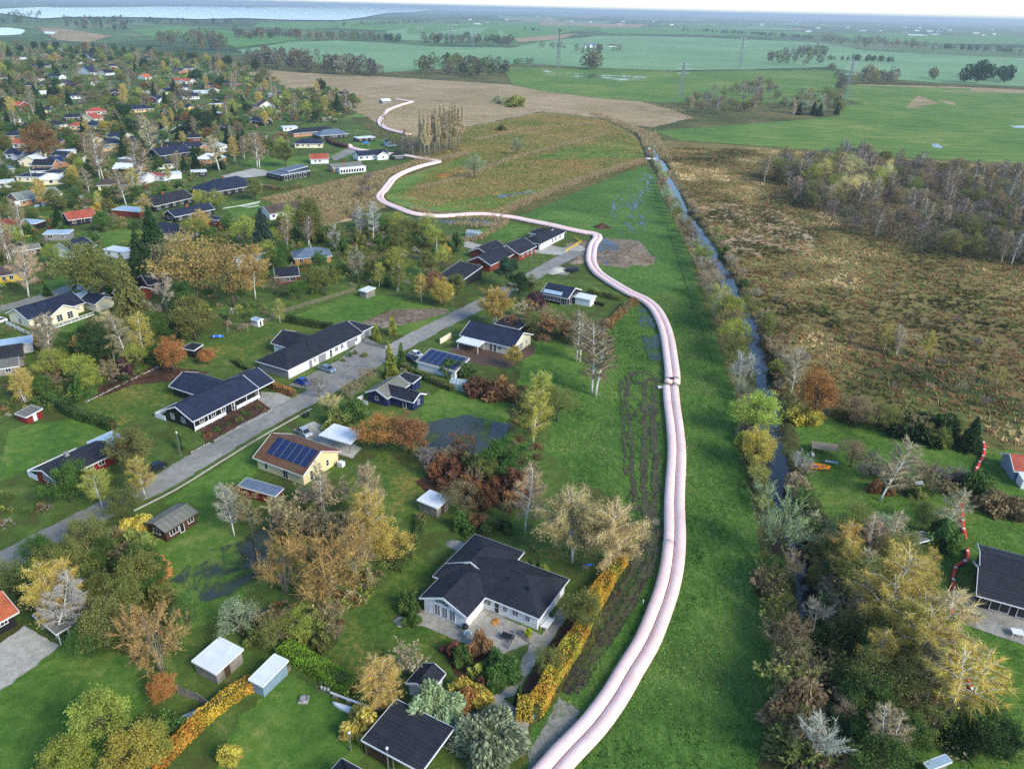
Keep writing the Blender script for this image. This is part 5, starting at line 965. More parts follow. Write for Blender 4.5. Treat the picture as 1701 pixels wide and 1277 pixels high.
def p_bare(seed, Hh=11, Rr=4, bark='bark', stems=1, spread=.6, n1=16, n2=9, n3=11, wid=.04, leaf=0, up=.5):
    """leafless tree: trunk and limbs, fine twigs as crown"""
    g_ = np.random.default_rng(seed); b = MB(); tb = []; tt = []; tl = []; lc = []
    for s in range(stems):
        a = s*2.4+g_.uniform(0, 6); off = Vector((math.cos(a), math.sin(a), 0))*(.25*(stems > 1)); ln = off*(Rr*.55*(stems > 1))*g_.uniform(.4, 1.4)
        top = off+ln+Vector((g_.normal(0, .3), g_.normal(0, .3), Hh*g_.uniform(.75, .95))); r0 = Hh*.022/math.sqrt(stems)
        ax = [off.lerp(top, t)+Vector((.2*math.sin(t*5+s), .2*math.cos(t*4), 0))*t for t in (0, .25, .5, .75, 1)]; ax[0].z = -.2
        b.tube(ax, [r0, r0*.8, r0*.6, r0*.35, .02], 5)
        for i in range(max(3, n1//stems)):
            t = g_.uniform(.2, .95); k = t*4; p = ax[int(k)].lerp(ax[min(4, int(k)+1)], k % 1); an = g_.uniform(0, 6.28); l1 = Rr*g_.uniform(.5, 1.)*(1.15-t*.75)
            e = p+Vector((math.cos(an)*l1*spread*1.5, math.sin(an)*l1*spread*1.5, l1*up*g_.uniform(.6, 1.4))); mid = p.lerp(e, .5)+Vector((0, 0, .1*l1)); b.tube([p, mid, e], [r0*.35, r0*.2, .015], 4, False)
            for j in range(n2):
                u = g_.uniform(.25, 1); q = np.array(p.lerp(e, u)); dv = np.array((e-p).normalized()); d2 = dv+g_.normal(size=3)*.6; d2[2] += up*.6; d2 /= np.linalg.norm(d2); l2 = l1*g_.uniform(.25, .55); q2 = q+d2*l2
                tb.append(q[None]); tt.append(q2[None]); tl.append([g_.uniform(.1, .5)])
                m_ = n3; u2 = g_.uniform(.15, 1, m_); p0 = q[None]+d2[None]*l2*u2[:, None]; d3 = d2[None]+g_.normal(size=(m_, 3))*.55; d3[:, 2] += up*.3; d3 /= np.linalg.norm(d3, axis=1)[:, None]
                p1 = p0+d3*(l2*g_.uniform(.35, .9, m_))[:, None]; tb.append(p0); tt.append(p1); tl.append(g_.uniform(.2, .9, m_))
                if leaf: lc.append(p1[g_.random(m_) < leaf])
    tb = np.concatenate(tb); tt = np.concatenate(tt); tl = np.concatenate(tl); crown = twig_mesh('crown', tb, tt, wid*g_.uniform(.7, 1.4, len(tb)), tl, M['twig'], seed)
    if leaf: lc = np.concatenate(lc); lm = leaf_mesh('crown', lc, .2, g_.uniform(.4, 1, len(lc)), M['leaf'], seed=seed); crown = join_mesh(crown, lm)
    return mesh('trunk', b.v, b.f, M[bark], True), crown
def p_spruce(seed, Hh=14, Rr=3.2, dens=1.):
    g_ = np.random.default_rng(seed); b = MB().tube([(0, 0, -.2), (0, 0, Hh*.5), (0, 0, Hh*.99)], [Hh*.016, Hh*.01, .02], 6); cen = []; lv = []
    for lay in np.linspace(.06, .98, int(Hh*2.2)):
        z = Hh*lay; rad = Rr*(1-lay)**.85*g_.uniform(.85, 1.12)+.15; nb = max(4, int(5+rad*4.2))
        for i in range(nb):
            a = g_.uniform(0, 6.28); l = rad*g_.uniform(.72, 1.1); k = int(l*26*dens)+4; u = g_.uniform(.1, 1, k); p = np.stack([np.cos(a)*l*u, np.sin(a)*l*u, z-.28*l*u**1.6+.06*l], 1)
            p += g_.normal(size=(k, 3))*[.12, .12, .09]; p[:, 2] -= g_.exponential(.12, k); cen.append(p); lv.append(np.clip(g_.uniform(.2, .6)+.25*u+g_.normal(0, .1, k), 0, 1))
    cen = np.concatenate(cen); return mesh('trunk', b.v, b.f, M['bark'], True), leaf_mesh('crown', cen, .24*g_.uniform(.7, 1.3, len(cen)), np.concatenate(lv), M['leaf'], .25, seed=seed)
def p_poplar(seed, Hh=26):
    g_ = np.random.default_rng(seed); b = MB().tube([(0, 0, -.2), (.1, 0, Hh*.5), (0, .2, Hh*.97)], [.34, .22, .03], 6); tb = []; tt = []; tl = []
    for i in range(95):
        t = g_.uniform(.25, .97); p = np.array((0, 0, Hh*t)); a = g_.uniform(0, 6.28); l = Hh*.13*(1.15-t)*g_.uniform(.6, 1.3); d = np.array((math.cos(a)*.42, math.sin(a)*.42, .9)); e = p+d*l; tb.append(p[None]); tt.append(e[None]); tl.append([.3])
        m_ = 34; u = g_.uniform(.1, 1, m_); p0 = p+d*(l*u)[:, None]; d2 = d+g_.normal(size=(m_, 3))*.35; p1 = p0+d2*(l*g_.uniform(.2, .6, m_))[:, None]; tb.append(p0); tt.append(p1); tl.append(g_.uniform(.3, .9, m_))
    return mesh('trunk', b.v, b.f, M['palebark'], True), twig_mesh('crown', np.concatenate(tb), np.concatenate(tt), .2, np.concatenate(tl), M['twig'], seed)
def p_shrub(seed, Hh=2.2, Rr=1.5, n=2600, ls=.2, cone=0., stems=7):
    g_ = np.random.default_rng(seed); d = g_.normal(size=(n, 3)); d /= np.linalg.norm(d, axis=1)[:, None]; d[:, 2] = np.abs(d[:, 2])*1.0; rr_ = g_.uniform(.35, 1, n)**.5
    lump = 1+.2*np.sin(d[:, 0]*4+seed)+.2*np.sin(d[:, 1]*5+seed*3)+.15*np.sin(d[:, 2]*6+d[:, 0]*3)
    z = d[:, 2]*rr_*lump; k = (1-cone*np.clip(z, 0, 1)) if cone else 1
    cen = np.stack([d[:, 0]*Rr*rr_*lump*k, d[:, 1]*Rr*rr_*lump*k, .1+z*Hh*.95], 1); lv = np.clip(.5+.25*np.sin(cen[:, 0]*3+cen[:, 1]*2.3+cen[:, 2]*2.7+seed)+g_.normal(0, .14, n), 0, 1)
    b = MB()
    for i in range(stems): a = i*6.28/stems; b.tube([(math.cos(a)*.1, math.sin(a)*.1, -.1), (math.cos(a)*Rr*.35, math.sin(a)*Rr*.35, Hh*.55)], [.04, .015], 4, False)
    return mesh('stems', b.v, b.f, M['bark']), leaf_mesh('crown', cen, ls*g_.uniform(.7, 1.3, n), lv, M['leaf'], seed=seed)
PROTO = {
 'broad': [p_broadleaf(1, per=120, ls=.2), p_broadleaf(2, 10, 4.6, 80, 140, .2), p_broadleaf(3, 11, 3.8, 85, 130, .2)], 'sparse': [p_broadleaf(4, 10, 4.2, 60, 80, .19), p_broadleaf(5, 10, 4.4, 70, 64, .19)],
 'birch': [p_birch(11, ls=.16, tw=40, tws=.045), p_birch(12, forks=2, leaf=.8, ls=.16, tw=40, tws=.045), p_birch(13, 13, 3.4, 1.2, ls=.16, tw=40, tws=.045)], 'weeping': [p_birch(14, 12, 4.6, 1.7, .15, limbs=46, tw=40, tws=.045), p_birch(15, 12, 4.8, 1.5, .15, forks=2, limbs=38, tw=40, tws=.045), p_birch(19, 12, 4.4, 1.2, .15, forks=2, limbs=36, tw=50, tws=.045)],
 'barebirch': [p_birch(16, 13, 3.0, 0.05, tw=70, tws=.06), p_birch(17, 14, 2.6, 0.03, forks=2, tw=50, tws=.06), p_birch(18, 14, 2.8, .12, tw=70, tws=.055)],
 'bare': [p_bare(21, n3=18, wid=.055), p_bare(22, 11, 4.2, 'palebark', n3=18, wid=.055), p_bare(23, 10, 4, leaf=.1, n3=18, wid=.055)], 'willow': [p_bare(24, 9, 5.2, 'palebark', 9, .75, 40, 9, 13, .05, .12, .75), p_bare(25, 9, 5, 'bark', 7, .7, 36, 9, 13, .05, .05, .8)],
 'bareshrub': [p_bare(26, 3.2, 2.1, 'bark', 8, .6, 24, 5, 8, .035, .1, .8), p_bare(27, 3.2, 2.3, 'bark', 9, .7, 27, 5, 8, .035, .25, .8)],
 'spruce': [p_spruce(31, 14, 4.0), p_spruce(32, 14, 4.5, .9)], 'pine': [p_broadleaf(33, 9, 3.4, 46, 170, .22, .3), p_broadleaf(34, 9, 3.6, 50, 150, .22, .25)], 'poplar': [p_poplar(41), p_poplar(42), p_poplar(43, 24)],
 'shrub': [p_shrub(51), p_shrub(52, 2.0, 1.8), p_shrub(53, 2.6, 1.5)], 'column': [p_shrub(54, 5, .62, 2200, .17, .75), p_shrub(55, 5, .9, 2600, .17, .92)],
 'thinbirch': [p_birch(61, 13, 4.0, .55, .15, limbs=40, tw=60, tws=.045), p_birch(62, 13, 4.2, .5, .15, forks=2, limbs=34, tw=55, tws=.045)],
 'greywillow': [p_shrub(56, 3.4, 2.6, 7000, .24, stems=12)]}
PH = {'broad': 10, 'sparse': 10, 'birch': 13, 'weeping': 12, 'barebirch': 13.5, 'thinbirch': 13, 'bare': 11, 'willow': 9, 'bareshrub': 3.2, 'spruce': 14, 'pine': 9, 'poplar': 26, 'shrub': 2.3, 'column': 5, 'greywillow': 3.4}
KN = {'broad': ('broadleaf_tree', 'tree'), 'sparse': ('thin_tree', 'tree'), 'birch': ('birch_tree', 'birch'), 'weeping': ('weeping_birch', 'birch'), 'barebirch': ('bare_birch', 'birch'), 'thinbirch': ('thin_birch', 'birch'), 'bare': ('bare_tree', 'bare tree'), 'willow': ('willow_bush', 'willow'), 'bareshrub': ('bare_shrub', 'bare shrub'), 'spruce': ('spruce_tree', 'spruce'), 'pine': ('pine_tree', 'pine'), 'poplar': ('poplar_tree', 'poplar'), 'shrub': ('shrub', 'shrub'), 'column': ('column_conifer', 'conifer'), 'greywillow': ('grey_willow', 'willow')}
TC_ = {'gold': '#b8a458', 'yellow': '#b9ac54', 'ygreen': '#9aa04c', 'olive': '#7c8148', 'green': '#58753c', 'dgreen': '#3a5230', 'orange': '#b28650', 'rust': '#95714c', 'redbrown': '#7a5a46', 'brown': '#8a7c5e', 'tan': '#aa9b7a', 'greytan': '#9c9584', 'purple': '#7c736c', 'grey': '#a3a396', 'bluegreen': '#455f4c', 'orangetwig': '#a88e58', 'palegold': '#beb37c', 'darkred': '#5f444a', 'greygreen': '#98a47e', 'lime': '#a8b058'}
CNAME = {'gold': 'golden', 'yellow': 'yellow', 'ygreen': 'yellow green', 'olive': 'olive', 'green': 'green', 'dgreen': 'dark green', 'orange': 'orange', 'rust': 'rust coloured', 'redbrown': 'red brown', 'brown': 'brown', 'tan': 'tan', 'greytan': 'grey tan', 'purple': 'purplish', 'grey': 'grey', 'bluegreen': 'blue green', 'orangetwig': 'orange twigged', 'palegold': 'pale gold', 'darkred': 'dark red', 'greygreen': 'grey green', 'lime': 'lime'}
LAB = {}
tr_ = random.Random(99)
def plant(kind, p, h, colr, wide=1., label=None, rot=None, lean=0., group=None):
    """one tree or shrub: an Empty at its foot with trunk and crown"""
    pr = PROTO[kind][tr_.randrange(len(PROTO[kind]))]; s = h/PH[kind]; nm, cat = KN[kind]
    if kind == 'broad' and colr in ('dgreen', 'bluegreen'): nm, cat = 'dark_broadleaf_tree', 'evergreen'
    elif kind == 'broad' and colr in ('gold', 'yellow', 'orange', 'rust', 'lime', 'ygreen'): nm, cat = 'autumn_broadleaf_tree', 'maple'  # same broadleaf models under other names, chosen by leaf colour alone
    if label: label = label.replace('dark green broadleaf tree', 'dark leaved broadleaf tree').replace('rust coloured broadleaf tree', 'rust leaved broadleaf tree')
    e = empty(nm, (p[0], p[1], 0), tr_.uniform(0, 6.28) if rot is None else rot); e.scale = (s*wide, s*wide, s)
    if lean: e.rotation_euler.y = lean
    a = link('trunk' if pr[0].name.startswith('trunk') else 'stems', pr[0], e); b = link('crown', pr[1], e)
    cc = c(TC_[colr]); j = [tr_.uniform(.93, 1.07) for _ in range(3)]; v = tr_.uniform(.82, 1.15); b.color = (*[min(1, x*q*v) for x, q in zip(cc, j)], 1)
    tag(e, label, cat, group); LAB.setdefault(label, []).append(e); return e
TREES = [  # kind, foot x, foot y, height m, colour, width factor, label
 ('willow',535,1005,14,'orangetwig',1.05,'huge orange twigged willow beside the flood water'),('birch',622,925,13,'gold',1,'tall golden birch at the edge of the big willow'),('broad',648,935,6.5,'gold',1,'round golden tree against the leaf strewn lawn'),('willow',590,960,9,'brown',.8,'brown willow bush right of the huge willow'),('willow',475,985,9,'orangetwig',.9,'smaller orange willow overhanging the flood water'),
 ('weeping',950,935,13,'palegold',1.05,'big weeping golden birch behind the white hipped house'),('weeping',1012,948,12,'palegold',1.1,'big weeping golden birch at the end of the beech hedge'),('barebirch',872,885,13,'tan',1,'slender bare birch on the lawn behind the white hipped house'),
 ('barebirch',984,655,18,'brown',1.1,'tallest bare birch with twin white trunks on the meadow edge'),('barebirch',958,600,14,'brown',1.1,'bare brown birch behind the twin trunked birch'),
 ('broad',628,745,7.5,'orange',1.1,'orange leaved tree beside the blue cottage'),('broad',680,752,8,'rust',1.05,'rust leaved tree beside the flood water'),('bare',712,790,7,'purple',1,'purplish bare tree standing in the flood water'),('bareshrub',770,760,5,'redbrown',1.2,'red brown shrub at the rim of the flood water'),
 ('shrub',803,655,4,'redbrown',1.4,'dark red shrub beside the greenhouse'),('shrub',835,660,4,'rust',1.4,'rust shrub at the lawn corner by the greenhouse'),('broad',855,612,5.5,'gold',.8,'small golden tree over the solar carport'),('shrub',757,622,4,'green',1.2,'green shrub over the solar carport end'),
 ('birch',885,735,12,'yellow',1.1,'bright yellow birch on the meadow boundary'),('birch',900,690,11,'ygreen',1.1,'yellow green birch on the meadow boundary'),('sparse',925,700,8,'olive',1,'olive thin tree on the meadow boundary'),('pine',835,790,8,'green',1.1,'green pine with bare lower limbs by the flood'),('pine',800,800,6,'olive',1,'low olive pine by the flood'),
 ('weeping',820,540,11,'gold',.95,'round golden birch at the lane bend'),('pine',862,500,9,'dgreen',1,'dark pine behind the golden lane birch'),('pine',842,478,10,'bluegreen',.9,'tall blue green pine above the thatched shelter'),('sparse',880,495,7,'olive',1,'olive tree beside the glazed house'),('shrub',888,508,4,'darkred',1.3,'dark purple shrub beside the glazed house'),
 ('broad',1205,552,10,'ygreen',.8,'yellow green tree on the stream bank upstream'),('sparse',1222,540,9,'olive',.9,'olive tree leaning over the upper stream'),('willow',1232,645,9,'grey',.75,'grey bare willow on the stream bank'),('broad',1248,722,10,'lime',.85,'lime green maple on the stream bank'),('broad',1252,778,8,'yellow',.9,'olive gold maple below the lime maple'),
 ('willow',1282,925,11,'greygreen',.85,'large grey green willow leaning over the meadow'),('bare',1300,985,9,'brown',.9,'brown willow below the grey green willow'),('bare',1342,1300,11,'grey',.9,'pale grey bare tree at the lower stream'),('bare',1310,1085,9,'brown',.9,'brown alder scrub on the lower bank'),('bare',1345,1070,9,'greytan',.8,'broken pale alder over the lower stream'),('bareshrub',1325,1160,5,'brown',1.3,'low brown scrub on the lower bank'),
 ('broad',1348,700,12,'orange',.72,'fiery orange maple across the stream'),('shrub',1330,700,4,'yellow',1.2,'yellow shrub at the foot of the orange maple'),('barebirch',1313,655,13,'tan',.9,'bare birch with white trunk beside the orange maple'),('bare',1322,798,9,'grey',.8,'pale bare tree at the garden corner by the stream'),
 ('spruce',1608,748,8,'dgreen',1.2,'dark spruce beside the end of the red barrier'),('barebirch',1462,832,13,'tan',1.2,'leaning birch with bright white trunk on the garden lawn'),('sparse',1420,710,7,'brown',1.2,'brown garden tree at the marsh edge'),('sparse',1470,718,6,'olive',1.3,'olive garden tree at the marsh edge'),('sparse',1412,775,5.5,'brown',1.2,'gnarled brown apple tree beside the boat'),('bare',1445,790,6,'purple',1.2,'gnarled bare apple tree beyond the boat'),
 ('shrub',1520,720,5,'dgreen',1.5,'dark shrub mass at the garden edge'),('shrub',1555,728,5,'dgreen',1.5,'dark shrub next to the spruce'),('shrub',1495,812,3,'green',1.4,'green bush behind the white bench'),
 ('thinbirch',1452,1065,15,'gold',1.2,'golden birch with pale trunk over the lower stream'),('birch',1415,1010,9,'ygreen',1.5,'yellow green tree on the bank opposite the willow'),('thinbirch',1520,1130,13,'gold',1.2,'broad golden birch over the red barrier'),('barebirch',1575,1195,13,'gold',1.6,'bronze birch over the lower end of the red barrier'),('barebirch',1548,1105,14,'palegold',1.6,'half bare birch with twisting white limbs'),('thinbirch',1500,1020,11,'gold',1.2,'golden birch beside the garden hut'),
 ('broad',1430,1200,7,'green',1.1,'dark green tree at the lower stream'),('broad',1490,1255,6,'green',1.1,'green tree above the metal roofed shed'),('broad',1450,1310,7,'green',1.2,'green tree at the lower stream end'),('shrub',1560,905,4,'green',1.3,'green bush beside the black roofed house'),('sparse',1470,905,5,'greygreen',1.5,'grey green hedge tree on the garden boundary'),('sparse',1530,880,5,'olive',1.4,'olive hedge tree on the garden boundary'),('shrub',1620,820,4,'green',1.3,'green shrub near the red roofed cottage'),('shrub',1665,850,4,'brown',1.4,'brown shrub near the red roofed cottage'),('broad',1640,1250,5,'dgreen',1.5,'dark shrub mass below the stone terrace'),('sparse',1400,905,5,'greygreen',1.5,'blue green shrub mass on the far bank'),('sparse',1440,925,5.5,'olive',1.3,'olive shrub on the far bank'),
 ('birch',1468,585,8,'yellow',.8,'small yellow birch in the marsh'),('barebirch',1490,590,8,'tan',.9,'small bare birch in the marsh'),('birch',1536,597,8,'yellow',.7,'yellow tipped birch in the marsh'),('birch',1655,640,5,'gold',1,'low golden birch in the marsh'),
 ('sparse',788,298,12,'greygreen',.9,'grey green willow standing alone in the fen'),('sparse',858,258,10,'greygreen',.9,'small grey green willow in the fen'),('shrub',833,217,4,'olive',1.3,'low bush in the ochre fen'),('shrub',855,177,7,'ygreen',2.2,'yellow green bush in the tan reed bed'),('shrub',828,172,5,'greygreen',2,'grey green bush in the tan reed bed'),
 ('sparse',330,505,20,'orangetwig',1.0,'enormous orange tree towering over the gardens'),('sparse',388,510,17,'orangetwig',1.0,'orange tree beside the enormous one'),('birch',425,497,17,'gold',.9,'tall golden poplar like birch beside the orange trees'),('sparse',300,475,15,'brown',1.,'brown orange tree behind the enormous one'),
 ('spruce',222,535,19,'olive',1,'tall olive tipped spruce'),('spruce',262,445,21,'dgreen',1,'tallest dark spruce behind the lawn'),('spruce',440,425,17,'bluegreen',1.1,'blue green spruce beside the pole'),('spruce',238,470,17,'dgreen',1,'dark spruce next to the tallest one'),('spruce',100,382,9,'dgreen',1.1,'small dark spruce beside the red tiled roof'),('spruce',195,490,12,'dgreen',1,'dark spruce behind the cream house'),
 ('bare',284,545,17,'greytan',.8,'tall bare grey tree in the garden belt'),('broad',325,565,11,'olive',1.1,'round olive tree in the garden belt'),('broad',288,615,8,'orange',1,'round orange maple on the leaf covered bed'),('broad',346,605,4,'orange',1.2,'small orange tree by the hedge'),('birch',240,595,12,'gold',1.1,'golden birch in the garden belt'),('birch',190,603,13,'palegold',1,'pale gold birch beside the dark evergreen'),('broad',168,605,11,'dgreen',.9,'dark evergreen in the garden belt'),('bare',140,610,9,'orangetwig',1,'orange twigged bare tree in the garden belt'),
 ('broad',155,652,6,'ygreen',1.1,'yellow green shrub tree on the curved bed'),('shrub',203,626,4,'darkred',1,'dark purple shrub on the curved bed'),('pine',118,835,8,'green',.9,'green pine in front of the red timber house'),('broad',228,785,8.5,'olive',1,'olive tree beside the red timber house'),('birch',170,845,8,'ygreen',1.1,'yellow green birch on the verge'),('birch',243,828,8.5,'gold',1.1,'golden birch on the verge'),('column',301,745,5,'green',1.3,'green column conifer in front of the black timber house'),('shrub',225,885,3.4,'yellow',1,'bright yellow shrub beside the brown cabin'),('broad',205,860,5.5,'olive',1.1,'olive shrub tree by the brown cabin'),
 ('birch',95,1045,12,'gold',.9,'golden birch above the grey carport'),('birch',128,1040,12,'gold',.8,'second golden birch above the grey carport'),('barebirch',95,1060,11,'grey',1.2,'bare birch leaning out over the grey carport'),('sparse',30,990,6,'olive',1.3,'olive shrub mass by the lane'),('broad',180,1075,7,'olive',1.1,'olive shrub tree behind the bare orange tree'),('broad',150,1090,5,'green',1.2,'green shrub at the lawn edge'),('broad',210,1020,6,'olive',1.2,'grey olive tree by the flooded lawn'),('willow',268,1115,10.5,'orangetwig',.85,'orange twigged bare tree beside the leaf stained shed'),('broad',272,1160,3.4,'orange',1.2,'small orange maple by the fence'),('sparse',315,1045,5.5,'green',1.1,'green shrub standing in the flood water'),('sparse',400,1055,5.5,'greygreen',1.1,'grey green shrub on the flood edge'),('sparse',450,1072,4,'olive',1.2,'olive shrub above the log shed'),('sparse',500,1050,4,'ygreen',1.4,'yellow green shrub below the willow'),('shrub',255,960,3.6,'orange',1,'round orange brown bush beside the flooded lawn'),
 ('broad',183,1240,8,'ygreen',.85,'yellow green birch like tree in the lower garden'),('broad',120,1300,6,'ygreen',1.1,'olive yellow shrub tree in the lower corner'),('broad',215,1290,6,'yellow',1.1,'yellow shrub tree in the lower garden'),('broad',255,1265,5,'ygreen',1,'yellow shrub beside the coloured hedge'),('shrub',285,1215,2.6,'green',1.2,'green bush beside the compost bay'),('shrub',382,1262,2,'yellow',1.1,'small yellow bush on the lawn'),
 ('birch',628,1185,8.5,'gold',1.35,'golden larch shaped birch beside the felt carport'),('bareshrub',675,1120,4,'tan',1.1,'bare fan shaped shrub beside the white outbuilding'),('shrub',600,1215,3,'gold',1.3,'golden bush by the upturned canoe'),('greywillow',722,1192,4,'greygreen',1.1,'grey green willow over the felt carport'),('greywillow',812,1243,4.2,'greygreen',1.3,'broad grey green willow beside the bins'),('column',861,1168,3.6,'dgreen',1.3,'dark column conifer at the path end'),
 ('broad',962,1042,6.5,'olive',.85,'dark olive tree in the beech hedge'),('sparse',912,1118,4,'olive',1.1,'small olive tree between path and hedge'),('shrub',798,1082,2.8,'rust',1,'round rust coloured bush on the terrace corner'),('shrub',752,1085,1.8,'redbrown',1.2,'low red brown shrub at the bed end'),('shrub',770,1100,2.2,'green',1,'green bush in the terrace bed'),('shrub',790,1122,1.8,'lime',1,'lime bush in the terrace bed'),('shrub',826,1108,2.5,'green',1.4,'clipped green bush in the terrace bed'),('shrub',815,1140,2,'green',1.3,'green bush beside the drive'),('shrub',838,1128,2,'green',1.2,'bright green bush beside the path'),('shrub',800,1140,1.6,'redbrown',1.2,'red brown bush beside the drive'),('shrub',780,1160,3,'yellow',1.1,'yellow bush at the trailer'),('shrub',772,1172,2.4,'orange',1,'orange bush at the trailer'),
 ('column',880,948,3,'dgreen',1.4,'dark clipped conifer behind the white hipped house'),('column',893,952,2.8,'dgreen',1.4,'second dark clipped conifer behind the white hipped house'),('shrub',682,1012,2.6,'green',1,'green bush at the gable terrace'),('shrub',684,1035,2,'green',1,'small green bush beside the boulder'),('shrub',905,962,2.4,'ygreen',.8,'yellow green clipped bush behind the house'),
 ('column',650,628,10,'ygreen',1.3,'tall yellow green column conifer beside the lane'),('column',668,612,7,'green',1.3,'shorter column conifer beside the lane'),('column',627,566,5,'ygreen',1.5,'small golden cone conifer on the verge'),('column',652,556,6,'ygreen',1.5,'larger golden cone conifer on the verge'),
 ('bare',548,690,7,'palegold',1.3,'pale dead tree with bleached limbs beside the lane'),('willow',530,660,5,'purple',1.,'purplish bare bush beside the lane'),('willow',585,665,5,'brown',1.,'brown thicket opposite the forecourt'),('willow',610,640,4.5,'brown',1.1,'brown hedge bush beside the blue cottage'),('shrub',560,705,3.4,'olive',1.3,'olive bush behind the white carport'),('shrub',590,690,3.4,'green',1.2,'green bush behind the white carport'),
 ('bare',597,480,15,'greytan',.8,'bare grey tan tree behind the bright lawn'),('bare',560,430,13,'grey',.8,'tall bare tree by the slate roof'),('broad',540,490,9,'olive',1.1,'round olive bush tree at the lawn fence'),('broad',515,405,17,'olive',.75,'tall olive tree by the slope'),('birch',700,502,9,'gold',1.1,'golden birch at the lawn corner'),('broad',735,508,8,'gold',1,'golden tree beside the street lamp'),('birch',660,485,9,'olive',1,'olive birch behind the grey shed'),('broad',722,490,7,'rust',1,'rust tree beside the street lamp'),('birch',630,478,8,'ygreen',1,'yellow green birch behind the grey shed'),('broad',760,490,6,'olive',1.1,'olive tree beside the thatched shelter'),('birch',465,537,7,'ygreen',.9,'small yellow green birch beside the hedge'),
 ('birch',620,870,12,'tan',.8,'tan birch below the cream solar house'),('bare',420,900,10,'brown',.9,'brown bare tree above the flood'),('barebirch',390,890,10,'grey',.9,'bare birch with pale trunk by the red shed'),('bare',465,880,8,'tan',.9,'tan bare tree below the red shed'),('bareshrub',560,850,5,'tan',1.2,'tan bare shrub below the cream solar house'),('sparse',765,850,6,'brown',1.1,'brown shrub tree beside the white roofed shed'),('shrub',770,878,3,'green',1.1,'green bush behind the white hipped house'),('shrub',790,872,2.6,'rust',1.,'rust bush behind the white hipped house'),
 ('broad',75,272,19,'rust',1,'large rust brown oak in the housing area'),('broad',178,222,8,'yellow',1.1,'bright yellow tree in front of the hipped house'),('birch',208,178,18,'gold',.9,'tall golden birch deep in the housing area'),('barebirch',255,262,22,'tan',.9,'white trunked birch beside the dark lodge'),('barebirch',172,300,22,'brown',1.1,'brown birch behind the yellow house'),('barebirch',228,310,20,'brown',1.1,'leaning brown birch beside the yellow house'),('birch',165,345,7,'yellow',1.,'small yellow tree by the caravan hedge'),('barebirch',365,285,18,'tan',1.3,'many stemmed pale birch by the drive'),('barebirch',428,280,19,'brown',1.1,'brown birch beside the flat roofed house'),('birch',390,270,14,'gold',.8,'narrow golden tree beside the white gable'),('broad',475,278,12,'olive',1.,'olive bush tree behind the cream modern house'),
 ('barebirch',48,495,16,'tan',1.2,'pale trunked birch opposite the cream house'),('broad',150,500,17,'olive',.9,'olive tree behind the cream house'),('broad',170,505,15,'olive',.9,'second olive tree behind the cream house'),('column',80,492,4,'green',2.5,'domed green conifer by the yellow carport'),('broad',305,520,9,'green',1,'green tree below the tall spruce'),
 ('barebirch',620,400,14,'grey',1,'bare birch on the barrier slope'),('barebirch',600,395,12,'grey',1,'thin bare birch on the barrier slope'),('bare',632,220,18,'tan',.7,'leaning pale trunk over the far barrier'),('bare',580,190,14,'greytan',.8,'dead white tree by the reeds')]
for k_, x, y, h, cl_, wd, lb in TREES:
    lean = .25 if 'leaning' in lb else 0
    p = G(x, y); plant(k_, p, h, cl_, wd, lb, lean=lean, rot=(0 if lean else None)); occupy(p, h*.12 if h > 4 else .8)
rr = random.Random(31)
for i in range(22):
    t = i/21; x = 701+t*66+rr.uniform(-2, 2); y = 262-t*20+rr.uniform(-3, 4); plant('poplar', G(x, y), rr.uniform(24, 29), 'tan', 1.1, 'tall bare poplar in the row beside the barrier')
for bx, by in [(345, 725), (362, 716), (380, 705), (398, 698), (415, 690), (430, 678), (440, 684), (352, 735), (372, 722), (405, 688)]:
    plant('shrub', G(bx, by), rr.uniform(.5, 1.0), rr.choice(('green', 'olive', 'rust')), 1., 'small bedding plant in front of the black timber house', group='bedding plants in front of the black timber house')
for bx, by in [(570, 600), (590, 588), (605, 592), (580, 592)]:
    plant('shrub', G(bx, by), rr.uniform(.5, 1.2), rr.choice(('green', 'olive')), 1., 'small bush in the forecourt bed', group='bushes in the forecourt bed')
# --- plants scattered through areas of the photo
def inside(x, y, P):
    r_ = False; j = len(P)-1
    for i in range(len(P)):
        if (P[i][1] > y) != (P[j][1] > y) and x < (P[j][0]-P[i][0])*(y-P[i][1])/(P[j][1]-P[i][1])+P[i][0]: r_ = not r_
        j = i
    return r_
def scatter(px, n, mix, suffix, gap=2.5, seed=1, hs=1., clear=1.2, along=False):
    """n plants over a region read from the photo, even in ground area"""
    rg = random.Random(seed); W_ = [G(*q) for q in px]; P = [(q.x, q.y) for q in W_]; x0, x1 = min(q[0] for q in P), max(q[0] for q in P); y0, y1 = min(q[1] for q in P), max(q[1] for q in P); got = []; tries = 0
    ks = [m_ for m_ in mix for _ in range(m_[4])]
    while len(got) < n and tries < n*60:
        tries += 1; x, y = rg.uniform(x0, x1), rg.uniform(y0, y1)
        if not inside(x, y, P) or not free(x, y, clear) or any(inside(x, y, q) for q in LAWNS): continue
        if any((x-a)**2+(y-b)**2 < gap*gap for a, b in got): continue
        got.append((x, y)); k_, cl_, h0, h1, _ = rg.choice(ks); plant(k_, (x, y), rg.uniform(h0, h1)*hs, cl_, rg.uniform(.85, 1.15), '%s %s %s' % (CNAME[cl_], KN[k_][0].replace('_', ' '), suffix))
MIXF = [('broad', 'olive', 8, 13, 4), ('broad', 'green', 7, 12, 4), ('broad', 'dgreen', 8, 14, 3), ('sparse', 'ygreen', 8, 13, 2), ('barebirch', 'brown', 12, 18, 3), ('birch', 'gold', 10, 16, 2), ('spruce', 'dgreen', 11, 18, 2), ('bare', 'purple', 9, 15, 2), ('broad', 'rust', 6, 11, 1), ('sparse', 'brown', 8, 13, 2)]
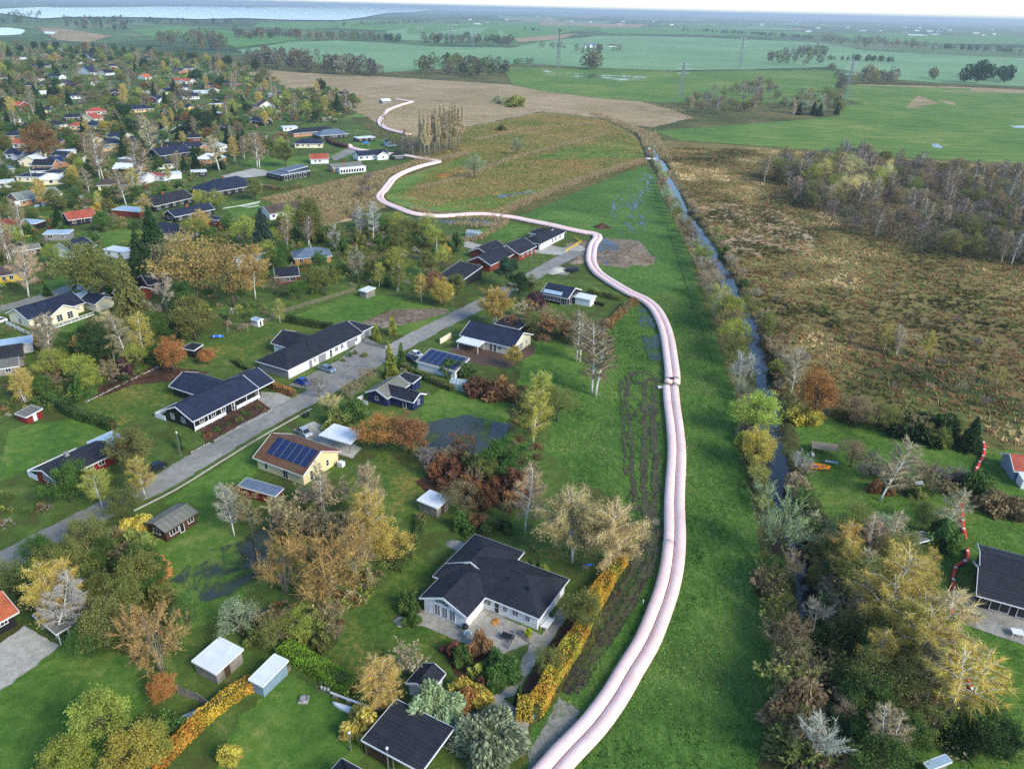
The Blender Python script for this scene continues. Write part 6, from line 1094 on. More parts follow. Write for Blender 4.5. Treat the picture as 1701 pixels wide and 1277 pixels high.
MIXN = [('broad', 'olive', 4, 8, 3), ('broad', 'green', 3, 7, 4), ('shrub', 'green', 2, 4, 4), ('shrub', 'olive', 2, 4, 3), ('sparse', 'ygreen', 5, 9, 2), ('bareshrub', 'brown', 3, 5, 3), ('barebirch', 'brown', 9, 14, 1), ('birch', 'gold', 8, 12, 1), ('shrub', 'rust', 2, 3, 1), ('shrub', 'yellow', 2, 3, 1)]
MIXW = [('barebirch', 'purple', 11, 15, 2), ('barebirch', 'brown', 10, 15, 2), ('birch', 'tan', 10, 13, 1), ('sparse', 'olive', 7, 11, 2), ('sparse', 'brown', 7, 11, 2), ('bare', 'purple', 9, 12, 5), ('bare', 'brown', 8, 11, 3), ('broad', 'olive', 7, 9, 1)]
scatter([(-60, 82), (130, 78), (260, 90), (420, 110), (470, 140), (430, 160), (250, 150), (100, 130), (-60, 135)], 190, MIXF, 'far up the valley among the houses', 7, 2)
scatter([(-60, 130), (250, 150), (430, 160), (560, 150), (600, 172), (560, 205), (470, 205), (400, 225), (250, 215), (-60, 215)], 175, MIXF, 'deep in the housing area', 6, 3, .9)
scatter([(-60, 215), (250, 215), (420, 228), (480, 232), (470, 262), (400, 268), (330, 300), (-60, 330)], 105, MIXF, 'in the middle of the housing area', 5, 4, .72)
scatter([(-60, 330), (330, 300), (430, 325), (500, 370), (470, 410), (250, 440), (-60, 470)], 75, MIXN, 'in the gardens around the bungalow', 4, 5, 1.15)
scatter([(440, 400), (520, 380), (640, 372), (760, 398), (770, 440), (740, 480), (640, 480), (560, 475), (470, 510), (430, 520)], 60, MIXN, 'on the rough slope behind the bright lawn', 3.5, 6, 1.1)
scatter([(60, 590), (130, 580), (330, 540), (300, 600), (200, 640), (60, 700), (20, 690)], 34, MIXN, 'in the belt behind the curved lawn', 2.6, 7, 1.05)
scatter([(820, 545), (900, 515), (1010, 515), (1000, 560), (960, 590), (900, 560)], 22, [('bareshrub', 'brown', 4, 6, 3), ('bareshrub', 'rust', 4, 6, 1), ('sparse', 'olive', 5, 7, 1), ('bareshrub', 'tan', 4, 6, 2)], 'in the thicket behind the deck house', 2.4, 8)
scatter([(690, 770), (760, 770), (850, 800), (870, 840), (800, 850), (720, 800)], 22, [('shrub', 'redbrown', 2.5, 4, 2), ('shrub', 'rust', 2.5, 4, 2), ('bareshrub', 'brown', 3, 5, 2), ('shrub', 'olive', 2.5, 4, 2)], 'along the wet boundary below the flood', 2, 9)
scatter([(20, 960), (100, 920), (190, 900), (250, 920), (270, 980), (260, 1060), (150, 1060), (60, 1010)], 26, [('shrub', 'olive', 2.5, 4.5, 3), ('broad', 'olive', 4, 7, 2), ('broad', 'green', 3, 6, 3), ('bareshrub', 'brown', 3, 5, 2)], 'in the thicket between lane and gravel drive', 2.2, 10)
scatter([(380, 840), (470, 840), (560, 850), (600, 880), (560, 900), (430, 900), (380, 880)], 16, [('bareshrub', 'tan', 3, 5, 2), ('bareshrub', 'brown', 3, 5, 2), ('barebirch', 'tan', 7, 11, 1), ('shrub', 'olive', 2, 3, 1)], 'in the scrub below the red shed', 2.4, 11)
scatter([(390, 1020), (450, 1040), (560, 1030), (560, 1080), (500, 1090), (420, 1080)], 14, [('shrub', 'olive', 1.6, 2.6, 3), ('shrub', 'ygreen', 1.6, 2.6, 1), ('bareshrub', 'brown', 2.5, 4, 3)], 'in the scrub under the willow', 1.8, 12)
for i in range(52):
    t = i/51; p_ = [(1082, 258), (1098, 292), (1112, 330), (1128, 368), (1150, 410), (1172, 455), (1192, 505), (1212, 560), (1226, 610)]; k = t*7.999; a, b = p_[int(k)], p_[int(k)+1]; x, y = a[0]+(b[0]-a[0])*(k % 1)+rr.uniform(-9, -1), a[1]+(b[1]-a[1])*(k % 1)
    kd = rr.choice(('willow', 'bareshrub', 'sparse', 'willow', 'bare')); cl_ = rr.choice(('tan', 'greygreen', 'olive', 'brown', 'greytan', 'ygreen'))
    plant(kd, G(x, y), (rr.uniform(4.5, 7.5) if kd != 'bareshrub' else rr.uniform(3, 5))*(1+.35*t), cl_, .85, '%s %s on the meadow bank of the upper stream' % (CNAME[cl_], KN[kd][0].replace('_', ' ')))
for i in range(26):
    t = i/25; p_ = [(1126, 320), (1150, 362), (1186, 408), (1206, 440), (1246, 500), (1266, 545), (1284, 600), (1290, 650)]; k = t*6.999; a, b = p_[int(k)], p_[int(k)+1]; x, y = a[0]+(b[0]-a[0])*(k % 1)+rr.uniform(2, 14), a[1]+(b[1]-a[1])*(k % 1)
    kd = rr.choice(('bareshrub', 'bareshrub', 'sparse', 'shrub')); cl_ = rr.choice(('tan', 'olive', 'brown', 'greytan', 'green'))
    plant(kd, G(x, y), rr.uniform(2.2, 4.2), cl_, 1.1, '%s %s on the marsh bank of the upper stream' % (CNAME[cl_], KN[kd][0].replace('_', ' ')))
for i in range(14):
    t = i/13; x = 1228+t*34+rr.uniform(-6, 10); y = 650+t*200; kd = rr.choice(('bareshrub', 'sparse', 'shrub', 'willow')); cl_ = rr.choice(('olive', 'tan', 'greygreen', 'ygreen')); plant(kd, G(x, y), rr.uniform(2.5, 5), cl_, 1., '%s %s between the bank maples' % (CNAME[cl_], KN[kd][0].replace('_', ' ')))
for i in range(34):
    t = i/33; x = 1268+t*70+rr.uniform(-14, 18); y = 940+t*360; kd = rr.choice(('bareshrub', 'bare', 'shrub', 'bareshrub', 'sparse')); cl_ = rr.choice(('brown', 'olive', 'green', 'olive', 'brown')); plant(kd, G(x, y), rr.uniform(3, 6), cl_, 1.1, '%s %s on the meadow bank of the lower stream' % (CNAME[cl_], KN[kd][0].replace('_', ' ')))
for i in range(40):
    t = i/39; x = [1322, 1345, 1362, 1374, 1380, 1384][min(5, int(t*6))]+rr.uniform(-4, 18); y = 800+t*480; kd = rr.choice(('shrub', 'bareshrub', 'broad', 'bareshrub')); cl_ = rr.choice(('dgreen', 'brown', 'olive', 'green', 'tan')); plant(kd, G(x, y), rr.uniform(2.2, 4.5), cl_, 1.1, '%s %s on the garden bank of the stream' % (CNAME[cl_], KN[kd][0].replace('_', ' ')))
scatter([(1385, 900), (1560, 890), (1600, 950), (1580, 1080), (1640, 1200), (1580, 1290), (1400, 1290), (1390, 1080)], 46, [('broad', 'green', 4, 6, 2), ('sparse', 'olive', 5, 8, 3), ('birch', 'gold', 8, 11, 2), ('barebirch', 'tan', 8, 11, 3), ('bareshrub', 'brown', 3, 5, 4), ('shrub', 'dgreen', 2, 3.4, 2)], 'in the wild garden beside the black roofed house', 2.2, 13)
scatter([(1380, 688), (1560, 712), (1600, 735), (1560, 742), (1420, 712)], 22, [('sparse', 'olive', 4, 6, 2), ('shrub', 'olive', 2.5, 4, 3), ('bareshrub', 'brown', 3, 5, 3), ('shrub', 'dgreen', 3, 5, 2)], 'along the marsh side of the gardens', 2, 14)
scatter([(1390, 770), (1500, 790), (1620, 800), (1640, 830), (1500, 830), (1400, 800)], 20, [('bareshrub', 'brown', 2.5, 4, 3), ('shrub', 'olive', 2, 3, 2), ('bareshrub', 'purple', 2.5, 4, 2), ('shrub', 'rust', 1.6, 2.4, 1)], 'on the hedge line between the two garden lawns', 1.9, 15)
scatter([(1258, 300), (1300, 275), (1400, 262), (1560, 285), (1740, 315), (1760, 450), (1600, 432), (1480, 412), (1400, 385), (1330, 340)], 270, MIXW, 'in the birch wood beyond the marsh', 2.9, 16)
scatter([(1330, 300), (1420, 285), (1480, 300), (1470, 340), (1380, 340)], 14, [('sparse', 'ygreen', 11, 14, 1), ('sparse', 'palegold', 11, 14, 1), ('birch', 'palegold', 12, 14, 1)], 'standing out above the birch wood', 5, 23, clear=0)
scatter([(1134, 170), (1190, 150), (1290, 140), (1295, 175), (1220, 192), (1140, 198)], 75, MIXW, 'in the small birch copse on the fen', 3, 17)
scatter([(1290, 190), (1330, 160), (1400, 165), (1395, 192), (1330, 198)], 42, [('sparse', 'olive', 9, 13, 3), ('broad', 'greygreen', 8, 12, 2), ('barebirch', 'tan', 10, 13, 2), ('spruce', 'dgreen', 10, 14, 1)], 'in the mixed copse behind the fen', 4, 18)
scatter([(1300, 450), (1500, 470), (1701, 560), (1701, 700), (1560, 690), (1400, 640), (1330, 620), (1280, 520)], 50, [('bareshrub', 'brown', 1.6, 3, 3), ('bareshrub', 'purple', 1.6, 3, 2), ('shrub', 'olive', 1.2, 2.2, 2), ('bareshrub', 'tan', 1.6, 3, 2)], 'dotted over the brown marsh', 5, 19)
scatter([(1250, 540), (1300, 560), (1330, 640), (1300, 665), (1270, 600)], 14, [('bareshrub', 'brown', 3, 5, 2), ('sparse', 'olive', 4, 7, 1), ('bareshrub', 'tan', 3, 5, 2)], 'on the marsh side of the stream', 2, 20)
scatter([(610, 300), (640, 290), (625, 330), (600, 370), (560, 372)], 12, [('bareshrub', 'purple', 3, 5, 2), ('bareshrub', 'brown', 3, 5, 2)], 'on the reed slope outside the barrier', 3, 21)
scatter([(640, 236), (690, 240), (705, 262), (660, 258), (640, 248)], 12, [('bare', 'purple', 8, 12, 2), ('bare', 'tan', 8, 13, 2), ('sparse', 'olive', 6, 9, 1)], 'between the bungalows and the poplar row', 4, 22)
for lb, os_ in LAB.items():
    if len(os_) > 1:
        for o in os_: o['group'] = o.get('group') or lb
# ------------------------------------------------------------------ far woods: each copse reads as one mass
def far_wood(name, px, n, h, cols, label, seed=1, line=False, leafs=90):
    g_ = np.random.default_rng(seed); rg = random.Random(seed); W_ = [G(*q) for q in px]; pts = []
    if line:
        ws = catmull(W_, max(5, (W_[-1]-W_[0]).length/60)); pts = [ws[rg.randrange(len(ws))]+Vector((rg.gauss(0, h*.25), rg.gauss(0, h*.4), 0)) for _ in range(n)]
    else:
        P = [(q.x, q.y) for q in W_]; x0, x1 = min(q[0] for q in P), max(q[0] for q in P); y0, y1 = min(q[1] for q in P), max(q[1] for q in P); t_ = 0
        while len(pts) < n and t_ < 40*n:
            t_ += 1; x, y = rg.uniform(x0, x1), rg.uniform(y0, y1)
            if inside(x, y, P): pts.append(Vector((x, y, 0)))
    cen = []; lv = []; col = []; sz = []
    for p in pts:
        hh = h*rg.uniform(.65, 1.25); rad = hh*rg.uniform(.26, .42); cc = np.array(c(TC_[rg.choice(cols)]))*np.array((.6, .68, .62))*rg.uniform(.7, 1.15)
        d = g_.normal(size=(leafs, 3)); d /= np.linalg.norm(d, axis=1)[:, None]; r_ = g_.uniform(.4, 1, leafs)**.5; q = np.stack([p.x+d[:, 0]*rad*r_, p.y+d[:, 1]*rad*r_, hh*.56+d[:, 2]*hh*.46*r_], 1)
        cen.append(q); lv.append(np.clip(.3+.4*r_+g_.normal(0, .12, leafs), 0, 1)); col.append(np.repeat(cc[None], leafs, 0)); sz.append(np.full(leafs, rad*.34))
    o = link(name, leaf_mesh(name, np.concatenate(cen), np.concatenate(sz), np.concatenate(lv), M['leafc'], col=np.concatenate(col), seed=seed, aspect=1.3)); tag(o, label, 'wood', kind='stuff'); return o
DW = ['purple', 'brown', 'olive', 'dgreen']; DG = ['dgreen', 'olive', 'bluegreen']
for i, (px, n, h, cols, lb, ln) in enumerate([
    ([(690, 108), (760, 105), (850, 112), (850, 128), (780, 132), (690, 122)], 60, 16, DW, 'dark copse below the wheat field', 0), ([(845, 108), (890, 106)], 10, 9, ['greygreen', 'olive'], 'low willow thicket at the copse end', 1),
    ([(700, 68), (780, 66), (852, 72), (850, 78), (760, 76), (705, 74)], 70, 18, DW, 'purplish copse on the wheat field', 0), ([(620, 66), (672, 68), (665, 71), (622, 70)], 22, 14, DG, 'dark conifer copse left of the purplish copse', 0),
    ([(510, 60), (620, 62), (615, 70), (515, 68)], 55, 16, ['brown', 'tan', 'olive'], 'brown wood on the ridge', 0), ([(390, 56), (500, 58), (498, 68), (395, 66)], 60, 18, ['rust', 'dgreen', 'purple'], 'rust and dark wood before the inlet', 0),
    ([(255, 66), (330, 58), (380, 66), (380, 88), (330, 84), (262, 80)], 60, 17, ['rust', 'purple', 'brown', 'olive'], 'rusty oak wood behind the houses', 0), ([(400, 100), (470, 96), (590, 112), (640, 122), (640, 130), (560, 128), (470, 118), (405, 112)], 110, 17, ['purple', 'purple', 'brown', 'greytan'], 'long purplish alder wood behind the reed bed', 0),
    ([(105, 32), (200, 34), (230, 40), (210, 54), (160, 52), (110, 46)], 70, 17, DG+['rust'], 'dark wood on the inlet shore', 0), ([(-40, 26), (70, 24), (72, 32), (30, 42), (-40, 40)], 50, 18, ['olive', 'dgreen'], 'wooded point beside the ponds', 0), ([(230, 34), (390, 38), (390, 42), (230, 40)], 45, 15, DG, 'dark tree belt along the inlet', 0),
    ([(570, 44), (700, 39), (760, 41)], 70, 13, DW, 'hedge line crossing the bright green field', 1), ([(1134, 52), (1240, 58), (1350, 66)], 110, 14, DW, 'hedge line above the wheat field', 1), ([(1355, 62), (1440, 66), (1560, 76), (1555, 86), (1440, 80), (1360, 72)], 120, 16, ['brown', 'tan', 'olive', 'greytan'], 'brown wood around the hidden farm', 0),
    ([(1560, 82), (1640, 86), (1760, 94)], 60, 15, DG, 'dark conifer belt right of the brown wood', 1), ([(1265, 105), (1300, 90), (1372, 82), (1374, 112), (1320, 112)], 55, 16, ['purple', 'greytan', 'olive'], 'grey copse jutting into the wheat', 0), ([(1375, 100), (1480, 104)], 36, 11, DG, 'bushy hedge dividing the wheat fields', 1),
    ([(1412, 138), (1440, 125), (1490, 128), (1486, 142), (1440, 142)], 34, 14, ['purple', 'tan', 'gold'], 'mixed copse at the tan strip', 0), ([(1590, 138), (1620, 125), (1670, 130), (1680, 140), (1640, 142)], 34, 20, ['bluegreen', 'dgreen'], 'dark conifer clump in the far fields', 0), ([(1372, 112), (1395, 130), (1400, 150)], 20, 10, ['purple', 'brown'], 'purplish bush row along the pasture', 1),
    ([(955, 84), (985, 82), (1030, 84), (1030, 90), (960, 92)], 14, 14, ['purple', 'olive', 'brown'], 'trees sheltering the farmhouse', 0), ([(968, 114), (990, 112), (992, 118), (970, 118)], 8, 22, ['purple', 'brown'], 'single rounded tree group in the wheat', 0), ([(900, 80), (935, 82)], 8, 12, ['purple', 'greytan'], 'row of bare trees left of the farmhouse', 1), ([(1540, 130), (1552, 130), (1552, 134)], 5, 14, ['greytan', 'olive'], 'lone rounded tree in the far field', 0), ([(870, 50), (900, 52), (895, 55)], 12, 12, DG, 'small conifer clump on the ridge', 0)]):
    far_wood('far_wood', px, n, h, cols, lb, 100+i, bool(ln))
for i, (y0, y1, x0, x1, n, h, lb) in enumerate([(24, 30, 700, 1240, 600, 22, 'hazy belt of woods left of the far town'), (30, 37, 640, 1300, 560, 16, 'hazy woods beyond the ridge fields'), (36, 46, 1200, 1760, 700, 16, 'hazy woods around the far town'), (44, 56, 1350, 1760, 400, 13, 'scattered trees before the far town'), (34, 42, 900, 1240, 300, 14, 'tree dotted far fields'), (8, 12, 0, 440, 160, 40, 'low wooded shore beyond the inlet'), (14.5, 17, 420, 640, 120, 40, 'wooded far shore of the inlet'), (22, 25, 1150, 1800, 260, 40, 'wooded horizon ridge'), (17, 20, 640, 1150, 200, 40, 'faint wooded horizon over the far water')]):
    k = (15+(x0+x1)/2*0.0247-21)-15
    sl_ = .0247
    far_wood('far_wood', [(x0, y0+(x0-(x0+x1)/2)*sl_), (x1, y0+(x1-(x0+x1)/2)*sl_), (x1, y1+(x1-(x0+x1)/2)*sl_), (x0, y1+(x0-(x0+x1)/2)*sl_)], n, h, ['olive', 'dgreen', 'purple', 'bluegreen'], lb, 200+i, leafs=26)
# ------------------------------------------------------------------ reeds and marsh grass
def tufts(name, pts, h, wid, cols, label, seed=1, blades=3, cat='reeds', lean=.35, ns=None):
    g_ = np.random.default_rng(seed); pts = np.asarray(pts, float)
    if ns: pts = pts[g_.random(len(pts)) < .35+.9*vnoise(pts[:, 0], pts[:, 1], ns*4, seed+5)]
    n = len(pts); k = blades; b = np.repeat(pts, k, 0); b = b+np.c_[g_.normal(0, wid*.8, (n*k, 2)), np.zeros(n*k)]
    hh = np.repeat(h*g_.uniform(.6, 1.25, n), k)*g_.uniform(.7, 1.1, n*k); dr = g_.normal(0, lean, (n*k, 2)); t = b+np.c_[dr*hh[:, None], hh]
    ci = g_.integers(0, len(cols), n)
    if ns:
        q = .5*vnoise(pts[:, 0], pts[:, 1], ns, seed)+.35*vnoise(pts[:, 0], pts[:, 1], ns*3.1, seed+1)+.15*g_.random(n); q = (q-q.min())/(np.ptp(q)+1e-9); ci = np.clip(((q-.5)*1.8+.5)*len(cols), 0, len(cols)-1).astype(int)
    cc = np.array([c(x) for x in cols])[ci]; cc = np.repeat(cc, k, 0)
    o = link(name, twig_mesh(name, b, t, wid*g_.uniform(.7, 1.4, n*k), np.clip(g_.normal(.5, .18, n*k), 0, 1), M['reed'], seed, cc)); tag(o, label, cat, kind='stuff'); return o
def along(px, n, half, seed):
    rg = random.Random(seed); ws = catmull([G(*q) for q in px], 2.); out = []
    for _ in range(n): p = ws[rg.randrange(len(ws))]; out.append((p.x+rg.uniform(-half, half), p.y+rg.uniform(-half, half), 0))
    return out
def fill(px, n, seed, clear=None):
    rg = np.random.default_rng(seed); P = [(G(*q).x, G(*q).y) for q in px]; A = np.array(P); out = []
    lo, hi = A.min(0), A.max(0)
    X = rg.uniform(lo, hi, (n*3, 2)); m_ = np.zeros(len(X), bool); j = len(P)-1
    for i in range(len(P)):
        with np.errstate(divide='ignore', invalid='ignore'):
            cr = ((P[i][1] > X[:, 1]) != (P[j][1] > X[:, 1])) & (X[:, 0] < (P[j][0]-P[i][0])*(X[:, 1]-P[i][1])/(P[j][1]-P[i][1]+1e-12)+P[i][0])
        m_ ^= cr; j = i
    X = X[m_][:n]; return np.c_[X, np.zeros(len(X))]
RC = ['#a99670', '#978462', '#b7a480', '#877555', '#9f8c68']; MC = ['#8a6d3e', '#a58550', '#6d5a30', '#7a6a34', '#5e5028', '#b3935a', '#8f5f38']
for i, (px, n, hf, h, lb) in enumerate([
    ([(826, 358), (900, 326), (980, 296), (1068, 269)], 5200, 2.4, 1.9, 'tall tan reed hedge between fen and meadow'), ([(700, 313), (780, 292), (850, 264), (930, 244), (1010, 222)], 3000, 2.2, 1.5, 'reed line across the middle of the fen'), ([(790, 234), (880, 216), (985, 206)], 1500, 2.5, 1.5, 'reed line across the upper fen'), ([(770, 258), (720, 268), (700, 264)], 900, 3.5, 2.2, 'reeds at the foot of the poplars'),
    ([(1062, 218), (1072, 232), (1076, 246)], 800, 3.5, 2.6, 'reeds above the boat landing'), ([(1082, 222), (1098, 250), (1106, 264)], 900, 3.5, 2.6, 'reeds on the far bank by the landing'), ([(990, 190), (1040, 210), (1066, 222)], 1500, 5, 2.4, 'dark reed belt at the head of the stream'),
    ([(690, 348), (760, 362), (830, 364), (820, 375), (760, 372)], 1000, 3, 1.5, 'dry reeds outside the barrier'), ([(700, 395), (780, 400), (840, 372)], 700, 1.5, 1.6, 'reed fringe behind the garden plots'), ([(1255, 765), (1262, 800)], 350, 1.2, 2., 'tan reeds at the meadow corner'),
    ([(1112, 285), (1152, 345), (1200, 410), (1248, 500), (1274, 560)], 2600, 1.6, 1.1, 'dry grass fringe along the marsh bank'), ([(1094, 300), (1132, 380), (1172, 460)], 1500, 1.6, 1.0, 'rough grass on the meadow bank')]):
    tufts('reeds', along(px, n, hf, 300+i), h, .16, RC, lb, 300+i)
tufts('marsh_grass', fill([(1095, 245), (1260, 248), (1560, 272), (1760, 282), (1840, 740), (1701, 742), (1560, 706), (1420, 688), (1330, 680), (1290, 655), (1262, 560), (1225, 470), (1190, 410), (1150, 345)], 36000, 401), .8, .32, ['#4e4a2c', '#636c3a', '#6f5a3c', '#8a6a48', '#78804a', '#9c7850', '#98925e', '#b3966a', '#c8ae7c', '#d4be8c'], 'tussocky brown grass covering the marsh', 401, 8, 'marsh grass', .75, .035)
tufts('fen_grass', fill([(700, 228), (900, 190), (1000, 200), (1060, 235), (1066, 262), (900, 322), (830, 352), (700, 344), (650, 325), (735, 275)], 22000, 402), .7, .35, ['#66743a', '#75763c', '#828044', '#93864c', '#8c7048', '#a58e5a'], 'ochre grass covering the fen', 402, 4, 'fen grass', .6, .03)
tufts('slope_reeds', fill([(440, 332), (560, 302), (640, 284), (690, 268), (722, 270), (650, 292), (625, 330), (640, 345), (560, 370), (520, 376)], 9000, 403), 1.3, .25, RC+['#7d6e52', '#8a8458'], 'brown reeds covering the slope behind the last houses', 403, 3)
tufts('reed_stubble', fill([(560, 165), (700, 135), (860, 145), (960, 155), (1060, 165), (1140, 182), (1080, 210), (1000, 194), (900, 183), (690, 222), (620, 200)], 16000, 404), .5, .5, RC+['#bfae8c'], 'tan reed stubble covering the mown bed', 404, 2, 'reeds', .5, .012)
tufts('meadow_grass', fill([(1003, 572), (1046, 500), (1120, 480), (1170, 480), (1196, 580), (1222, 660), (1238, 780), (1262, 900), (1285, 1060), (1310, 1320), (860, 1320), (880, 1215), (935, 1150), (1010, 1030), (1062, 935), (1030, 830), (960, 800), (900, 742), (935, 652)], 42000, 406), .16, .16, ['#35502a', '#3f5f2a', '#4d7030', '#5d8038', '#6f8a44', '#869552'], 'coarse wet grass covering the long meadow', 406, 4, 'meadow grass', .9, .09)
tufts('lawn_grass', fill([(1325, 700), (1560, 722), (1701, 760), (1701, 1277), (1640, 1277), (1600, 950), (1350, 860)], 12000, 407), .12, .14, ['#35502a', '#42622a', '#557630', '#6f8640'], 'uneven grass covering the gardens across the stream', 407, 4, 'lawn grass', .9, .09)
tufts('rough_grass', fill([(600, 380), (660, 365), (760, 395), (760, 440), (640, 450), (560, 440)], 5000, 405), .7, .2, ['#6a6a34', '#7c6a3c', '#50602c', '#8a7a48'], 'rough grass on the slope behind the bright lawn', 405, 2, 'rough grass')
# ------------------------------------------------------------------ shrubbery between the gardens, too tangled to count
def shrubbery(px, n, h, cols, label, seed, ls=.5, per=46, clear=.6, lawns=True):
    g_ = np.random.default_rng(seed); P = fill(px, n, seed)[:, :2]; P = P[free_many(P, clear)]; P = P[vnoise(P[:, 0], P[:, 1], .05, seed) > .36]
    if lawns: P = np.array([q for q in P if not any(inside(q[0], q[1], w_) for w_ in LAWNS)])
    k = len(P); hh = h*g_.uniform(.45, 1.3, k); d = g_.normal(size=(k, per, 3)); d /= np.linalg.norm(d, axis=2)[:, :, None]; d[:, :, 2] = np.abs(d[:, :, 2]); r_ = g_.uniform(.4, 1, (k, per))**.5
    cen = np.stack([P[:, None, 0]+d[:, :, 0]*r_*hh[:, None]*.75, P[:, None, 1]+d[:, :, 1]*r_*hh[:, None]*.75, d[:, :, 2]*r_*hh[:, None]], 2).reshape(-1, 3)
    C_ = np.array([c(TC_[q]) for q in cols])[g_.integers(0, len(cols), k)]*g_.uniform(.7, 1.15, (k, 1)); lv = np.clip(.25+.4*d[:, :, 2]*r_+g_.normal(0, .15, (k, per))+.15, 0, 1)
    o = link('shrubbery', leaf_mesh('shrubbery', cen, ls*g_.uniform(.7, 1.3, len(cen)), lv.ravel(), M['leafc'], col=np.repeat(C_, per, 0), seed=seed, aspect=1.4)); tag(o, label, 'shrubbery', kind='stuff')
shrubbery([(640, 690), (700, 740), (720, 800), (850, 850), (900, 760), (880, 640), (840, 650), (860, 720), (800, 770), (730, 780)], 260, 1.5, ['olive', 'brown', 'green', 'rust', 'redbrown'], 'tangled shrubbery along the wet boundary', 508, .26, 80)
shrubbery([(0, 960), (100, 920), (200, 890), (260, 930), (280, 1010), (300, 1080), (240, 1120), (130, 1075), (40, 1020)], 300, 1.5, ['olive', 'brown', 'green', 'dgreen', 'tan'], 'tangled shrubbery between lane and gravel drive', 509, .24, 90)
shrubbery([(380, 840), (560, 850), (640, 880), (660, 930), (600, 1010), (500, 1090), (400, 1080), (440, 1010), (460, 900)], 330, 1.4, ['olive', 'brown', 'tan', 'rust', 'ygreen'], 'tangled shrubbery around the huge willow', 510, .24, 90)
shrubbery([(1390, 880), (1560, 880), (1600, 950), (1585, 1080), (1640, 1190), (1600, 1290), (1390, 1290), (1385, 1050)], 420, 1.6, ['olive', 'brown', 'green', 'dgreen', 'tan'], 'tangled shrubbery of the wild garden', 511, .24, 80)
shrubbery([(820, 545), (900, 515), (1020, 512), (1010, 550), (975, 600), (900, 575)], 240, 1.9, ['olive', 'brown', 'tan', 'rust'], 'tangled shrubbery behind the deck house', 512, .26, 80)
SC = ['olive', 'green', 'dgreen', 'brown', 'olive', 'ygreen', 'rust', 'greytan', 'green']
shrubbery([(-60, 82), (130, 78), (260, 90), (420, 110), (470, 140), (430, 160), (250, 150), (100, 130), (-60, 135)], 2100, 4.5, SC, 'tangled garden shrubbery far up the valley', 501, 1.1, 40)
shrubbery([(-60, 130), (250, 150), (430, 160), (560, 150), (600, 172), (560, 205), (470, 205), (400, 225), (250, 215), (-60, 215)], 2200, 3.4, SC, 'tangled garden shrubbery deep in the housing area', 502, .8, 44)
shrubbery([(-60, 215), (250, 215), (420, 228), (480, 232), (470, 262), (400, 268), (330, 300), (-60, 330)], 1600, 2.8, SC, 'tangled garden shrubbery in the middle of the housing area', 503, .6, 46)
shrubbery([(-60, 330), (330, 300), (430, 325), (500, 370), (470, 410), (250, 440), (-60, 470)], 1000, 2.2, SC, 'tangled garden shrubbery around the bungalow', 504, .42, 60)
shrubbery([(430, 420), (520, 380), (640, 372), (760, 398), (770, 440), (740, 490), (640, 480), (560, 475), (470, 510)], 420, 1.9, SC, 'tangled shrubbery on the rough slope', 505, .34, 70)
shrubbery([(0, 590), (130, 580), (330, 540), (300, 600), (200, 640), (60, 700), (0, 700)], 220, 1.7, SC, 'tangled shrubbery behind the curved lawn', 506, .28, 90)
shrubbery([(-20, 440), (250, 440), (430, 420), (445, 520), (330, 556), (200, 600), (-20, 640)], 420, 1.8, SC, 'tangled shrubbery among the spruces', 513, .32, 70)
shrubbery([(-20, 640), (80, 660), (200, 720), (230, 800), (120, 860), (-20, 900)], 130, 1.4, SC, 'tangled shrubbery around the red timber house', 514, .24, 80)
shrubbery([(590, 620), (700, 600), (760, 640), (700, 660), (640, 640), (560, 700), (520, 660)], 130, 1.4, SC, 'tangled shrubbery around the blue cottage', 515, .22, 80)
shrubbery([(1262, 300), (1300, 277), (1400, 264), (1560, 287), (1740, 317), (1760, 448), (1600, 430), (1480, 410), (1400, 383), (1335, 342)], 2400, 8, ['purple', 'dgreen', 'brown', 'purple', 'redbrown', 'dgreen'], 'dark brushwood under the birch wood', 507, .36, 60)
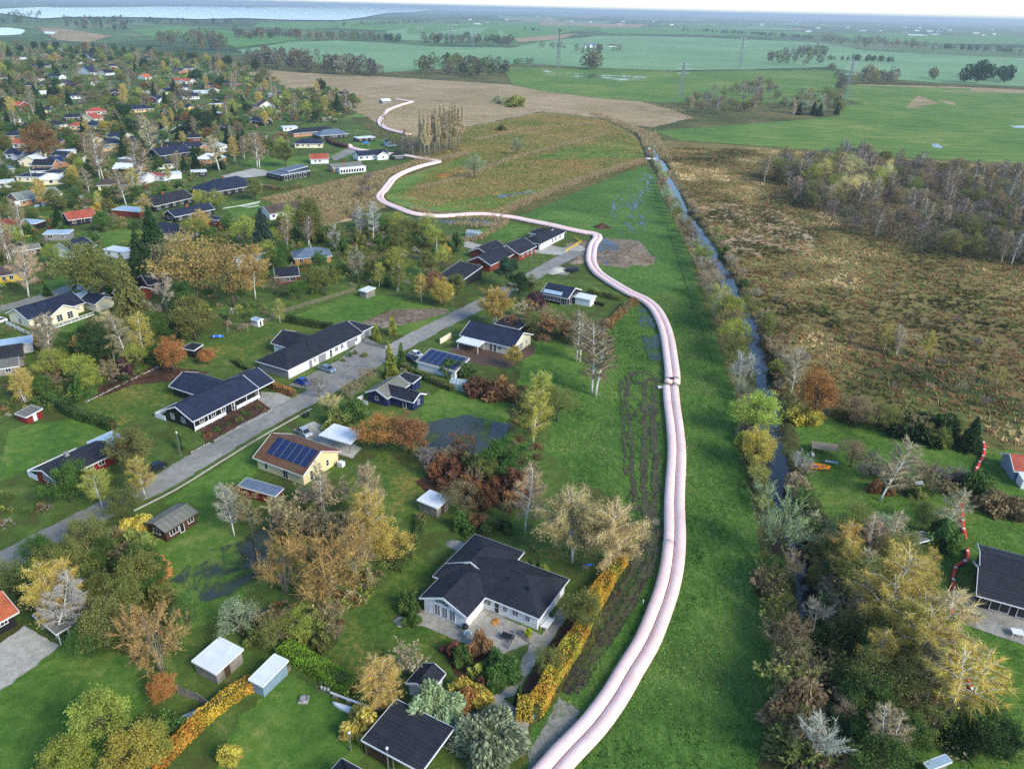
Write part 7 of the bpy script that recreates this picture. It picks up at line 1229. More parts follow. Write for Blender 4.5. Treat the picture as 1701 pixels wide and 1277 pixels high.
# ------------------------------------------------------------------ hedges: each its own clipped body of leaves
def hedge(px, wd, h, cols, label, dens=34, ls=.2, seed=1):
    g_ = np.random.default_rng(seed); ws = catmull([G(*q) for q in px], .6); o0 = ws[0].copy(); cen = []; lv = []; col = []; nrm = []
    L = sum((ws[i+1]-ws[i]).length for i in range(len(ws)-1)); n = int(L*(2*h+wd)*dens)
    segi = g_.integers(0, len(ws)-1, n); C_ = np.array([c(TC_[q]) if q in TC_ else c(q) for q in cols]); cl_ = g_.integers(0, len(C_), max(3, int(L/1.2)))
    for i in range(n):
        a, b = ws[segi[i]], ws[segi[i]+1]; p = a.lerp(b, g_.random()); d = (b-a); d.z = 0; d.normalize(); s = Vector((d.y, -d.x, 0)); t = g_.uniform(0, 2*h+wd); hv = h*(1+.1*math.sin(segi[i]*.23)+.06*math.sin(segi[i]*.71)); wv = wd*(1+.14*math.sin(segi[i]*.31+2))
        if t < h: off, z = -wv/2, t*hv/h
        elif t < h+wd: off, z = (t-h-wd/2)*wv/wd, hv
        else: off, z = wv/2, (t-h-wd)*hv/h
        q = p+s*(off+g_.normal(0, .07)); cen.append((q.x-o0.x, q.y-o0.y, max(.05, z+g_.normal(0, .07)))); lv.append(min(1, max(0, .5+.2*math.sin(segi[i]*.8+off*3)+g_.normal(0, .15))))
        k = int(segi[i]/len(ws)*len(cl_)+g_.normal(0, .8)) % len(cl_); col.append(C_[cl_[k]])
    e = empty('hedge', o0); tag(e, label, 'hedge'); link('foliage', leaf_mesh('foliage', cen, ls*g_.uniform(.7, 1.3, n), lv, M['leafc'], col=col, seed=seed), e)
    b = MB(); pr = [(-wd*.38, 0), (-wd*.36, h*.9), (wd*.36, h*.9), (wd*.38, 0)]
    for i, p in enumerate(ws):
        d = ws[min(i+1, len(ws)-1)]-ws[max(i-1, 0)]; d.z = 0; d.normalize(); s = Vector((d.y, -d.x, 0))
        for o_, z in pr: q = p-o0+s*o_; b.v.append((q.x, q.y, z))
        if i:
            for k in range(3): b.f.append((4*(i-1)+k, 4*(i-1)+k+1, 4*i+k+1, 4*i+k))
    b.f.append((3, 2, 1, 0)); m_ = 4*(len(ws)-1); b.f.append((m_, m_+1, m_+2, m_+3)); b.obj('branches', M['bank'], e)
    for p in ws[::3]: occupy(p, wd)
hedge([(858, 1185), (880, 1186), (893, 1178), (930, 1110), (965, 1055), (985, 1010), (1010, 968), (1032, 935)], 2.1, 2.0, ['#cdb048', '#c9b44a', '#c08a40', '#d0b850', '#a8a848', '#c6a040'], 'long yellow and orange beech hedge beside the white hipped house', 75, .17, seed=1)
hedge([(250, 1285), (300, 1240), (350, 1190), (395, 1155), (420, 1140)], 1.5, 1.7, ['#cdb048', '#c49a44', '#d0b850', '#a8a848', '#c08840'], 'orange and yellow hedge running up to the log shed', 70, .17, seed=2)
hedge([(470, 1085), (520, 1112), (560, 1135), (590, 1150)], 2.2, 1.8, ['#86a83c', '#7a9c38', '#92b046'], 'clipped bright green hedge behind the canoe lawn', 80, .15, seed=3)
hedge([(78, 668), (120, 690), (160, 705), (190, 715)], 1.6, 2.2, ['dgreen', 'green'], 'dark green hedge between the two lawns', 30, seed=4)
hedge([(205, 612), (240, 598), (262, 585)], 2, 2.2, ['dgreen', 'bluegreen'], 'dark hedge behind the curved bed', 26, seed=5)
hedge([(476, 535), (520, 543), (555, 548)], 1.2, 2, ['dgreen', 'green'], 'dark thuja hedge beside the long grey and white house', 30, seed=6)
hedge([(53, 572), (80, 585), (112, 598)], 1.4, 1.4, ['gold', 'olive', 'rust'], 'golden hedge below the cream house', 30, seed=7)
hedge([(975, 488), (1005, 494), (1032, 500)], 1.6, 1.6, ['green', 'ygreen'], 'green hedge beside the barrier and glazed house', 26, seed=8)
hedge([(1006, 545), (1025, 530), (1042, 512), (1056, 505)], 1.8, 1.8, ['orange', 'rust', 'brown'], 'rusty hedge meeting the barrier', 26, seed=9)
hedge([(805, 895), (815, 880), (838, 878), (845, 890)], 1.4, 1.6, ['green', 'dgreen'], 'curved clipped green hedge behind the white hipped house', 30, seed=10)
hedge([(445, 640), (470, 652), (490, 660)], 1.2, 1.5, ['orange', 'rust'], 'orange hedge between carport and blue car', 34, seed=11)
hedge([(30, 358), (80, 350), (140, 338)], 1.5, 1.8, ['green', 'dgreen'], 'green hedge in front of the brick bungalow', 16, .3, 12)
hedge([(545, 236), (560, 243), (578, 247)], 2, 2, ['redbrown', 'darkred'], 'dark red hedge beside the lane end', 14, .4, 13)
hedge([(392, 602), (405, 612), (430, 625)], 1.2, 1.4, ['rust', 'olive', 'green'], 'mixed hedge behind the long grey and white house', 26, seed=14)
hedge([(665, 612), (720, 636), (752, 650)], 1.2, 1.5, ['olive', 'brown', 'green'], 'olive hedge between blue cottage and solar carport', 26, seed=15)
hedge([(700, 860), (690, 905), (660, 950)], 1.4, 1., ['olive', 'brown', 'green'], 'low mixed hedge along the white house lawn', 26, seed=16)
hedge([(430, 312), (470, 316), (500, 312)], 1.5, 1.6, ['olive', 'brown'], 'brown hedge below the flat roofed house', 14, .35, 17)
hedge([(395, 370), (440, 362), (470, 348)], 1.3, 1.4, ['green', 'olive'], 'green hedge behind the painted lawn', 16, .3, 18)
# ------------------------------------------------------------------ cars, boats, furniture and small things
def car(px, ang, paint, label, L=4.1, W_=1.7, Hh=1.5, name='parked_car'):
    e = empty(name, G(*px), R(ang)); tag(e, label, 'car'); n = 7
    prof = [(0, .35), (0.05, .78), (L*.22, .92), (L*.34, Hh*.97), (L*.62, Hh), (L*.88, .98), (L, .82), (L, .35)]  # front at x=0
    low = [(0, .32), (0, .72), (.12, .86), (L*.26, .95), (L*.95, 1.0), (L, .85), (L, .32)]
    b = MB()
    for s in (-1, 1): b.v += [(x-L/2, s*W_/2*(1 if z < .9 else .96), z) for x, z in low]
    k = len(low); b.f += [tuple(range(k)), tuple(range(2*k-1, k-1, -1))]+[(i, k+i, k+(i+1) % k, (i+1) % k) for i in range(k)]
    b.obj('body', M[paint], e)
    cab = [(L*.2, .94), (L*.37, Hh), (L*.72, Hh), (L*.93, .98)]; b = MB()
    for s in (-1, 1): b.v += [(x-L/2, s*W_/2*(.95 if z < 1.1 else .78), z) for x, z in cab]
    b.f += [(0, 1, 2, 3), (7, 6, 5, 4), (0, 4, 5, 1), (2, 6, 7, 3), (1, 5, 6, 2)]; g = b.obj('window_glass', M['glass'], e)
    MB().box(L*.36-L/2, -W_*.385, Hh-.03, L*.73-L/2, W_*.385, Hh+.03).obj('roof_panel', M[paint], e)
    pl = MB()
    for s in (-1, 1):
        for (xa, za), (xb, zb) in (((L*.2, .94), (L*.37, Hh)), ((L*.52, .97), (L*.52, Hh)), ((L*.93, .98), (L*.72, Hh))): pl.bar((xa-L/2, s*W_*.48, za), (xb-L/2, s*W_*.395, zb), .08)
    pl.obj('pillar', M[paint], e)
    for x in (L*.18, L*.81):
        for s in (-1, 1):
            w_ = MB().tube([(x-L/2, s*(W_/2-.2), .32), (x-L/2, s*(W_/2+.02), .32)], .32, 12).obj('wheel', M['rubber'], e); MB().tube([(x-L/2, s*(W_/2+.0), .32), (x-L/2, s*(W_/2+.035), .32)], .19, 10).obj('rim', M['metal'], w_)
    for s in (-1, 1):
        MB().box(-L/2-.02, s*W_*.36-.16, .62, -L/2+.1, s*W_*.36+.16, .78).obj('headlight', M['barrierwhite'], e); MB().box(L/2-.06, s*W_*.4-.12, .7, L/2+.02, s*W_*.4+.12, .92).obj('tail_light', M['seam'], e)
    occupy(e.location, 2.4)
car((506, 722), 135, 'carsilver', 'silver hatchback parked beside the cream solar house', 3.8, 1.65, 1.55); car((503, 638), 150, 'carblue', 'bright blue hatchback parked at the white garage', 3.7, 1.65, 1.5); car((543, 616), 148, 'cargrey', 'steel blue saloon parked on the forecourt', 4.5, 1.75, 1.45)
car((691, 592), 145, 'carwhite', 'white hatchback behind the solar carport', 3.7, 1.65, 1.5); car((681, 599), 145, 'cardark', 'dark car half hidden by the column conifers', 3.9, 1.7, 1.5); car((410, 372), 160, 'cardark', 'dark blue car beside the brown roofed house', 4.2); car((170, 498), 20, 'carwhite', 'white van like car behind the cream house', 4.5, 1.9, 1.9); car((259, 781), 60, 'cardark', 'dark car behind the olive tree by the lane'); car((-2, 537), 60, 'carwhite', 'white car at the end of the cream house')
def caravan(px, ang, label):
    e = empty('caravan', G(*px), R(ang)); tag(e, label, 'caravan'); prof = [(0, .6), (0, 1.6), (.5, 2.4), (4.6, 2.5), (5.2, 1.9), (5.2, .6)]; b = MB(); k = len(prof)
    for s in (-1, 1): b.v += [(x, s*1.05, z) for x, z in prof]
    b.f += [tuple(range(k)), tuple(range(2*k-1, k-1, -1))]+[(i, k+i, k+(i+1) % k, (i+1) % k) for i in range(k)]; b.obj('body', M['carwhite'], e)
    for x in (1, 3): MB().box(x, -1.08, 1.4, x+1.1, -1.045, 1.95).obj('window', M['glass'], e)
    for s in (-1, 1): MB().tube([(2.6, s*.85, .32), (2.6, s*1.06, .32)], .32, 10).obj('wheel', M['rubber'], e)
    MB().bar((5.2, 0, .6), (6.3, 0, .5), .1).obj('drawbar', M['darkmetal'], e)
caravan((104, 328), 200, 'white caravan at the end of the brick bungalow'); e = caravan((30, 345), 110, 'pale grey horsebox trailer before the bungalow gable')
# boats
def hull(name, px, ang, L, W_, H_, mat, label, cat, flip=False, thw=True):
    e = empty(name, G(*px), R(ang)); tag(e, label, cat); b = MB(); n = 11; m_ = 7
    for i in range(n):
        t = i/(n-1); w_ = W_/2*math.sin(math.pi*min(1, t*.55+.02+.43*t))**.7*(1 if t > .05 else .5) if not flip else W_/2*math.sin(math.pi*t)**.8+.01; x = (t-.5)*L; dz = H_*(1+.25*abs(t-.5)**2*4)
        for j in range(m_):
            a = math.pi*j/(m_-1); y = -w_*math.cos(a); z = dz*(1-math.sin(a)**.6); b.v.append((x, y, (H_-z*.95 if flip else z+.12)))
    for i in range(n-1):
        for j in range(m_-1): b.f.append((i*m_+j, i*m_+j+1, (i+1)*m_+j+1, (i+1)*m_+j))
    o = b.obj('hull', M[mat], e, True); md = o.modifiers.new('thick', 'SOLIDIFY'); md.thickness = .06
    if thw:
        for x in (-L*.2, L*.1, L*.3): MB().box(x-.14, -W_*.4, H_*.7, x+.14, W_*.4, H_*.7+.05).obj('thwart', M['wood'], e)
    return e
e = hull('rowing_boat', (1355, 779), -8, 5.2, 1.7, .75, 'orange', 'orange wooden rowing boat drawn up on the grass', 'boat'); MB().box(-.5, -.35, .3, .1, .35, .62).obj('bag', M['carblue'], e); MB().box(-2.9, -.25, .3, -2.55, .2, 1.0).obj('outboard_motor', M['carwhite'], e)
hull('canoe', (583, 1181), -22, 5.4, .8, .5, 'white', 'upturned white canoe on the lawn by the golden birch', 'canoe', True, False)
for px, ang, lb, mt in (((1081, 254), 60, 'red and white boat moored at the landing', 'barrier'), ((1083, 258), 55, 'white motor boat moored at the landing', 'white'), ((1079, 249), 62, 'small white boat at the upper landing', 'white'), ((1080, 266), 5, 'white boat at the lower landing', 'white')): hull('moored_boat', px, ang, 6, 2, .9, mt, lb, 'boat')
jt = empty('jetty', G(1075, 256), R(88)); tag(jt, 'grey timber jetty on the stream', 'jetty'); MB().box(-7, -.6, .5, 7, .6, .62).obj('deck', M['wood'], jt)
for x in (-6, -2, 2, 6): MB().tube([(x, -.55, 0), (x, -.55, 1)], .1, 6).obj('pile', M['wood'], jt)
# red and white garden flood barrier
def red_barrier(px, label, ra=.34):
    ws = catmull([G(a, b) for a, b in px], .7); o0 = ws[0].copy(); e = empty('red_barrier', o0); tag(e, label, 'barrier'); rg = random.Random(len(label))
    pts = [(p.x-o0.x, p.y-o0.y, ra+.02) for p in ws]; MB().tube(pts, [ra*(1+.06*math.sin(i*.9)) for i in range(len(pts))], 10).obj('tube', M['barrier'], e, True)
    for i in range(1, len(pts)-3, 4):
        a, b = Vector(pts[i]), Vector(pts[i+1]); m_ = (a+b)/2; d_ = (b-a).normalized(); MB().bar(m_-d_*.22+Vector((0, 0, ra*.95)), m_+d_*.22+Vector((0, 0, ra*.95)), .42, .12).obj('white_patch', M['barrierwhite'], e)
    for p in ws[::2]: occupy(p, 1)
red_barrier([(1631, 735), (1634, 745), (1632, 760), (1624, 775), (1618, 790), (1610, 803), (1607, 808)], 'red and white barrier tube across the upper garden lawn'); red_barrier([(1604, 812), (1601, 830), (1596, 845), (1599, 880), (1603, 898)], 'red and white barrier tube across the lower garden lawn'); red_barrier([(1606, 915), (1603, 935), (1588, 942), (1582, 965), (1584, 990), (1578, 1030), (1577, 1060), (1588, 1090), (1597, 1115), (1620, 1165)], 'red and white barrier tube winding beside the stone terrace')
# pylons and masts
def pylon(px, H_, label, w_=5., narrow=False):
    e = empty('pylon', G(*px), R(25)); tag(e, label, 'pylon'); b = MB(); t = max(.3, H_*.009); lev = [0, .25, .45, .62, .78, .9, 1.]; wd = [w_/2*(1-.88*q) for q in lev]
    for i in range(6):
        for sx, sy in ((1, 1), (1, -1), (-1, -1), (-1, 1)):
            b.bar((sx*wd[i], sy*wd[i], H_*lev[i]), (sx*wd[i+1], sy*wd[i+1], H_*lev[i+1]), t); b.bar((sx*wd[i], sy*wd[i], H_*lev[i]), (-sy*wd[i+1] if False else sy*wd[i+1]*(-1 if sx*sy > 0 else 1)*1, sx*wd[i+1]*(1 if sx*sy > 0 else -1)*-1, H_*lev[i+1]), t*.7)
    b.obj('lattice', M['metal'], e)
    if not narrow:
        for z, l in ((.68, 8), (.8, 10), (.92, 7)): MB().bar((-l, 0, H_*z), (l, 0, H_*z), t*1.4).bar((-l, 0, H_*z), (0, 0, H_*(z+.06)), t).bar((l, 0, H_*z), (0, 0, H_*(z+.06)), t).obj('cross_arm', M['metal'], e)
pylon((927, 115), 56, 'lattice mast with red beacon platform at the wheat field edge', 5, True); MB().box(-1.2, -1.2, 52, 1.2, 1.2, 54).obj('platform', M['darkmetal'], bpy.data.objects['pylon'])
for px, H_, lb in (((748, 74), 44, 'far pylon behind the purplish copse'), ((787, 82), 34, 'slender pylon on the wheat field'), ((698, 66), 34, 'slender pylon left of the purplish copse'), ((1228, 116), 50, 'tall pylon beside the grey copse'), ((1403, 178), 44, 'pylon standing at the pasture corner'), ((1130, 165), 36, 'thin pylon above the birch copse')): pylon(px, H_, lb)
# street lamps, poles, flagpole
def lamp(px, H_, label, head=True, mat='metal'):
    e = empty('street_lamp' if head else 'pole', G(*px)); tag(e, label, 'street lamp' if head else 'pole', ); MB().tube([(0, 0, 0), (0, 0, H_)], [.1, .06], 8).obj('post', M[mat], e)
    if head: MB().lathe([(.04, H_-.08), (.16, H_), (.18, H_+.16), (.08, H_+.28)], 10).obj('lamp_head', M['barrierwhite'], e)
    else: MB().lathe([(.07, H_), (.1, H_+.06), (.02, H_+.15)], 8).obj('cap', M[mat], e)
for px, H_, lb, hd in [((300, 756), 5, 'white street lamp at the black timber house', 1), ((752, 516), 5, 'street lamp beside the rust tree', 1), ((580, 610), 5, 'street lamp on the forecourt bed', 1), ((455, 415), 7, 'white flagpole in the garden by the spruce', 0), ((726, 432), 8, 'white flagpole beside the garden pond', 0), ((882, 450), 6, 'lamp post beside the brick house', 1), ((394, 283), 6, 'lamp post by the long navy house drive', 1), ((52, 211), 9, 'white leaning pole in the middle of the housing', 0), ((115, 200), 8, 'pale pole left of the red roofed house', 0), ((198, 188), 8, 'white pole in front of the orange roof', 0), ((380, 182), 10, 'white pole by the bright yellow building', 0), ((438, 205), 12, 'tall white pole by the dark barn', 0), ((592, 238), 6, 'lamp post by the blue tarpaulin', 1), ((54, 302), 8, 'pale pole by the bungalow roof', 0), ((1068, 1002), 0.6, 'tiny white stake beside the mud', 0), ((583, 1247), 3, 'white pole with bird box beside the hip roofed hut', 1), ((645, 1277), 3.4, 'timber post with lamp before the felt carport', 1)]: lamp(px, H_, lb, hd, 'white' if not hd else 'metal')
# fences
def fence(px, h, mat, label, post=2.4, rails=3, solid=False, name='fence'):
    e = empty(name, G(*px[0])); tag(e, label, 'fence'); o0 = e.location; P = [G(*q)-o0 for q in px]; up = Vector((0, 0, 1))
    for i in range(len(P)-1):
        a, b = P[i], P[i+1]; n = max(1, round((b-a).length/post))
        for j in range(n):
            p, q = a.lerp(b, j/n), a.lerp(b, (j+1)/n); MB().bar(p, p+up*(h+.05), .12).obj('post', M[mat], e); m_ = MB()
            if solid: m_.bar(p+up*h*.5, q+up*h*.5, .05, h*.92)
            else:
                for k in range(rails): m_.bar(p+up*h*(k+.6)/rails, q+up*h*(k+.6)/rails, .04, .14)
            m_.obj('panel', M[mat], e)
for px, h, mt, lb, sol in [([(395, 548), (430, 538), (468, 528)], 1.1, 'wood', 'low grey timber fence behind the swing lawn', 0), ([(450, 527), (520, 505), (590, 484)], 1.2, 'wood', 'timber fence along the bright lawn', 0), ([(675, 427), (720, 440), (765, 448)], 1.5, 'wood', 'timber fence below the garden pond', 1), ([(297, 1152), (330, 1165), (355, 1182)], 1.5, 'greywood', 'mossy board fence of the compost bay', 1), ([(290, 1225), (320, 1200), (352, 1178)], 1.0, 'wood', 'low dark board fence of the compost bay', 1), ([(844, 1078), (858, 1052), (879, 1068)], .9, 'metal', 'thin wire frame around the terrace table', 0), ([(838, 362), (880, 370), (903, 374)], 1.1, 'r_blue', 'pale board edging outside the barrier', 1), ([(955, 397), (965, 403), (938, 420)], 1., 'brightyellow', 'yellow rail fence before the barrier bend', 0), ([(600, 570), (640, 580), (655, 575)], 1.0, 'greywall', 'grey wall around the forecourt bed', 1), ([(962, 500), (985, 505), (1003, 510)], 1.2, 'black', 'black board fence beside the glazed house', 1), ([(58, 345), (100, 336), (138, 329)], 1.1, 'r_blue', 'pale blue rail in front of the brick bungalow', 1)]: fence(px, h, mt, lb, 2.4, 3, sol)
# garden furniture and play things
def bench(px, ang, label, mat='white', L=1.8):
    e = empty('garden_bench', G(*px), R(ang)); tag(e, label, 'bench'); MB().box(-L/2, 0, .42, L/2, .5, .48).obj('seat', M[mat], e); MB().bar((-L/2, .52, .72), (L/2, .52, .72), .06, .4).obj('backrest', M[mat], e)
    for x in (-L/2+.1, L/2-.1):
        for y in (.06, .5): MB().box(x-.04, y-.04, 0, x+.04, y+.04, .45 if y < .3 else .9).obj('leg', M[mat], e)
        MB().box(x-.04, .02, .62, x+.04, .52, .67).obj('armrest', M[mat], e)
bench((1527, 808), 10, 'white garden bench on the lawn across the stream'); bench((1360, 678), -20, 'small white seat under the orange maple', L=1.2); bench((1352, 758), 80, 'white garden chair beside the dark shelter', L=.9); bench((770, 1026), 60, 'dark garden chair at the house corner', 'darkmetal', .9)
def table(px, ang, L, W_, mat, label, name='garden_table'):
    e = empty(name, G(*px), R(ang)); tag(e, label, 'table'); MB().box(-L/2, -W_/2, .7, L/2, W_/2, .76).obj('table_top', M[mat], e)
    for x in (-L/2+.1, L/2-.1):
        for y in (-W_/2+.1, W_/2-.1): MB().box(x-.04, y-.04, 0, x+.04, y+.04, .7).obj('leg', M[mat], e)
table((843, 1062), -25, 1.8, 1.0, 'darkmetal', 'dark garden table inside the wire frame on the terrace'); table((1380, 772), -15, 2.4, .8, 'greyblue', 'pale turquoise plank table beside the orange boat'); table((1688, 1055), -14, 1.6, 1.3, 'white', 'white garden table on the stone terrace')
sh = empty('boat_shelter', G(1368, 752), R(-14)); tag(sh, 'low open shelter with grey slatted roof beside the orange boat', 'shelter')
for i in range(7): MB().box(-2.6, -1.5+i*.45, 1.5, 2.6, -1.15+i*.45, 1.56).obj('roof_slat', M['wood'], sh)
for x in (-2.4, 2.4):
    for y in (-1.4, 1.4): MB().box(x-.06, y-.06, 0, x+.06, y+.06, 1.5).obj('post', M['wood'], sh)
sw = empty('swing_frame', G(396, 552), R(10)); tag(sw, 'timber swing frame with red seats on the lawn', 'swing')
for x in (-2.6, 2.6): MB().bar((x, -1, 0), (x, 0, 2.4), .12).bar((x, 1, 0), (x, 0, 2.4), .12).obj('leg', M['wood'], sw)
MB().bar((-3, 0, 2.4), (3, 0, 2.4), .12).obj('beam', M['wood'], sw)
for x in (-1, .8):
    MB().bar((x-.22, 0, .5), (x-.22, 0, 2.4), .02).bar((x+.22, 0, .5), (x+.22, 0, 2.4), .02).obj('rope', M['darkmetal'], sw); MB().box(x-.25, -.12, .45, x+.25, .12, .5).obj('seat', M['barrier'], sw)
bt = empty('rolled_tarpaulin', G(361, 561), R(12)); tag(bt, 'bright blue rolled tarpaulin by the lawn fence', 'tarpaulin'); MB().tube([(-1.6, 0, .35), (0, .1, .4), (1.6, 0, .33)], [.3, .36, .3], 9).obj('roll', M['blueplastic'], bt, True); [MB().tube([(x, .05, .37), (x+.12, .05, .37)], .38, 9).obj('tie', M['white'], bt) for x in (-.8, .7)]
tp = empty('trampoline_ring', G(460, 563)); tag(tp, 'thin round hoop frame on the swing lawn', 'hoop'); MB().tube([(1.9*math.cos(t), 1.9*math.sin(t), .35) for t in [math.pi*2*i/20 for i in range(21)]], .05, 5, False).obj('ring', M['metal'], tp); [MB().bar((1.9*math.cos(t), 1.9*math.sin(t), 0), (1.9*math.cos(t), 1.9*math.sin(t), .35), .05).obj('leg', M['metal'], tp) for t in (0, 1.57, 3.14, 4.71)]
tg = empty('garden_gazebo', G(608, 243)); tag(tg, 'bright blue tarpaulin canopy beside the barrier', 'canopy'); b = MB(); b.v = [(-2, -2, 2), (2, -2, 2), (2, 2, 2), (-2, 2, 2), (0, 0, 3)]; b.f = [(0, 1, 4), (1, 2, 4), (2, 3, 4), (3, 0, 4)]; b.obj('canopy', M['bluetarp'], tg); [MB().bar((x, y, 0), (x, y, 2), .06).obj('post', M['white'], tg) for x in (-1.9, 1.9) for y in (-1.9, 1.9)]
def bins(px, ang, n, label, mats=('plastic',)):
    for i in range(n):
        p = G(*px)+Vector((math.cos(R(ang)), math.sin(R(ang)), 0))*i*.75; e = empty('wheelie_bin', p, R(ang)); tag(e, label, 'bin', label if n > 1 else None)
        b = MB(); b.v = [(-.24, -.28, .06), (.24, -.28, .06), (.24, .26, .06), (-.24, .26, .06), (-.29, -.36, 1), (.29, -.36, 1), (.29, .36, 1), (-.29, .36, 1)]; b.f = [(3, 2, 1, 0), (4, 5, 6, 7), (0, 1, 5, 4), (1, 2, 6, 5), (2, 3, 7, 6), (3, 0, 4, 7)]; b.obj('body', M[mats[i % len(mats)]], e)
        MB().box(-.31, -.4, 1.0, .31, .4, 1.07).obj('lid', M['darkmetal'] if i % 2 else M['strap'], e); [MB().tube([(s, .3, .1), (s*1.15, .3, .1)], .1, 8).obj('wheel', M['rubber'], e) for s in (-.26, .26)]
bins((843, 1270), 62, 5, 'dark wheelie bin in the row beside the grey willow', ('plastic', 'strap', 'darkmetal')); bins((477, 655), 20, 3, 'dark wheelie bin at the end of the orange hedge', ('plastic', 'strap')); bins((507, 694), 60, 2, 'dark wheelie bin on the verge opposite the carport')
bins((883, 1192), 0, 1, 'small pale bin at the end of the beech hedge', ('r_blue',))
tk = empty('water_tank', G(567, 775), R(-28)); tag(tk, 'white water tank in a wire cage beside the cream solar house', 'tank'); MB().box(-.55, -.5, .15, .55, .5, 1.1).obj('tank', M['carwhite'], tk); cg = MB(); [cg.bar((x, y, 0), (x, y, 1.15), .05) for x in (-.6, .6) for y in (-.55, .55)]; [cg.bar((-.6, y, z), (.6, y, z), .04) for y in (-.55, .55) for z in (.15, .6, 1.13)]; cg.obj('cage', M['metal'], tk)
pa_ = empty('pallet', G(1090, 867), R(80)); tag(pa_, 'pale wooden pallet lying beside the barrier', 'pallet'); [MB().box(-.9, -.6+i*.24, .12, .9, -.44+i*.24, .15).obj('board', M['wood'], pa_) for i in range(5)]; [MB().box(x-.06, -.62, 0, x+.06, .5, .12).obj('bearer', M['wood'], pa_) for x in (-.8, 0, .8)]
sk = empty('scrap_box', G(1097, 646), R(5)); tag(sk, 'pale crate beside the strapped joint', 'crate'); MB().box(-.6, -.4, 0, .6, .4, .5).obj('box', M['wood'], sk); MB().box(-.65, -.45, .5, .65, .45, .56).obj('lid', M['white'], sk)
dp = empty('concrete_slab', G(1020, 528), R(40)); tag(dp, 'pale blue plank lying at the meadow edge', 'plank'); MB().box(-2.6, -.4, 0, 2.6, .4, .12).obj('plank', M['r_blue'], dp)
# heaps
def heap(px, r_, h, mat, label, seed=1, name='earth_heap', sy=1., cat='heap'):
    g_ = np.random.default_rng(seed); b = MB(); n, m_ = 22, 9; ph = g_.uniform(0, 6, 4)
    for j in range(m_):
        t = j/(m_-1)
        for i in range(n):
            a = 6.2832*i/n; k = 1+.18*math.sin(2*a+ph[0])+.12*math.sin(3*a+ph[1])+.08*math.sin(5*a+ph[2])+g_.normal(0, .03); rad = r_*(1-t)*k; b.v.append((rad*math.cos(a), rad*math.sin(a)*sy, h*(math.sin(t*math.pi/2)**1.3)*(1+g_.normal(0, .08))-(.1 if j == 0 else 0)))
    for j in range(m_-1):
        for i in range(n): b.f.append((j*n+i, j*n+(i+1) % n, (j+1)*n+(i+1) % n, (j+1)*n+i))
    o = b.obj(name, M[mat], None, True, G(*px)); tag(o, label, cat); occupy(o.location, r_)
heap((1042, 428), 11, 2.2, 'soil', 'broad brown earth heap outside the barrier bend', 1, sy=.8); heap((1000, 378), 3.4, 1.6, 'darkbed', 'brown cuttings heap above the barrier bend', 2); heap((925, 450), 4, 1.3, 'gravel', 'pale sand heap by the turning stub', 3); heap((958, 435), 3.2, .9, 'soil', 'brown soil heap inside the barrier bend', 4); heap((822, 1033), .9, .25, 'litter', 'raked heap of fallen leaves on the terrace', 5); heap((855, 545), 4, 1.6, 'litter', 'heap of golden cuttings behind the deck house', 6); heap((665, 1032), 1.1, .7, 'stone', 'grey boulder beside the gable terrace', 7, 'boulder', cat='boulder'); heap((757, 905), 1.5, .8, 'stone', 'grey boulder behind the white hipped house', 8, 'boulder', cat='boulder'); heap((738, 292), 6, .8, 'litter', 'low reed mound under the fen willow', 9)
tr = empty('skip_trailer', G(950, 452), R(10)); tag(tr, 'small black tipper trailer near the barrier', 'trailer'); MB().box(-2, -1, .6, 2, 1, 1.5).obj('body', M['darkmetal'], tr); [MB().tube([(0, s*.9, .35), (0, s*1.12, .35)], .35, 10).obj('wheel', M['rubber'], tr) for s in (-1, 1)]; MB().bar((2, 0, .7), (3.2, 0, .6), .1).obj('drawbar', M['darkmetal'], tr)
t2 = empty('box_trailer', G(762, 1160), R(35)); tag(t2, 'dark box trailer with mesh frame beside the white outbuilding', 'trailer'); MB().box(-1.5, -.8, .45, 1.5, .8, .95).obj('body', M['darkmetal'], t2); fr = MB(); [fr.bar((x, y, .95), (x, y, 1.7), .05) for x in (-1.5, 1.5) for y in (-.8, .8)]; [fr.bar((-1.5, y, 1.7), (1.5, y, 1.7), .05) for y in (-.8, .8)]; [fr.bar((x, -.8, 1.7), (x, .8, 1.7), .05) for x in (-1.5, 1.5)]; fr.obj('mesh_frame', M['strap'], t2); [MB().tube([(0, s*.8, .3), (0, s*1.0, .3)], .3, 10).obj('wheel', M['rubber'], t2) for s in (-1, 1)]
tb = empty('round_trampoline', G(763, 1168), 0); tag(tb, 'white round hoop leaning at the felt carport', 'hoop'); tb.location = G(762, 1240); MB().tube([(.65*math.cos(t), .65*math.sin(t), .6) for t in [math.pi*2*i/16 for i in range(17)]], .07, 5, False).obj('rim', M['white'], tb); MB().lathe([(.6, .1), (.62, .58)], 16).obj('tub', M['strap'], tb)
gr = empty('kettle_grill', G(773, 1048)); tag(gr, 'black covered grill at the white house corner', 'grill'); MB().lathe([(.1, .55), (.45, .75), (.5, .95), (.35, 1.2), (.05, 1.3)], 14).obj('bowl', M['darkmetal'], gr, True); [MB().bar((.3*math.cos(t), .3*math.sin(t), .7), (.45*math.cos(t), .45*math.sin(t), 0), .05).obj('leg', M['darkmetal'], gr) for t in (0, 2.1, 4.2)]
g2 = empty('tiled_basin', G(777, 1058)); tag(g2, 'round white basin on a stand beside the grill', 'basin'); MB().lathe([(.12, 0), (.12, .6), (.55, .7), (.6, .82)], 14).obj('bowl', M['white'], g2); MB().lathe([(.01, .83), (.5, .84)], 14).obj('water_surface', M['paneglass'], g2)
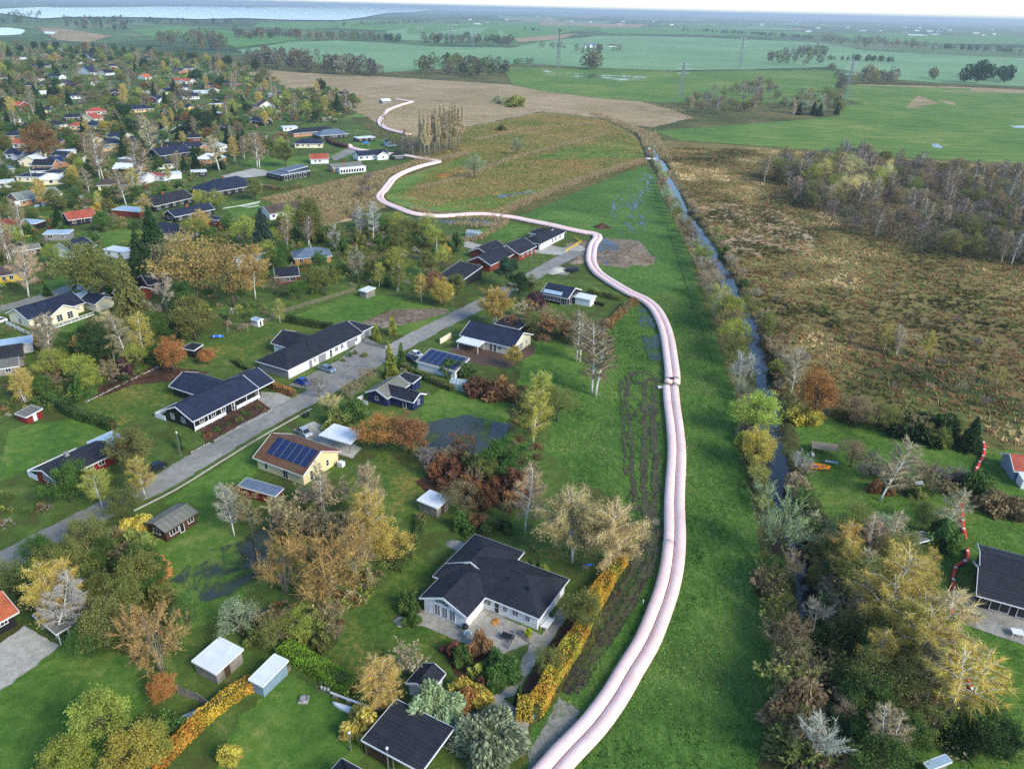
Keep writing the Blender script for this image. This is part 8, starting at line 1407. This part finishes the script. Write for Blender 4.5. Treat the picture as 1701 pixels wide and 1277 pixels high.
pt = empty('potted_bush', G(877, 1058)); tag(pt, 'lime bush in a terracotta pot on the terrace', 'potted plant'); MB().lathe([(.3, 0), (.42, .5)], 12).obj('pot', M['brick'], pt); o = link('crown', PROTO['shrub'][0][1], pt, (0, 0, .5)); o.scale = (.4, .4, .42); o.color = (*c('#a9b532'), 1)
wd_ = empty('firewood_stack', G(474, 1118), R(61)); tag(wd_, 'stacked firewood at the open end of the log shed', 'firewood')
for i in range(6):
    for j in range(4): MB().tube([(i*.24-.6+.12*(j % 2), -.3, .12+j*.21), (i*.24-.6+.12*(j % 2), .4, .12+j*.21)], .1, 7).obj('log', M['wood'], wd_)
rk = empty('bicycle_rack', G(606, 1218), R(60)); tag(rk, 'white bent tube rack leaning at the felt carport', 'rack'); [MB().tube([(i*.35, 0, 0), (i*.35, .1, .7), (i*.35+.25, .1, .7), (i*.35+.25, 0, 0)], .04, 5).obj('hoop', M['white'], rk) for i in range(4)]
pb2 = empty('gutter_beam', G(580, 1166), R(-22)); tag(pb2, 'long white beam on trestles beside the canoe', 'beam'); MB().box(-2.8, -.12, .45, 2.8, .12, .6).obj('beam', M['white'], pb2); [MB().box(x-.3, -.3, 0, x+.3, .3, .45).obj('trestle', M['wood'], pb2) for x in (-2, 0, 2)]
fc = empty('fire_pit', G(505, 1163)); tag(fc, 'round fire ring on a pallet on the lawn', 'fire pit'); MB().tube([(.5*math.cos(t), .5*math.sin(t), .35) for t in [math.pi*2*i/14 for i in range(15)]], .09, 5, False).obj('ring', M['metal'], fc); MB().box(-.6, -.6, .05, .6, .6, .25).obj('base', M['stone'], fc)
ct = empty('crab_cage', G(540, 1146), R(-20)); tag(ct, 'brown wire cage with white jars by the green hedge', 'cage'); cg = MB(); [cg.bar((x, y, 0), (x, y, .8), .05) for x in (-1, 0, 1) for y in (-.4, .4)]; [cg.bar((-1, y, z), (1, y, z), .05) for y in (-.4, .4) for z in (.05, .8)]; cg.obj('frame', M['wood'], ct); [MB().lathe([(.14, 0), (.16, .4), (.06, .5)], 8, (x, 0, .06)).obj('jar', M['white'], ct) for x in (-.5, 0, .5)]
cb_ = empty('cold_frame', G(325, 1190), R(35)); tag(cb_, 'long timber cold frame leaning in the compost bay', 'cold frame'); MB().box(-1.6, -.6, 0, 1.6, .6, .5).obj('frame', M['wood'], cb_); MB().bar((-1.5, 0, .62), (1.5, 0, .62), 1.0, .05).obj('lid', M['paneglass'], cb_)
gs = empty('garden_slide', G(972, 952), R(60)); tag(gs, 'bright blue slide under the weeping birch', 'slide'); MB().bar((0, 0, 1.5), (2.4, 0, .2), .6, .08).obj('chute', M['blueplastic'], gs); [MB().bar((0, s, 0), (0, s, 1.9), .1).obj('post', M['wood'], gs) for s in (-.4, .4)]; MB().box(-.5, -.45, 1.4, 0, .45, 1.5).obj('platform', M['wood'], gs)
st = empty('timber_pile', G(1040, 430), R(50)); tag(st, 'pale planks scattered on the earth heap', 'planks'); st.location.z = 1.6; [MB().bar((i*1.2, i*.5-1, .2*i-.6), (i*1.2+2.4, i*.6-.4, .18*i-.5), .3, .1).obj('plank', M['white'], st) for i in range(2)]
# loops of white edging on the small lawn
ed = empty('lawn_edging', G(385, 345)); tag(ed, 'white looped edging line on the small lawn', 'edging'); o0 = ed.location; MB().tube([G(*q)-o0+Vector((0, 0, .08)) for q in ((370, 347), (400, 342), (428, 336), (432, 335), (428, 338), (410, 342), (400, 343), (412, 345), (430, 342))], .16, 5).obj('edging_line', M['white'], ed)
sb = empty('stone_border', G(143, 668)); tag(sb, 'pale stone border curving round the planting bed', 'border'); o0 = sb.location; ws = catmull([G(*q)-o0 for q in ((143, 668), (170, 655), (200, 640), (225, 628), (248, 617), (262, 610))], .55)
rg = random.Random(4); sm = MB().lathe([(.2, -.05), (.24, .1), (.16, .24)], 6); sme = mesh('stone', sm.v, sm.f, M['stone'])
for p in ws: o = link('stone', sme, sb, (p.x+rg.uniform(-.1, .1), p.y+rg.uniform(-.1, .1), 0)); o.scale = (rg.uniform(.8, 1.5), rg.uniform(.8, 1.3), rg.uniform(.7, 1.2)); o.rotation_euler.z = rg.uniform(0, 6)
sb = empty('stone_border', G(325, 760)); tag(sb, 'pale stone border between planting bed and lane', 'border'); o0 = sb.location
for seg in (((318, 752), (360, 730), (400, 708)), ((413, 702), (440, 688), (452, 680))):
    for p in catmull([G(*q)-o0 for q in seg], .55): o = link('stone', sme, sb, (p.x+rg.uniform(-.1, .1), p.y+rg.uniform(-.1, .1), 0)); o.scale = (rg.uniform(.8, 1.5), rg.uniform(.8, 1.3), rg.uniform(.7, 1.2)); o.rotation_euler.z = rg.uniform(0, 6)
# ------------------------------------------------------------------ haze: the damp air over the whole valley
hz = link('haze', mesh('haze', *(lambda b: (b.v, b.f))(MB().box(-62000, -3000, -1.5, 62000, 61000, 130)), [])); tag(hz, 'pale damp haze filling the whole valley', 'haze', kind='stuff')
hm = bpy.data.materials.new('haze'); hm.use_nodes = True; t = hm.node_tree; t.nodes.clear(); ou = nd(t, 'ShaderNodeOutputMaterial'); pv = nd(t, 'ShaderNodeVolumePrincipled')
pv.inputs['Color'].default_value = (.8, .89, .97, 1); pv.inputs['Density'].default_value = HAZE; pv.inputs['Anisotropy'].default_value = .3; t.links.new(pv.outputs[0], ou.inputs['Volume']); hz.data.materials.append(hm)
hz.display_type = 'WIRE'
